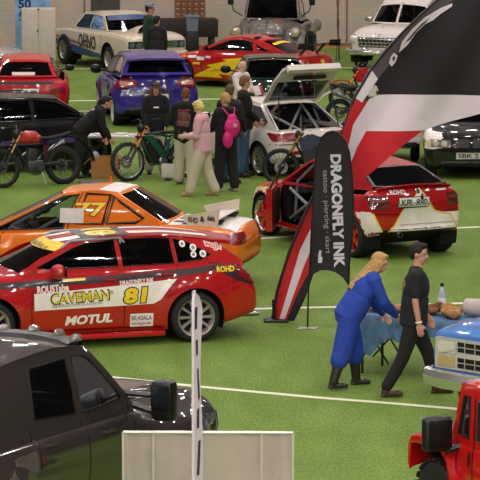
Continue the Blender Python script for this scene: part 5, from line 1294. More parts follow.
# ---- silver car behind the red coupe
def silver():
    SV = paint('silver_paint', '#a39b98', .3, 1., .6)
    c = Car('saloon_car', 'silver car whose bonnet shows behind the bright red coupe at the left edge', 'car', (-7.12, 80.8), 2,
        paint=SV, hw=.87, wb=2.6, xf=1.95, xr=-2.1, Rw=.32, tw=.22, rimR=.22, spokes=5, rim=ALLOY, Ra=.375,
        deck=[(-2.1, .85), (-2.0, .98), (-1.5, 1.0), (1.0, 1.0), (1.5, .96), (1.95, .80)], sh=[(-2.1, .78), (-1.9, .90), (.9, .92), (1.6, .86), (1.95, .70)],
        plan=[(-2.1, .78), (-1.7, .85), (1.3, .87), (1.6, .83), (1.95, .72)], sill=[(-2.1, .34), (-1.4, .2), (1.4, .2), (1.95, .24)], bowf=.22, bowr=.1,
        cab=dict(A=(.95, .99, .74), B=(.25, 1.36, .56), roof=[(-.2, 1.40)], C=(-.95, 1.35, .55), D=(-1.5, 1.0, .70), crown=.03, windows=[[(.80, 1.02), (.24, 1.31), (-.25, 1.33), (-.28, 1.01)], [(-.35, 1.01), (-.32, 1.33), (-.82, 1.31), (-1.1, 1.04)]]))
    lamps(c, [(.8, .66), (.5, .66), (.5, .8), (.8, .8)], [(.45, .62), (.78, .64), (.76, .76), (.45, .74)])
    c.mirrors(.75, 1.08, .86, TRIM, size=(.18, .24, .20))
silver()
# ---- trailer shape standing in for the white bodywork glimpsed under the flag
def trailer():
    t = empty('trailer_standin', (2.88, 64.6, 0), 89, 'low white trailer shape standing in for white bodywork glimpsed between the flag and the black saloon', 'trailer')
    bm = bmesh.new(); box(bm, (0, 0, .52), (2.6, 1.3, .12), None, .02); box(bm, (1.27, 0, .64), (.05, 1.3, .2), None, .01); box(bm, (-1.27, 0, .60), (.05, 1.3, .18), None, .01)
    for sg in (1, -1): box(bm, (0, sg*.63, .63), (2.6, .04, .18), None, .01)
    link('deck', bm, WHITE, t)
    bm = bmesh.new(); box(bm, (0, 0, .40), (2.4, .9, .10)); tube(bm, [(1.2, 0, .42), (1.8, 0, .42)], .05, 8); tube(bm, [(-.1, -.55, .32), (-.1, .55, .32)], .03, 8); link('chassis', bm, STEEL, t)
    for sg in (1, -1):
        wheel(t, (-.1, sg*.56, .28), .28, .16, .17, 5, ALLOY, sg)
    bm = bmesh.new(); tube(bm, [(1.75, 0, .40), (1.75, 0, .02)], .025, 8); link('jockey_leg', bm, STEEL, t)
    bm = bmesh.new(); box(bm, (-1.30, 0, .44), (.03, 1.1, .10), None, .01); link('lamp_board', bm, BLACKP, t)
trailer()
# ================================================================ people
SKIN = mat('skin', '#c48d74', .55, var=.05)
SKINL = mat('skin_light', '#d3a48c', .55, var=.05)
def limb(bm, pts, rs, n=10):
    """closed tapering limb with rounded ends and joints"""
    tube(bm, pts, rs, n)
    for p, r in zip(pts, rs): ellip(bm, p, (r, r, r), nu=10, nv=7)
def hand(bm, w, d, side, k, curl=35, palm=None):
    """palm, four unequal bent fingers and a thumb; d = direction of the hand, palm = palm normal"""
    d = d.normalized(); pn = (palm or V((0, side, 0)));  pn = (pn-d*pn.dot(d)).normalized(); s = d.cross(pn).normalized()
    rot = Matrix((s, pn, d)).transposed()
    ellip(bm, w+d*.045*k, (.040*k, .018*k, .055*k), rot)
    for i, (o, L) in enumerate(((-.030, .062), (-.010, .074), (.010, .070), (.029, .054))):
        p = w+(d*.085+s*o)*k; a = R(curl*.4); q = p+(d*cos(a)-pn*sin(a))*L*.5*k*1.0
        a2 = R(curl*1.1); e = q+(d*cos(a2)-pn*sin(a2))*L*.55*k
        tube(bm, [p-d*.02*k, p, q, e], [.0095*k, .0095*k, .009*k, .0075*k], 7)
    t0 = w+(d*.025-s*.034)*k; t1 = t0+(d*.028-s*.022-pn*.008)*k; t2 = t1+(d*.028-s*.004-pn*.012)*k
    tube(bm, [t0, t1, t2], [.012*k, .011*k, .009*k], 7)
def person(label, loc, th, h=1.75, lean=0., legs=((0, 0), (0, 0)), arms=((5, 8, 15, 0), (5, 8, 15, 0)), head=(0, 0), skin=None, top=None, topc='hoodie', pants=None, baggy=.02, shoes=None, hairc=None, hair='short', build=1., group=None, extras=None, pflat=None, feet=None, collar=None):
    """legs: (hip swing, knee bend) left,right; arms: (swing, abduct, elbow, inward) left,right; head: (pitch, yaw)"""
    k = h/1.75; skin = skin or SKIN; bw = build
    root = empty('person', (loc[0], loc[1], 0), th, label, 'person', group)
    L = R(lean); up = V((sin(L), 0, cos(L))); fw = V((cos(L), 0, -sin(L))); yv = V((0, 1, 0)); RT = Matrix((fw, yv, up)).transposed()
    J = {}
    hipz = .90*k
    for i, sg in ((0, 1), (1, -1)):
        a, b = legs[i][:2]; ab = .02+(legs[i][2] if len(legs[i]) > 2 else 0.)
        hp = V((0, sg*.088*k, hipz)); kn = hp+V((sin(R(a)), sg*ab, -cos(R(a))))*.42*k
        an = kn+V((sin(R(a-b)), sg*ab, -cos(R(a-b))))*.40*k
        J[i] = [hp, kn, an, a-b]
    low = min(J[0][2].z, J[1][2].z)-.085*k
    for i in (0, 1):
        for q in range(3): J[i][q] = J[i][q]-V((0, 0, low))
    hip = V((0, 0, hipz-low))
    def T(u, f=0., y=0.): return hip+up*u*k+fw*f*k+yv*y*k
    for i, sg in ((0, 1), (1, -1)):
        s, ab, e, inw = arms[i]; sh = T(.52, -.01, sg*.175*bw)
        d1 = V((sin(R(s))*cos(R(ab)), sg*sin(R(ab)), -cos(R(s))*cos(R(ab)))); el = sh+d1*.285*k
        d2 = V((sin(R(s+e))*cos(R(inw)), -sg*sin(R(inw)), -cos(R(s+e))*cos(R(inw)))); wr = el+d2*.25*k
        J['a%d' % i] = [sh, el, wr, d2]
    hp_, hy = head; nk = T(.60); 
    Rh = Matrix.Rotation(R(hy), 3, 'Z') @ Matrix.Rotation(L*.45+R(hp_), 3, 'Y')
    hc = nk+(up*.55+Rh @ V((.02, 0, .5))).normalized()*.145*k
    def HP(x, y, z): return hc+Rh @ V((x, y, z))*k
    def torso(bm, g, bulk=1.):
        ellip(bm, T(.0), (.115*k*bw+g, .165*k*bw+g, .13*k+g), RT); ellip(bm, T(.16), (.105*k*bw+g, .145*k*bw+g, .16*k+g), RT)
        ellip(bm, T(.36, .0), (.118*k*bw+g, .168*k*bw+g, .21*k+g), RT)
        tube(bm, [J['a0'][0], T(.535, -.01, .08), T(.545, -.01), T(.535, -.01, -.08), J['a1'][0]], [.060*k+g, .066*k+g, .066*k+g, .066*k+g, .060*k+g], 10)
    # --- body, one continuous surface
    bm = bmesh.new(); torso(bm, 0)
    for i, sg in ((0, 1), (1, -1)):
        hp, kn, an, fa = J[i]
        limb(bm, [hp+V((0, 0, .02)), (hp+kn)/2, kn, (kn*2+an)/3, an], [.088*k, .076*k, .056*k, .055*k, .038*k])
        ellip(bm, an+V((.05*k, 0, -.045*k)), (.10*k, .035*k, .035*k))
        sh, el, wr, d2 = J['a%d' % i]
        limb(bm, [sh, (sh+el)/2, el, (el+wr)/2, wr], [.054*k, .046*k, .038*k, .036*k, .026*k])
        hand(bm, wr, d2, sg, k*1.05, palm=V((0, sg, 0)) if abs(d2.y) < .8 else V((0, 0, 1)))
    limb(bm, [T(.52), hc-up*.05*k], [.062*k, .054*k])
    ellip(bm, HP(-.008, 0, .025), (.095*k, .075*k, .095*k), Rh); ellip(bm, HP(.015, 0, -.045), (.072*k, .058*k, .075*k), Rh)
    ellip(bm, HP(.050, 0, -.085), (.030*k, .032*k, .026*k), Rh)                                   # chin
    tube(bm, [HP(.080, 0, .018), HP(.103, 0, -.022), HP(.086, 0, -.034)], [.010*k, .016*k, .012*k], 7)   # nose
    tube(bm, [HP(.072, -.02, -.062), HP(.083, 0, -.060), HP(.072, .02, -.062)], .009*k, 6)            # lips
    for sg in (1, -1):
        ellip(bm, HP(-.012, sg*.076, -.012), (.020*k, .010*k, .032*k), Rh)
        ellip(bm, HP(.072, sg*.03, .030), (.014*k, .024*k, .009*k), Rh)
    remesh('body', bm, .0095*k, skin, root, 2)
    for sg in (1, -1):
        bm = bmesh.new(); ellip(bm, HP(.080, sg*.030, .010), (.008*k, .012*k, .008*k), Rh, 8, 6); link('eye', bm, mat('eye_dark', '#1d1512', .2), root)
    bm = bmesh.new(); tube(bm, [HP(.081, -.022, -.058), HP(.091, 0, -.056), HP(.081, .022, -.058)], .0045*k, 5); link('mouth', bm, mat('lip_red', '#9a5148', .5), root)
    # --- clothes
    if pants:
        g = baggy; bm = bmesh.new(); ellip(bm, T(.0), (.118*k*bw+.012, .168*k*bw+.012, .14*k), RT); ellip(bm, T(.09), (.112*k*bw+.010, .158*k*bw+.010, .07*k), RT)
        for i in (0, 1):
            hp, kn, an, fa = J[i]; an2 = an+(kn-an)*(feet[1] if feet else .0)
            limb(bm, [hp+V((0, 0, .02)), (hp+kn)/2, kn, (kn+an2)/2, an2+V((0, 0, .03*k))], [.094*k+g*.6, .082*k+g*.8, .062*k+g, .056*k+g, .050*k+g], 12)
        if topc == 'overall': keep = bm
        else: remesh('trousers', bm, .013, pants, root, 2)
    if top:
        bm = keep if topc == 'overall' else bmesh.new(); g = {'tee': .014, 'hoodie': .038, 'overall': .034}.get(topc, .028); torso(bm, g)
        A_, B_ = .118*k*bw+g*1.3, .160*k*bw+g*1.3
        rg = [[bm.verts.new(T(u_)+fw*A_*f_*cos(2*pi*q/18)+yv*B_*f_*sin(2*pi*q/18)) for q in range(18)] for u_, f_ in ((-.06, .97), (-.04, 1.0), (.12, 1.0), (.26, .96))]
        for q_ in range(3):
            for q in range(18): bm.faces.new((rg[q_][q], rg[q_][(q+1) % 18], rg[q_+1][(q+1) % 18], rg[q_+1][q]))
        bm.faces.new(rg[0][::-1]); bm.faces.new(rg[3])
        for i in (0, 1):
            sh, el, wr, d2 = J['a%d' % i]
            if topc in ('tee', 'vest'):
                e = sh+(el-sh)*.72; limb(bm, [sh, (sh+e)/2, e], [.064*k, .062*k, .060*k])
            else: limb(bm, [sh, (sh+el)/2, el, (el+wr)/2, wr-d2*.01], [.070*k+(g-.024), .068*k+(g-.024), .060*k+(g-.024), .056*k+(g-.024), .044*k])
        if topc == 'hoodie':
            tube(bm, [T(.60, .07, .05), T(.60, -.02, .09), T(.59, -.10, .0), T(.60, -.02, -.09), T(.60, .07, -.05)], .034*k, 8); ellip(bm, T(.54, -.10), (.05*k, .10*k, .09*k), RT)
        else: tube(bm, [T(.585, .03, .055), T(.585, -.03, .06), T(.585, -.06, 0), T(.585, -.03, -.06), T(.585, .03, -.055)], .018*k, 6)
        to = remesh({'hoodie': 'hoodie', 'tee': 't_shirt', 'vest': 't_shirt', 'jacket': 'jacket', 'overall': 'boiler_suit', 'shirt': 'shirt'}[topc], bm, .013, top, root, 2)
    for i in (0, 1):
        hp, kn, an, fa = J[i]; bm = bmesh.new(); tilt = R(-fa*.55) if an.z > .10*k+.02 else 0
        rr = Matrix.Rotation(-tilt, 3, 'Y')
        def F(x, z, y=0): return an+rr @ V((x*k, y, z*k))
        ellip(bm, F(-.01, -.035), (.055*k, .045*k, .055*k)); ellip(bm, F(.07, -.050), (.11*k, .046*k, .036*k), rr); ellip(bm, F(.13, -.055), (.06*k, .045*k, .030*k), rr)
        box(bm, F(.055, -.072), (.25*k, .080*k, .022*k), rr, .008)
        nm = 'shoe'
        if feet and feet[0] == 'boot':
            nm = 'boot'; limb(bm, [an, an+(kn-an)*.3, an+(kn-an)*.84], [.056*k, .064*k, .080*k], 12)
        remesh(nm, bm, .010, shoes or mat('shoe_dark', '#1b1a1a', .5), root, 1)
        if feet and feet[0] == 'boot':
            t = an+(kn-an)*.86; b2 = bmesh.new(); tube(b2, [t+.083*k*V((cos(2*pi*q/16), sin(2*pi*q/16), 0)) for q in range(16)], .010, 6, closed=True)
            link('boot_rim', b2, mat('boot_rim_tan', '#8a7a5c', .6), root)
    # --- hair
    if hairc:
        bm = bmesh.new()
        ellip(bm, HP(-.022, 0, .040), (.098*k, .084*k, .098*k), Rh); ellip(bm, HP(.035, 0, .098), (.052*k, .062*k, .032*k), Rh)
        if hair == 'short': ellip(bm, HP(-.062, 0, -.005), (.050*k, .072*k, .070*k), Rh)
        if hair == 'fluffy': [ellip(bm, HP(.03*cos(q*1.3), .05*sin(q*2.1), .085+.012*sin(q*3)), (.05*k, .05*k, .04*k), Rh) for q in range(8)]; ellip(bm, HP(-.06, 0, .0), (.055*k, .08*k, .075*k), Rh)
        if hair == 'long':
            for q in range(9):
                a = R(70+220*q/8); p0 = HP(.070*cos(a), .078*sin(a), .03)
                p1 = HP(.085*cos(a)-.02, .088*sin(a), -.06); dn = extras.get('fall', V((-.05, 0, -1))) if extras else V((-.05, 0, -1))
                p2 = p1+dn*(.15 if extras and dn.x < -.3 else .13)*k+V((0, .012*sin(a), 0)); p3 = p2+dn*(.17 if extras and dn.x < -.3 else .15)*k
                tube(bm, [p0, p1, p2, p3], [.030*k, .034*k, .030*k, .012*k], 7)
        if hair == 'ponytail':
            ellip(bm, HP(-.062, 0, -.005), (.050*k, .072*k, .070*k), Rh); tube(bm, [HP(-.10, 0, .05), HP(-.14, 0, .02), HP(-.16, .01, -.08), HP(-.15, .01, -.20)], [.02*k, .032*k, .03*k, .012*k], 8)
        # keep the face free
        remesh('hair', bm, .012, hairc, root, 1)
    J.update(T=T, HP=HP, root=root, hc=hc, Rh=Rh, k=k, up=up, fw=fw, yv=yv)
    if top: J['top'] = to
    return J
def on_back(J, name, bm, m, u, y=0., front=False, off=.006, label=None):
    o = J['top']; b = BVHTree.FromPolygons([v.co.copy() for v in o.data.vertices], [tuple(p.vertices) for p in o.data.polygons])
    sg = 1 if front else -1
    bm = project(bm, b, J['T'](u, .0, y), V((0, sg, 0)), J['up'], -sg*J['fw'], off, .04)
    return link(name, bm, m, o, label=label)
BLK = mat('black_cotton', '#0e0d0f', .9, bump=.3, bscale=25); CREAMP = mat('cream_trousers', '#c3b6a3', .9, bump=.3, bscale=18)
JEAN = mat('blue_denim', '#3b5573', .9, var=.15, bump=.3, bscale=20); DKT = mat('dark_trousers', '#151416', .9, bump=.3, bscale=20)
def cap(J, m):
    bm = bmesh.new(); k = J['k']
    ellip(bm, J['HP'](-.012, 0, .070), (.103*k, .090*k, .070*k), J['Rh']); box(bm, J['HP'](.115, 0, .062), (.10*k, .14*k, .012*k), J['Rh'], .004)
    return remesh('cap', bm, .010, m, J['root'], 1)
# woman in the blue overall and rubber boots, leaning over the stall
p = G(348, 387)
OVB = mat('overall_blue', '#1c3f9e', .85, var=.12, bump=.5, bscale=12)
J = person('blonde woman in a blue boiler suit and rubber boots leaning over the table', p, 14, 1.74, lean=33, legs=((14, 8, .05), (-14, 4, .05)), arms=((14, 6, 24, 8), (22, 10, 22, 12)), head=(2, -14),
           skin=SKINL, top=OVB, topc='overall', pants=OVB, baggy=.065, shoes=mat('rubber_boot', '#26211d', .5), hairc=mat('blonde_hair', '#b08a55', .7, var=.3, scale=30), hair='long', build=1.12, feet=('boot', .60), extras={'fall': V((-.85, .12, -.85))})
bm = bmesh.new(); T = J['T']; tube(bm, [T(.12, .145*cos(a), .185*sin(a)) for a in [2*pi*q/20 for q in range(20)]], .012, 6, closed=True); link('waistband', bm, mat('overall_seam', '#183585', .85), J['root'])
# man in black
J = person('man in a black t-shirt and black trousers walking past the stall table', G(413, 395), 2, 1.88, lean=4, legs=((24, 8, .02), (-17, 10, .02)), arms=((8, 8, 18, 4), (-6, 6, 16, 0)), head=(4, -20),
           top=mat('black_tee', '#15151b', .85, bump=.3, bscale=20), topc='tee', pants=mat('black_jeans', '#17130f', .9, bump=.3, bscale=20), baggy=.016, shoes=mat('brown_shoe', '#3d2416', .5), hairc=mat('dark_brown_hair', '#20140f', .8), hair='short', build=1.2)
on_back(J, 'shirt_print', fill2d([[(-.12, -.10), (-.03, -.14), (.06, -.06), (.12, .05), (.03, .12), (-.09, .08)]], .04), mat('print_gold', '#8d7134', .7, var=.4, scale=25), .36)
bm = bmesh.new(); w_ = J['a1'][2]; d_ = J['a1'][3]; u_, v_ = ring_basis(d_); tube(bm, [w_-d_*.02+.034*(u_*cos(a)+v_*sin(a)) for a in [2*pi*q/12 for q in range(12)]], .009, 6, closed=True); link('wrist_band', bm, WHITEV, J['root'])
bm = bmesh.new(); T = J['T']; tube(bm, [T(.08, .135*cos(a), .195*sin(a)) for a in [2*pi*q/20 for q in range(20)]], .014, 6, closed=True); link('belt', bm, mat('belt_brown', '#2b1c12', .5), J['root'])
# visitors in the middle
J = person('person bending over a cardboard box in black clothes with long dark hair tied back', G(81, 177.5), 5, 1.72, lean=46, legs=((12, 12, .02), (-4, 6, .03)), arms=((2, 8, 18, 5), (10, 6, 22, 5)), head=(-8, 0), top=BLK, topc='hoodie', pants=DKT, baggy=.03, hairc=mat('black_hair', '#120c0a', .7), hair='ponytail')
on_back(J, 'shirt_print', fill2d([rrect(-.10, -.03, .10, .03, .01)], .04), mat('print_pink_grey', '#b59a94', .7), .46)
J = person('woman in a black hoodie, dark cap and long brown hair behind the green electric bike', G(156, 174), -85, 1.72, legs=((3, 2, .03), (-3, 2, .03)), arms=((10, 9, 20, 10), (10, 9, 20, 10)), head=(4, 4), top=BLK, topc='hoodie', pants=CREAMP, baggy=.035, hairc=mat('brown_hair', '#5c3a24', .7, var=.2, scale=30), hair='long', extras={'fall': V((.12, 0, -1))})
cap(J, mat('cap_dark', '#1c1512', .8))
on_back(J, 'chest_logo', fill2d([rrect(-.05, -.014, .05, .014, .01)], .04), WHITEV, .40, front=True)
J = person('man in a black hoodie with a printed back and baggy cream trousers', G(186, 184.5), 75, 1.76, legs=((5, 4, .05), (-4, 4, .05)), arms=((14, 10, 30, 15), (14, 10, 30, 15)), head=(12, 10), top=BLK, topc='hoodie', pants=CREAMP, baggy=.05, hairc=mat('auburn_hair', '#6d3f24', .8), hair='short', build=1.1)
on_back(J, 'back_print', fill2d([[(-.13, -.14), (.10, -.15), (.13, .05), (.06, .13), (-.10, .12)]], .04), mat('print_brown_red', '#6b4038', .7, var=.6, scale=30), .33)
on_back(J, 'back_lettering', fill2d([stripe([(-.11, .15), (.11, .15)], .03)], .04), mat('print_maroon', '#7a2f2f', .7), .33)
J = person('person in a pink hoodie with bleached hair walking while looking at a phone', G(203, 196), 165, 1.72, lean=4, legs=((17, 5, .03), (-6, 16, .03)), arms=((8, 6, 78, 14), (10, 6, 74, 14)), head=(26, -10), skin=SKINL, top=mat('pink_cotton', '#d3a3ac', .9, bump=.3, bscale=20), topc='hoodie', pants=CREAMP, baggy=.045, shoes=mat('tan_shoe', '#a9824f', .6), hairc=mat('bleached_hair', '#dcc878', .7, var=.15, scale=30), hair='fluffy')
PK = J
J = person('person in black with short blond hair carrying a bright pink bag on the back', G(226, 191), 120, 1.76, legs=((4, 3, .04), (-4, 3, .04)), arms=((20, 8, 50, 12), (12, 8, 40, 12)), head=(14, 20), top=BLK, topc='hoodie', pants=DKT, baggy=.04, shoes=mat('grey_shoe', '#8d8681', .6), hairc=mat('dark_blond_hair', '#b48a58', .75, var=.15, scale=30), hair='short')
BG = J
person('man with dark brown hair in a black jacket standing behind the pink bag', G(230, 183), 60, 1.80, legs=((3, 2, .04), (-3, 2, .04)), arms=((10, 8, 25, 8), (10, 8, 25, 8)), head=(8, 10), top=mat('black_jacket', '#121114', .7, bump=.3, bscale=20), topc='jacket', pants=JEAN, baggy=.025, hairc=mat('mid_brown_hair', '#57402c', .8), hair='short', build=1.08)
J = person('tall man in blue jeans and black jacket with printed chest beside the white hatchback', G(244, 176.5), 10, 1.88, legs=((4, 3, .03), (-4, 3, .03)), arms=((10, 4, 30, 20), (12, 4, 40, 20)), head=(14, 20), top=BLK, topc='jacket', pants=JEAN, baggy=.025, hairc=mat('light_brown_hair', '#7a5234', .8), hair='short', build=1.05)
on_back(J, 'chest_print', fill2d([rrect(-.10, -.12, .10, .10, .02)], .04), mat('print_grey_pink', '#b09b97', .7, var=.4, scale=25), .36, front=True)
J = person('bald older man in a white jacket behind the tall man in jeans', G(240, 141.5), -40, 1.66, lean=4, legs=((2, 2, .03), (-2, 2, .03)), arms=((20, 8, 60, 15), (25, 8, 60, 15)), head=(14, 0), skin=SKINL, top=mat('white_jacket', '#d9cdc8', .85, bump=.3, bscale=20), topc='jacket', pants=DKT, build=1.1)
bm = bmesh.new(); HPf = J['HP']
for sg in (1, -1): ellip(bm, HPf(-.045, sg*.066, -.005), (.045, .018, .045), J['Rh'])
ellip(bm, HPf(-.085, 0, -.015), (.022, .05, .045), J['Rh']); remesh('hair', bm, .010, mat('grey_hair', '#b5aaa2', .8), J['root'], 1)
bm = bmesh.new(); hm = (J['a0'][2]+J['a1'][2])/2
flp = empty('brochure', J['root'].matrix_basis @ (hm+V((.14, 0, .02))), -40, 'red and white brochure held by the bald man', 'brochure')
for y, m in ((.075, mat('brochure_red', '#c0394a', .5)), (-.075, mat('brochure_white', '#d8c8c4', .5))):
    bm = bmesh.new(); box(bm, (abs(y)*.3, y, 0), (.012, .15, .21), rotm(-25, 'Y') @ rotm(20 if y > 0 else -20, 'Z'), .003); link('page', bm, m, flp)
J = person('person in dark navy standing at the nose of the drag saloon with back turned', G(157, 88), 80, 1.74, legs=((2, 2, .02), (-2, 2, .02)), arms=((8, 6, 20, 5), (8, 6, 20, 5)), head=(5, -20), top=mat('navy_jacket', '#17181f', .85, bump=.3, bscale=20), topc='jacket', pants=mat('navy_trousers', '#14141c', .9), hairc=mat('black_hair', '#120c0a', .7), hair='short', build=1.0)
J = person('tall man in a green jacket and grey cap behind the person in navy', G(150, 83.5), 20, 1.96, legs=((2, 2, .02), (-2, 2, .02)), arms=((10, 8, 25, 5), (10, 8, 25, 5)), head=(5, -20), top=mat('green_jacket', '#153a26', .85, bump=.3, bscale=20), topc='jacket', pants=DKT, hairc=mat('black_hair', '#120c0a', .7), hair='short', build=1.05)
cap(J, mat('cap_grey_blue', '#7d7f94', .8))
# carried things
b = J0 = PK
ph = empty('smartphone', b['root'].matrix_basis @ ((b['a0'][2]+b['a1'][2])/2+(b['a0'][3]+b['a1'][3]).normalized()*.11+V((.0, 0, .03))), 165, 'dark smartphone held by the person in the pink hoodie', 'phone')
bm = bmesh.new(); box(bm, (0, 0, 0), (.012, .075, .15), rotm(35, 'Y'), .004); link('case', bm, BLACKP, ph)
bm = bmesh.new(); box(bm, (-.007, 0, -.0), (.003, .066, .138), rotm(35, 'Y')); link('screen', bm, mat('phone_screen', '#20242c', .1), ph)
b = BG; T = b['T']; M = b['root'].matrix_basis
bag = empty('drawstring_bag', M @ T(.25, -.20), 120, 'bright pink drawstring bag on the back of the blond person in black', 'bag')
PINK = mat('hot_pink_nylon', '#d01a78', .55, var=.12, bump=.4, bscale=15)
bm = bmesh.new(); ellip(bm, (-.03, 0, .02), (.10, .16, .19)); ellip(bm, (-.02, .0, .17), (.07, .10, .10)); ellip(bm, (-.04, .10, -.20), (.08, .10, .16)); remesh('sack', bm, .012, PINK, bag, 3)
for sg in (1, -1):
    bm = bmesh.new(); tube(bm, [(.0, sg*.06, .24), (.10, sg*.12, .36), (.2, sg*.14, .36), (.33, sg*.14, .25)], .012, 6); link('strap', bm, PINK, bag)
bm = bmesh.new(); ellip(bm, (-.135, .0, .06), (.008, .05, .04)); link('printed_mark', bm, mat('print_peach', '#e29a92', .6), bag)
# ================================================================ motorcycles
def moto(label, name, loc, th, wb=1.3, R1=.34, R2=.33, tw=.10, tank=None, tankm=None, frame=None, seatm=None, forkm=None, electric=False, rimm=None, lean=8, plastics=None, steer=0, fender=True, tyre2=None, stand=True):
    r = empty(name, (loc[0], loc[1], 0), th, label, 'motorcycle'); r.rotation_euler = (R(lean), 0, R(th))
    fm = frame or BLACKP; rm = rimm or STEEL
    fx, rx = wb*.52, -wb*.48
    def whl(x, Rw, t, nm):
        bm = bmesh.new(); lathe(bm, [(Rw-t*.75, -t*.42), (Rw-t*.35, -t*.5), (Rw, -t*.28), (Rw+.006, 0), (Rw, t*.28), (Rw-t*.35, t*.5), (Rw-t*.75, t*.42)], 40, MY)
        for k in range(40):
            a = 2*pi*k/40; box(bm, ((Rw+.004)*cos(a), (.012 if k % 2 else -.012), (Rw+.004)*sin(a)), (.016, t*.5, .022), Matrix.Rotation(-a, 3, 'Y'))
        o = link(nm, bm, RUBBER, r, angle=50); o.location = (x, 0, Rw)
        bm = bmesh.new(); ri = Rw-t*.75
        lathe(bm, [(ri+.01, -t*.4), (ri-.012, -t*.3), (ri-.016, 0), (ri-.012, t*.3), (ri+.01, t*.4)], 36, MY)
        lathe(bm, [(0, .07), (.03, .07), (.035, .0), (.03, -.07), (0, -.07)], 14, MY)
        for k in range(18):
            a = 2*pi*k/18; sgn = 1 if k % 2 else -1
            tube(bm, [(.03*cos(a+.4), sgn*.04, .03*sin(a+.4)), (ri*cos(a), 0, ri*sin(a))], .004, 4)
        link('rim', bm, rm, o)
        bm = bmesh.new(); lathe(bm, [(.06, -.055), (.125, -.055), (.125, -.051), (.06, -.051)], 24, MY, close=True); link('brake_disc', bm, STEEL, o)
        return o
    whl(fx, R1, tw, 'front_wheel'); whl(rx, R2, tw*1.25, 'rear_wheel')
    hs = V((fx-.36, 0, R1+.58)); ax = V((fx, 0, R1)); d = (hs-ax).normalized()
    for sg in (1, -1):
        bm = bmesh.new(); y = sg*.085; tube(bm, [ax+V((0, y, 0)), ax+d*.32+V((0, y, 0))], .026, 8, mi=1); tube(bm, [ax+d*.30+V((0, y, 0)), hs+d*.08+V((0, y, 0))], .020, 8, mi=0)
        link('fork_leg', bm, [forkm or mat('fork_gold', '#b98a3c', .35, .6), BLACKP], r)
    bm = bmesh.new(); box(bm, hs+d*.03, (.06, .22, .035), rotm(-28, 'Y'), .01); box(bm, hs-d*.16, (.06, .22, .035), rotm(-28, 'Y'), .01); link('fork_clamp', bm, BLACKP, r)
    hb = hs+d*.10
    bm = bmesh.new(); tube(bm, [hb+V((-.10, .40, .10)), hb+V((-.03, .22, .10)), hb+V((.02, .08, .01)), hb+V((.02, -.08, .01)), hb+V((-.03, -.22, .10)), hb+V((-.10, -.40, .10))], .013, 7); link('handlebar', bm, BLACKP, r)
    for sg in (1, -1):
        bm = bmesh.new(); tube(bm, [hb+V((-.10, sg*.40, .10)), hb+V((-.05, sg*.27, .10))], .020, 8); tube(bm, [hb+V((-.04, sg*.26, .10)), hb+V((.04, sg*.38, .09))], .007, 5); link('grip', bm, RUBBER, r)
    bm = bmesh.new(); ellip(bm, hb+V((.10, 0, -.06)), (.06, .085, .085)); link('headlamp', bm, BLACKP, r)
    # frame
    pv = V((-.18, 0, .40)); st = V((-.28, 0, .78))
    bm = bmesh.new()
    for sg in (1, -1):
        y = sg*.07; tube(bm, [hs-d*.10, (hs+st)/2+V((.0, y, .0)), st+V((0, y, 0)), pv+V((0, y, 0))], .022, 7); tube(bm, [hs-d*.16, V((.18, y, .40)), V((.10, y, .27)), pv+V((0, y, -.10)), pv+V((0, y, 0))], .018, 7)
        tube(bm, [st+V((0, y, 0)), V((rx+.02, y*1.1, .82))], .014, 6); tube(bm, [pv+V((0, y, .15)), V((rx+.08, y, .80))], .012, 6)
    link('frame', bm, fm, r)
    bm = bmesh.new()
    for sg in (1, -1): tube(bm, [pv+V((0, sg*.09, -.02)), V((rx+.2, sg*.10, R2+.05)), V((rx, sg*.10, R2))], [.035, .03, .02], 8)
    tube(bm, [pv+V((-.04, -.1, 0)), pv+V((-.04, .1, 0))], .03, 8); link('swingarm', bm, mat('swingarm_dark', '#2a2b30', .4, .5), r)
    bm = bmesh.new(); tube(bm, [st+V((.0, .0, -.05)), pv+V((-.06, 0, .06))], [.045, .03], 10); link('shock', bm, mat('spring_red', '#8a2a20', .5) if not electric else mat('spring_blue', '#3a5a8a', .5), r)
    if electric:
        bm = bmesh.new(); prism(bm, [(.20, .40), (.14, .30), (-.16, .30), (-.20, .42), (-.06, .74), (.10, .78), (.26, .66)], lambda u, v, t: V((u, -.10+t, v)), .20); bmesh.ops.bevel(bm, geom=list(bm.edges), offset=.02, segments=2, affect='EDGES'); link('battery_case', bm, BLACKP, r)
        bm = bmesh.new(); lathe(bm, [(0, .12), (.06, .12), (.085, .10), (.085, -.10), (.06, -.12), (0, -.12)], 20, Matrix.Translation((-.08, 0, .34)) @ MY); link('motor', bm, STEEL, r)
        for sg in (1, -1):
            bm = bmesh.new(); prism(bm, [(.26, .84), (.10, .80), (-.02, .62), (-.16, .42), (-.06, .38), (.06, .52), (.20, .70), (.30, .80)], lambda u, v, t, sg=sg: V((u, sg*(.10+t), v)), .02); link('side_frame', bm, fm, r)
    else:
        bm = bmesh.new(); box(bm, (.0, 0, .36), (.34, .24, .22), None, .04); lathe(bm, [(0, .15), (.08, .15), (.10, .12), (.10, -.12), (.08, -.15), (0, -.15)], 18, Matrix.Translation((-.07, 0, .34)) @ MY); box(bm, (.06, 0, .56), (.16, .17, .26), rotm(-12, 'Y'), .02)
        for k in range(5): box(bm, (.06-.012*k, 0, .46+.05*k), (.20, .20, .012), rotm(-12, 'Y'))
        link('engine', bm, mat('engine_grey', '#4a4a4d', .4, .6), r)
        bm = bmesh.new(); tube(bm, [(.12, -.05, .62), (.24, -.10, .52), (.18, -.12, .32), (-.10, -.14, .42), (-.30, -.14, .60)], .024, 8); tube(bm, [(-.30, -.14, .60), (-.72, -.15, .78)], [.04, .05], 10); link('exhaust', bm, STEEL, r)
        bm = bmesh.new(); tube(bm, [(.12, 0, .30), (.0, 0, .24), (-.12, 0, .24)], .05, 8); link('skid_plate', bm, STEEL, r)
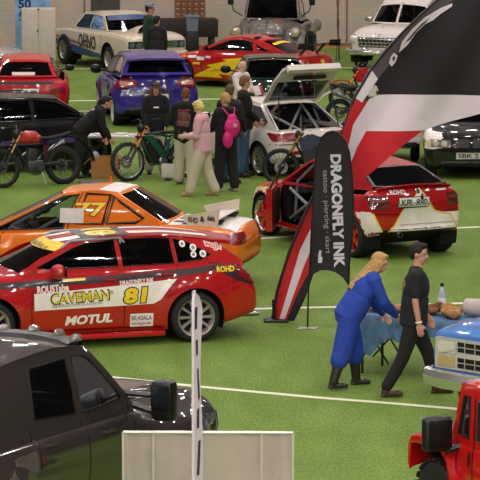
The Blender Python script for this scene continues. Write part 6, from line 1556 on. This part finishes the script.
    if tank:
        bm = bmesh.new()
        if tank == 'round':
            ellip(bm, (.10, 0, .90), (.24, .14, .12), rotm(8, 'Y')); ellip(bm, (.0, 0, .87), (.20, .12, .10))
        else:
            prism(bm, [(.32, .86), (.26, .62), (.06, .66), (-.20, .80), (-.10, .90), (.12, .97)], lambda u, v, t: V((u, -.13+t, v)), .26); bmesh.ops.bevel(bm, geom=list(bm.edges), offset=.035, segments=2, affect='EDGES')
        tk = link('tank', bm, tankm, r)
        bm = bmesh.new(); lathe(bm, [(0, .015), (.03, .012), (.035, 0)], 12, Matrix.Translation((.12, 0, 1.01))); link('filler_cap', bm, STEEL, tk)
    bm = bmesh.new(); rows = []
    for x, z, w in ((.05, .86, .06), (-.10, .87, .10), (-.35, .86, .12), (-.60, .90, .10), (-.78, .94, .06)): rows.append([bm.verts.new((x, w*cos(a), z+.035*sin(a))) for a in [2*pi*q/10 for q in range(10)]])
    for i in range(4):
        for q in range(10): bm.faces.new((rows[i][q], rows[i][(q+1) % 10], rows[i+1][(q+1) % 10], rows[i+1][q]))
    bm.faces.new(rows[0][::-1]); bm.faces.new(rows[-1]); bmesh.ops.recalc_face_normals(bm, faces=bm.faces); link('seat', bm, seatm or SEAT, r)
    if fender:
        for nm, c, rr, a0, a1 in (('front_fender', (fx, R1), R1+.10, 20, 140), ('rear_fender', (rx, R2), R2+.17, 55, 175)):
            bm = bmesh.new(); rows = []
            for q in range(9):
                a = R(a0+(a1-a0)*q/8) if nm[0] == 'f' else R(a0+(a1-a0)*q/8)
                x = c[0]+rr*cos(a)*(1.25 if nm[0] == 'r' else 1.0); z = c[1]+rr*sin(a)*(1.12 if nm[0] == 'r' else 1.)
                rows.append([bm.verts.new((x, y, z-abs(y)*.5)) for y in (-.07, -.035, 0, .035, .07)])
            for i in range(8):
                for q in range(4): bm.faces.new((rows[i][q], rows[i][q+1], rows[i+1][q+1], rows[i+1][q]))
            bmesh.ops.solidify(bm, geom=list(bm.faces), thickness=.01); link(nm, bm, plastics or BLACKP, r)
    if stand:
        bm = bmesh.new(); tube(bm, [(-.10, .10, .30), (-.16, .30 if lean <= 0 else .16, .015)], .012, 6); link('side_stand', bm, STEEL, r)
    return r
def heading(a, b): return math.degrees(math.atan2(b.y-a.y, b.x-a.x))
# red dirt bike at the left
a, b = G(3, 188), G(64, 184)
moto('black dirt bike with a red tank and gold fork at the left edge', 'dirt_bike', (a*.48+b*.52), heading(b, a), wb=(a-b).length, R1=.36, R2=.35, tw=.09, tank='round', tankm=paint('tank_red', '#b8141c'), frame=mat('frame_navy', '#1b2136', .4, .3), forkm=mat('fork_brass', '#a98752', .35, .6), rimm=mat('black_rim', '#1c1c1e', .4), lean=6)
# green electric bike in the centre
a, b = G(131, 181), G(184, 177)
moto('green framed electric dirt bike with orange fork before the woman in the cap', 'electric_bike', (a*.5+b*.5), heading(b, a), wb=1.22, R1=.36, R2=.34, tw=.08, frame=mat('frame_green', '#1f5a41', .35, .3, .5), forkm=mat('fork_orange', '#c86a2a', .35, .4), electric=True, rimm=mat('silver_rim', '#a8a6a4', .35, .6), lean=5, fender=False)
sg_ = empty('paper_sign', G(168, 180)+V((0, -.12, 0)), -8, 'white paper sign hanging by the lower frame of the green electric bike', 'sign')
bm = bmesh.new(); box(bm, (0, 0, .19), (.24, .012, .26), rotm(4, 'X'), .003); link('sheet', bm, mat('paper_white', '#dcd6d4', .7), sg_)
bm = bmesh.new(); box(bm, (0, .0, .03), (.12, .10, .03), None, .005); box(bm, (0, .02, .10), (.02, .02, .14)); link('foot', bm, BLACKP, sg_)
# blue electric bike beside the white hatchback
a = G(282, 187)
moto('dark blue off-road bike with a gold fork behind the red and white rally compact', 'off_road_bike', a+V((.62, .12, 0)), 172, wb=1.25, R1=.34, R2=.34, tw=.08, tank='slab', tankm=mat('navy_plastic', '#16233f', .4, coat=.3), frame=mat('frame_navy', '#1b2136', .4, .3), rimm=mat('black_rim', '#1c1c1e', .4), forkm=mat('fork_gold', '#b98a3c', .35, .6), electric=True, lean=5, fender=False)
# small red and white bikes right of the hatch
a = G(348, 110)
moto('small red motorcycle with white front wheel behind the tall flag', 'motorcycle', a+V((.45, .1, 0)), 190, wb=1.15, R1=.30, R2=.30, tw=.09, tank='slab', tankm=paint('bike_red', '#c8161c'), plastics=paint('bike_red', '#c8161c'), rimm=mat('white_rim', '#d8d4d0', .4), lean=4)
wbk = G(343, 126)
moto('white fendered dirt bike between the raised tailgate and the flag', 'dirt_bike', wbk+V((.42, .0, 0)), 12, wb=1.1, R1=.30, R2=.30, tw=.09, tank='slab', tankm=WHITE, plastics=WHITE, lean=4)
# ================================================================ stall
q = empty('stall_table', G(405, 372), -27, 'long folding stall table under a light blue cloth behind the man in black', 'table')
TBW = 1.75; bm = bmesh.new(); box(bm, (.35, 0, .72), (TBW, .72, .04), None, .01); link('tabletop', bm, mat('table_grey', '#6a6a6c', .6), q)
for x in (-.45, 1.15):
    for y in (-.30, .30):
        bm = bmesh.new(); tube(bm, [(x, y, .70), (x, y, .0)], .018, 8); link('leg', bm, BLACKP, q)
TM = q.matrix_basis.copy() if False else Matrix.Translation(q.location) @ Matrix.Rotation(R(-27), 4, 'Z')
def onq(x, y, z=.742): return TM @ V((x, y, z))
# cloth with hanging front and pointed corner
bm = bmesh.new(); NXc, rows = 46, []
def drop(x): return .20+.22*max(0, 1-abs(x+.30)/.28)+.05*sin(x*9)
prof = [(.37, -.10), (.37, 0), (.0, .005), (-.36, .004), (-.375, -.02)]
for i in range(NXc+1):
    x = -.56+(TBW+.06)*i/NXc; row = [bm.verts.new((x, y, .745+z)) for y, z in prof]
    for j in range(1, 9): row.append(bm.verts.new((x+.01*sin(j), -.385-.022*sin(x*38)*(j/8)-.02*(j/8), .73-drop(x)*1.0*j/8*1.25)))
    rows.append(row)
for i in range(NXc):
    for j in range(len(rows[0])-1): bm.faces.new((rows[i][j], rows[i+1][j], rows[i+1][j+1], rows[i][j+1]))
e0 = rows[0]; side = []
for j, vv in enumerate(e0[1:5]):
    side.append([vv]+[bm.verts.new((vv.co.x-.012-.02*sin(j*2+t)*t/6, vv.co.y, .745-(.30+.10*j)*t/6)) for t in range(1, 7)])
for j in range(3):
    for t in range(6): bm.faces.new((side[j][t], side[j+1][t], side[j+1][t+1], side[j][t+1]))
bmesh.ops.recalc_face_normals(bm, faces=bm.faces)
bmesh.ops.solidify(bm, geom=list(bm.faces), thickness=.006)
o = link('tablecloth', bm, mat('cloth_blue_grey', '#56789c', .85, var=.3, scale=9, bump=.4, bscale=14), None); o.matrix_basis = TM
tag(o, 'creased blue grey cloth hanging over the stall table', 'tablecloth')
# goods on the table
def blob(name, label, cat, x, y, parts, m, vox=.012, z0=.770):
    r = empty(name, onq(x, y, z0), -27, label, cat); bm = bmesh.new()
    for c, rr, a in parts: ellip(bm, c, rr, rotm(a, 'Z'))
    o = remesh('hide', bm, vox, m, r, 2)
    for v in o.data.vertices: v.co += v.normal*.022*noise.noise(v.co*14+V((x*9, y*7, 0)))+v.normal*.008*noise.noise(v.co*60)
    return r
FUR1 = mat('tan_fur', '#a67a4c', .95, var=.4, scale=18, bump=.8, bscale=60); FUR2 = mat('brown_fur', '#7a5030', .95, var=.6, scale=14, bump=.8, bscale=60)
random.seed(5)
blob('fur_pelt', 'flat tan pelt at the left end of the stall table under the womans hand', 'pelt', -.28, -.05, [((0, 0, .03), (.20, .15, .04), 10), ((.15, .03, .035), (.14, .10, .045), -20), ((-.12, -.04, .03), (.10, .09, .035), 30)], FUR1)
blob('fur_pelt', 'dark brown pelt heaped behind the arm of the man in black', 'pelt', .34, .02, [((0, 0, .05), (.13, .12, .06), 0), ((.09, .05, .07), (.09, .08, .06), 25), ((-.09, .03, .05), (.09, .08, .055), -20), ((.03, -.08, .04), (.10, .06, .045), 10)], FUR2)
blob('fur_pelt', 'light tan pelt beside the dark pelt at the truck end of the table', 'pelt', .68, -.12, [((0, 0, .06), (.14, .15, .07), 0), ((-.08, .08, .08), (.10, .10, .07), 25), ((.06, -.08, .05), (.10, .09, .06), -20)], FUR1)
# rolled blanket
r = empty('rolled_blanket', onq(1.02, .10, .764), -27, 'rolled pale blanket with a dark stripe at the right end of the table', 'blanket')
bm = bmesh.new(); lathe(bm, [(0, -.26), (.08, -.26), (.105, -.24), (.11, -.1), (.105, 0), (.11, .1), (.105, .24), (.08, .26), (0, .26)], 20, Matrix.Translation((0, 0, .105)) @ Matrix.Rotation(R(90), 4, 'Y')); link('roll', bm, mat('blanket_pale', '#bdb0ac', .95, var=.1, bump=.5), r)
bm = bmesh.new(); lathe(bm, [(.112, .02), (.117, .03), (.117, .14), (.112, .15)], 20, Matrix.Translation((0, 0, .105)) @ Matrix.Rotation(R(90), 4, 'Y')); link('stripe', bm, mat('blanket_grey', '#6d6f7c', .95), r)
# water bottle
r = empty('water_bottle', onq(.36, .31, .758), 0, 'clear plastic water bottle with dark cap standing on the stall table', 'bottle')
bm = bmesh.new(); lathe(bm, [(0, .005), (.045, 0), (.050, .02), (.050, .10), (.046, .12), (.050, .14), (.048, .22), (.030, .275), (.018, .30), (.018, .315)], 20); link('bottle_body', bm, mat('pet_plastic', '#b9c2c6', .1, coat=1.), r)
bm = bmesh.new(); lathe(bm, [(.051, .06), (.0515, .07), (.0515, .16), (.051, .17)], 20); link('label_band', bm, mat('label_white', '#e4e4e6', .5), r)
bm = bmesh.new(); lathe(bm, [(.021, .31), (.022, .345), (.018, .35), (0, .35)], 14); link('cap', bm, BLACKP, r)
# folding chair frame between the two
r = empty('folding_chair', onq(-.62, .62, 0), 150, 'black folding chair mostly hidden behind the stall table', 'chair')
for sg in (1, -1):
    bm = bmesh.new(); tube(bm, [(-.22, sg*.2, 0), (.10, sg*.2, .45), (.22, sg*.2, .95)], .013, 7); tube(bm, [(.22, sg*.2, 0), (-.2, sg*.2, .45)], .013, 7); link('side_frame', bm, BLACKP, r)
bm = bmesh.new(); box(bm, (-.05, 0, .45), (.40, .42, .025), None, .01); link('seat', bm, BLACKP, r)
bm = bmesh.new(); box(bm, (.20, 0, .84), (.025, .42, .20), rotm(12, 'Y'), .01); link('backrest', bm, BLACKP, r)
# ================================================================ white table, box, cone by the bending person
r = empty('folding_table', V((-2.40, 62.3, 0)), -3, 'white folding table with papers between the bending person and the purple hatchback', 'table')
bm = bmesh.new(); box(bm, (0, 0, .72), (1.2, .55, .04), None, .01); link('tabletop', bm, mat('table_white', '#d5d0cd', .5), r)
for x in (-.48, .48):
    for y in (-.22, .22):
        bm = bmesh.new(); tube(bm, [(x, y, .70), (x*1.08, y, 0)], .014, 7); link('leg', bm, STEEL, r)
for i, (x, y, a) in enumerate(((-.25, .0, 12), (.12, .08, -20), (.38, -.06, 5))):
    p = r.matrix_basis if False else (Matrix.Translation(r.location) @ Matrix.Rotation(R(-3), 4, 'Z'))
    o = empty('paper_stack', p @ V((x, y, .742)), a, ('paper stack nearest the bending person', 'paper stack in the middle of the white table', 'paper stack at the right end of the white table')[i]+' on the folding table', 'papers', 'papers on the white table')
    o['label'] = ('stack of papers nearest the bending person on the white table', 'stack of papers in the middle of the white folding table', 'stack of papers at the right end of the white table')[i]
    bm = bmesh.new(); box(bm, (0, 0, .01), (.21, .297, .02), None, .002); link('sheets', bm, mat('paper_white', '#dcd6d4', .7), o)
CB = mat('cardboard', '#a8743c', .85, var=.12)
r = empty('cardboard_box', V((-2.52, 61.6, 0)), -4, 'open brown cardboard box on the turf in front of the bending person', 'box')
bm = bmesh.new(); t = .012
for c, s_ in (((0, -.18, .20), (.50, t, .40)), ((0, .18, .20), (.50, t, .40)), ((-.25, 0, .20), (t, .36, .40)), ((.25, 0, .20), (t, .36, .40)), ((0, 0, .01), (.50, .36, t))): box(bm, c, s_)
link('carton', bm, CB, r, smooth=False)
for nm, c, s_, rt in (('flap', (0, .29, .36), (.50, .22, t), rotm(-20, 'X')), ('flap', (-.33, 0, .33), (.18, .34, t), rotm(-45, 'Y')), ('flap', (.33, 0, .36), (.18, .34, t), rotm(25, 'Y'))):
    bm = bmesh.new(); box(bm, c, s_, rt); link(nm, bm, CB, r, smooth=False)
o = empty('plastic_bag', Matrix.Translation(r.location) @ V((-.12, -.02, .10)), 20, 'crumpled silvery plastic bag sticking out of the cardboard box', 'bag')
bm = bmesh.new(); ellip(bm, (0, 0, .12), (.08, .06, .16), rotm(25, 'Y')); ellip(bm, (-.06, 0, .30), (.07, .05, .12), rotm(-20, 'Y')); remesh('sack', bm, .014, mat('bag_silver', '#a9a6ae', .35, .3, bump=.8, bscale=12), o, 2)
o = empty('tray', G(91, 183), 10, 'flat grey tray lying on the turf left of the cardboard box', 'tray')
bm = bmesh.new(); box(bm, (0, 0, .012), (.42, .26, .024), None, .006); link('base', bm, mat('tray_grey', '#77757a', .6), o)
bm = bmesh.new(); tube(bm, [(-.20, -.12, .03), (.20, -.12, .03), (.20, .12, .03), (-.20, .12, .03)], .010, 6, closed=True); link('rim', bm, mat('tray_grey', '#77757a', .6), o)
o = empty('marker_cone', G(111, 184.5), 0, 'small orange marker cone on the turf beside the cardboard box', 'cone')
bm = bmesh.new(); lathe(bm, [(.09, 0), (.09, .015), (.055, .02), (.022, .15), (0, .155)], 16); link('cone_body', bm, mat('cone_orange', '#d8641e', .5), o)
# ================================================================ far wall clutter
r = empty('metal_cabinet', G(38.5, 69)+V((0, .22, 0)), 2, 'tall white two door metal cabinet behind the bright red coupe', 'cabinet')
CW = mat('cabinet_white', '#cbbfb6', .45); bm = bmesh.new(); box(bm, (0, 0, .79), (.88, .42, 1.58), None, .008); link('carcass', bm, CW, r)
for sg in (1, -1):
    bm = bmesh.new(); box(bm, (sg*.218, -.218, .80), (.424, .02, 1.52), None, .005); d_ = link('door', bm, CW, r)
    if sg < 0:
        bm = bmesh.new(); box(bm, (-.02, -.235, 1.0), (.025, .02, .06), None, .004); link('handle', bm, BLACKP, d_)
bm = bmesh.new(); box(bm, (0, -.23, 1.56), (.04, .02, .05), None, .004); link('latch', bm, BLACKP, r)
r = empty('rollup_banner', (-5.52, 88.0, 0), 2, 'light blue printed roll-up banner standing behind the metal cabinet', 'banner')
bm = bmesh.new(); box(bm, (0, 0, 1.12), (.95, .02, 2.2), None, .002); ban = link('printed_panel', bm, mat('banner_sky', '#7fa9d6', .6, var=.35, scale=3), r)
bm = bmesh.new(); box(bm, (0, 0, .04), (1.0, .2, .08), None, .02); link('base', bm, STEEL, r)
for tx, z, sz, m in (('EIN FLOTTASTA', 1.86, (.62, .055), mat('banner_ink', '#27406f', .6)), ('SÝNINGIN', 1.78, (.46, .055), mat('banner_ink', '#27406f', .6)), ('50', 1.58, (.34, .24), mat('banner_navy', '#172a66', .6)), ('ÁRA', 1.32, (.34, .16), mat('banner_navy', '#172a66', .6)), ('AFMÆLI', 1.15, (.36, .055), mat('banner_navy', '#172a66', .6))):
    t = textbm(tx, fit=sz, bold=.03)
    for v in t.verts: v.co = V((v.co.x-(.22 if sz[0] < .40 else 0.), -.014, z+v.co.y))
    link('lettering', t, m, ban)
bm = bmesh.new(); prism(bm, [(-.10, .35), (.45, .30), (.45, .72), (.30, .80), (.05, .68), (-.15, .5)], lambda u, v, t: V((u, -.012-t, v)), .004); link('printed_car', bm, mat('banner_violet', '#3a3f9a', .6), ban)
# pallet collars and dark bench by the wall
WD = mat('pallet_wood', '#8a5a38', .8, var=.25)
r = empty('storage_bench', (-1.59, 91.2, 0), 8, 'long dark storage bench against the back wall', 'bench')
bm = bmesh.new(); box(bm, (0, 0, .72), (1.9, .7, .5), None, .02); link('chest', bm, mat('bench_dark', '#2c211c', .7), r)
for x in (-.8, .8):
    bm = bmesh.new(); box(bm, (x, 0, .24), (.12, .6, .48), None, .01); link('leg', bm, mat('bench_dark', '#2c211c', .7), r)
for k in range(5):
    o = empty('wooden_crate', (-1.72+.17*k, 91.15+.02*k, .972), 8, 'slim upright wooden slat crate, %s in the row on the dark bench' % ('leftmost', 'second from left', 'middle one', 'second from right', 'rightmost')[k], 'crate', 'slat crates on the dark bench')
    bm = bmesh.new()
    for z in (.06, .2, .34, .48, .62): box(bm, (0, -.12, z), (.13, .02, .09), None, .004); box(bm, (0, .12, z), (.13, .02, .09), None, .004)
    for x in (-.06, .06):
        for y in (-.11, .11): box(bm, (x, y, .34), (.02, .025, .68))
    link('slats', bm, WD, o)
o = empty('plastic_tub', (-1.3, 89.6, 0), 5, 'grey blue plastic tub on a stand behind the bonnet of the flame red coupe', 'tub')
bm = bmesh.new(); lathe(bm, [(0, .75), (.20, .75), (.24, 1.12), (.255, 1.12), (.255, 1.15), (.22, 1.15), (.0, 1.10)], 4, Matrix.Rotation(R(45), 4, 'Z')); box(bm, (0, 0, 1.14), (.40, .40, .05), None, .01); link('tub_body', bm, mat('tub_grey_blue', '#77808f', .5), o, angle=20)
bm = bmesh.new()
box(bm, (0, 0, .375), (.34, .34, .75), None, .02); link('stand', bm, BLACKP, o)
# ================================================================ banners
def flagpt(px, py, B, yaw):
    """point on a vertical plane through B turned by yaw, where the ray of (px,py) meets it"""
    n = V((sin(R(yaw)), -cos(R(yaw)), 0)); r = ray(px, py); t = ((B-V((0, 0, CH))).dot(n))/r.dot(n)
    return V((0, 0, CH))+r*t
FB = G(276, 321)
GREYF = mat('flag_grey', '#53484c', .8, var=.05); BLKF = mat('flag_black', '#1d161c', .8, var=.06, bump=.1, bscale=6); WHF = mat('flag_white', '#dccfd7', .8, var=.04); REDF = mat('flag_red', '#c01722', .8, var=.06)
root = empty('feather_flag', FB, 0, 'huge curved red, white and black feather flag leaning to the right', 'flag')
def fold(p): return .07*sin(p.x*3.1+p.z*1.7)+.04*sin(p.x*7-p.z*4)
def cloth(name, polys, m, off=0., parent=None, maxlen=.10, B=FB, yaw=0, rt=None, fold_=fold, thick=.004):
    bm = bmesh.new()
    for poly in polys:
        pts = [flagpt(x, y, B, yaw) for x, y in poly]
        ux = V((cos(R(yaw)), sin(R(yaw)), 0)); f2 = fill2d([[((p-B).dot(ux), p.z) for p in pts]], maxlen)
        for v in f2.verts:
            w = ux*v.co.x+V((0, 0, v.co.y)); nn = V((sin(R(yaw)), -cos(R(yaw)), 0)); v.co = w+nn*(fold_(w)+off)
        me = bpy.data.meshes.new('t'); f2.to_mesh(me); f2.free(); bm.from_mesh(me); bpy.data.meshes.remove(me)
    bmesh.ops.recalc_face_normals(bm, faces=bm.faces)
    for f in bm.faces: f.normal_update()
    if bm.faces and sum(f.normal.y for f in bm.faces) > 0: bmesh.ops.reverse_faces(bm, faces=bm.faces)
    return link(name, bm, m, parent or rt or root, angle=60)
cloth('white_band', [[(379, 95), (430, 95), (480, 95), (520, 95), (560, 96), (545, 101), (520, 105), (480, 113), (450, 122), (424, 131), (395, 131), (366, 131), (357, 147), (349, 168), (335, 195), (312, 247), (303, 268), (284, 320), (279, 320), (300, 250), (310, 231), (330, 190), (345, 160), (353, 124), (369, 99)]], WHF)
cloth('sleeve_white', [[(371, 69), (378, 79), (362, 102), (354, 96.5)]], WHF)
cloth('red_edge', [[(354, 97), (362, 102), (369, 99), (353, 124), (345, 160), (330, 190), (310, 231), (300, 250), (279, 320), (272, 320), (277, 292), (289, 252), (303, 218), (322, 178), (338, 144)]], REDF)
cloth('red_field', [[(366, 131), (395, 131), (424, 131), (402, 146), (385, 160), (365, 177), (352, 193), (336, 222), (318, 258), (305, 278), (296, 296), (286, 320), (284, 320), (303, 268), (312, 247), (335, 195), (349, 168), (357, 147)]], REDF)
cloth('black_strip', [[(318, 258), (313, 275), (306, 295), (294, 320), (286, 320), (296, 296), (305, 278)]], BLKF)
cloth('black_field', [[(379, 95), (378, 79), (392, 62), (410, 38), (430, 18), (450, 2), (480, -16), (515, -32), (540, 20), (560, 96), (520, 95), (480, 95), (430, 95)]], BLKF)
sl = cloth('grey_sleeve', [[(371, 69), (384, 53), (402, 33), (420, 15), (440, -3), (470, -24), (505, -42), (515, -32), (480, -16), (450, 2), (430, 18), (410, 38), (392, 62), (378, 79)]], GREYF)
cloth('lettering', [[(399, 53), (402, 42), (412, 29), (425, 17), (440, 8), (452, 3), (452, 6), (440, 14), (433, 20), (425, 24), (416, 33), (408, 45)]], WHF, .012, sl)
cloth('lettering', [[(405, 43), (413, 33), (421, 24), (430, 17), (426, 22), (417, 31), (410, 40)]], GREYF, .02, sl)
cloth('lettering', [[(391, 57), (394, 53), (398, 56), (396, 62), (392, 67), (389, 63)]], WHF, .012, sl)
cloth('lettering', [[(392, 59), (394, 56), (396, 58), (394, 62)]], GREYF, .02, sl)
bm = bmesh.new(); pp = [(272, 322), (277, 292), (289, 252), (303, 218), (322, 178), (338, 144), (354, 97), (371, 69), (384, 53), (402, 33), (420, 15), (440, -3), (470, -24), (505, -42)]
tube(bm, [flagpt(x, y, FB, 0)+V((-.0, -fold(flagpt(x, y, FB, 0)-FB+V((FB.x*0, 0, 0))), 0)) for x, y in pp], [.022]*9+[.016]*5, 7)
POLE = mat('flag_pole', '#1a1719', .4); pl = link('pole', bm, POLE, None); pl.parent = root; pl.matrix_parent_inverse = Matrix.Translation(-FB)
bm = bmesh.new(); box(bm, (0, 0, .02), (.34, .34, .03), None, .01); tube(bm, [(-.02, 0, .02), (-.03, 0, .30)], .028, 8); link('base_plate', bm, POLE, root)
# black studio banner
DB = G(327, 329); root2 = empty('feather_banner', DB, 0, 'black vertical tattoo studio banner with white lettering on a hoop frame', 'banner')
def fold2(p): return .02*sin(p.x*9+p.z*2)+.012*sin(p.z*5)
BLKN = mat('banner_black', '#1b171a', .75, var=.05, bump=.1, bscale=8); LET = mat('banner_lettering', '#c9c2cd', .6); LET2 = mat('banner_lettering_dim', '#8f8b96', .6)
outl = [(309.5, 278), (311, 240), (313, 200), (315, 165), (317, 148), (321, 138), (327, 132.5), (333, 131), (339, 133), (345, 140), (349, 151), (352, 175), (353.5, 200), (352, 240), (349.5, 262), (348, 285), (343, 278), (335, 272), (327, 270), (320, 270.5), (314, 274)]
cl = cloth('fabric', [outl], BLKN, 0, B=DB, rt=root2, fold_=fold2, maxlen=.08)
def vtext(s, pc, size, m, bold=.02):
    t = textbm(s, fit=size, bold=bold); refine(t, .06); c0 = flagpt(pc[0], pc[1], DB, 0)-DB; dn = (flagpt(pc[2], pc[3], DB, 0)-DB-c0).normalized(); rt = V((-dn.z, 0, dn.x))
    for v in t.verts:
        w = c0+dn*v.co.x+V((-dn.z, 0, dn.x))*v.co.y; v.co = w+V((0, -fold2(w)-.014, 0))
    link('lettering', t, m, cl)
sc_ = CF/((DB.y)*cos(CP)+(CH-1.4)*sin(CP))
vtext('DRAGONFLY INK', (337.5, 211, 339.5, 270), (114/sc_, 11/sc_), LET, .05)
vtext('tattoo · piercing · skart', (326, 212, 327.5, 255), (84/sc_, 6.5/sc_), LET2, .01)
bm = fill2d([[(-.02, -.06), (.02, -.06), (.025, 0), (.01, .01), (.015, .07), (-.01, .07), (-.02, .0)]], .05); c0 = flagpt(320, 257, DB, 0)-DB
for v in bm.verts: w = c0+V((v.co.x*1.3, 0, v.co.y*1.3)); v.co = w+V((0, -fold2(w)-.014, 0))
link('dragonfly_mark', bm, LET, cl)
bm = bmesh.new(); hp = [(307.5, 329), (308.5, 290), (309.5, 278), (311, 240), (313, 200), (315, 165), (317, 148), (321, 138), (327, 132.5), (333, 131), (339, 133), (345, 140), (349, 151), (352, 175), (353.5, 200), (352, 240), (349.5, 262), (348.5, 290), (348, 327)]
tube(bm, [flagpt(x, y, DB, 0)-DB+V((0, -fold2(flagpt(x, y, DB, 0)-DB), 0)) for x, y in hp], .013, 6); link('hoop_frame', bm, POLE, root2)
for x in (307.5, 348):
    c = flagpt(x, 329, DB, 0)-DB
    bm = bmesh.new(); tube(bm, [c+V((-.14, -.06, .012)), c+V((.14, .06, .012))], .012, 6); tube(bm, [c+V((-.12, .10, .012)), c+V((.12, -.10, .012))], .012, 6); link('cross_foot', bm, mat('foot_white', '#bcb8b4', .5), root2)
# white flag edge-on in the foreground
VB = G(198, 592); vf = empty('feather_flag', VB, 0, 'slim white vertical flag with dark print seen nearly edge on in the foreground', 'flag')
ux = V((cos(R(75)), sin(R(75)), 0)); hz = AT(195, 289, VB.y).z
bm = bmesh.new(); rows = []
for i in range(37):
    z = .25+(hz-.25)*i/36; ww = .28*min(1., (1-i/36)*14)**.6
    rows.append([bm.verts.new(ux*(ww*t-.14)+V((.012*sin(z*4+t*3), 0, z))) for t in (0, .25, .5, .75, 1)])
for i in range(36):
    for t in range(4): bm.faces.new((rows[i][t], rows[i][t+1], rows[i+1][t+1], rows[i+1][t]))
bmesh.ops.recalc_face_normals(bm, faces=bm.faces); fb = link('fabric', bm, mat('flag_lilac_white', '#cfc3cd', .8, var=.04), vf)
for z0, z1, y0, y1 in [(.30, .62, -.03, .03), (.72, 1.0, -.03, .04), (1.08, 1.40, -.02, .03), (1.52, 1.70, -.07, -.02), (1.78, 2.06, -.03, .03), (2.18, 2.32, -.04, .03), (2.42, 2.62, -.06, .0)]:
    bm = bmesh.new(); rr = [[bm.verts.new(ux*y+V((.012*sin(z*4+((y+.14)/.28)*3)+.008, 0, z))) for y in [y0+(y1-y0)*q/4 for q in range(5)]] for z in [z0+(z1-z0)*q/6 for q in range(7)]]
    for i in range(6):
        for q in range(4): bm.faces.new((rr[i][q], rr[i][q+1], rr[i+1][q+1], rr[i+1][q]))
    bmesh.ops.recalc_face_normals(bm, faces=bm.faces); link('printed_mark', bm, mat('print_violet_black', '#2a2338', .7), fb)
bm = bmesh.new(); tube(bm, [ux*-.15+V((0, 0, .02)), ux*-.15+V((0, 0, hz*.9)), ux*-.14+V((0, 0, hz*.975)), ux*-.10+V((0, 0, hz))], .014, 7); link('pole', bm, mat('pole_white', '#c5bcc4', .4), vf)
bm = bmesh.new(); box(bm, (0, 0, .02), (.4, .4, .03), None, .01); link('base_plate', bm, STEEL, vf)
# white fence panel in the foreground
YB = 30.0; l_, r_ = AT(123, 430, YB), AT(293, 435, YB)
top_z = (l_.z+r_.z)/2; Wd = r_.x-l_.x
fp = empty('fabric_barrier', ((l_.x+r_.x)/2, YB, 0), -1.2, 'low white fabric barrier on a metal frame in the foreground', 'barrier')
FAB = mat('barrier_white', '#c2b8ac', .8, var=.05, scale=3, bump=.15, bscale=4); ALU = mat('barrier_frame', '#cfc8c0', .4, .4)
for i, (x0, x1) in enumerate(((-Wd/2, -Wd/2+.28), (-Wd/2+.28, Wd/2-.29), (Wd/2-.29, Wd/2))):
    bm = bmesh.new(); rows = [[bm.verts.new((x0+.004+(x1-x0-.008)*q/10, .012*sin(q*1.1+z*3), z)) for q in range(11)] for z in [.05+(top_z-.05)*t/8 for t in range(9)]]
    for a in range(8):
        for q in range(10): bm.faces.new((rows[a][q], rows[a][q+1], rows[a+1][q+1], rows[a+1][q]))
    bmesh.ops.solidify(bm, geom=list(bm.faces), thickness=.006); link('fabric_panel', bm, FAB, fp)
bm = bmesh.new(); tube(bm, [(-Wd/2, 0, top_z), (Wd/2, 0, top_z)], .016, 8); link('top_rail', bm, ALU, fp)
for x in (-Wd/2, -Wd/2+.28, Wd/2-.29, Wd/2):
    bm = bmesh.new(); tube(bm, [(x, 0, 0), (x, 0, top_z)], .013, 8); box(bm, (x, 0, .012), (.06, .5, .02), None, .005); link('post', bm, ALU, fp)
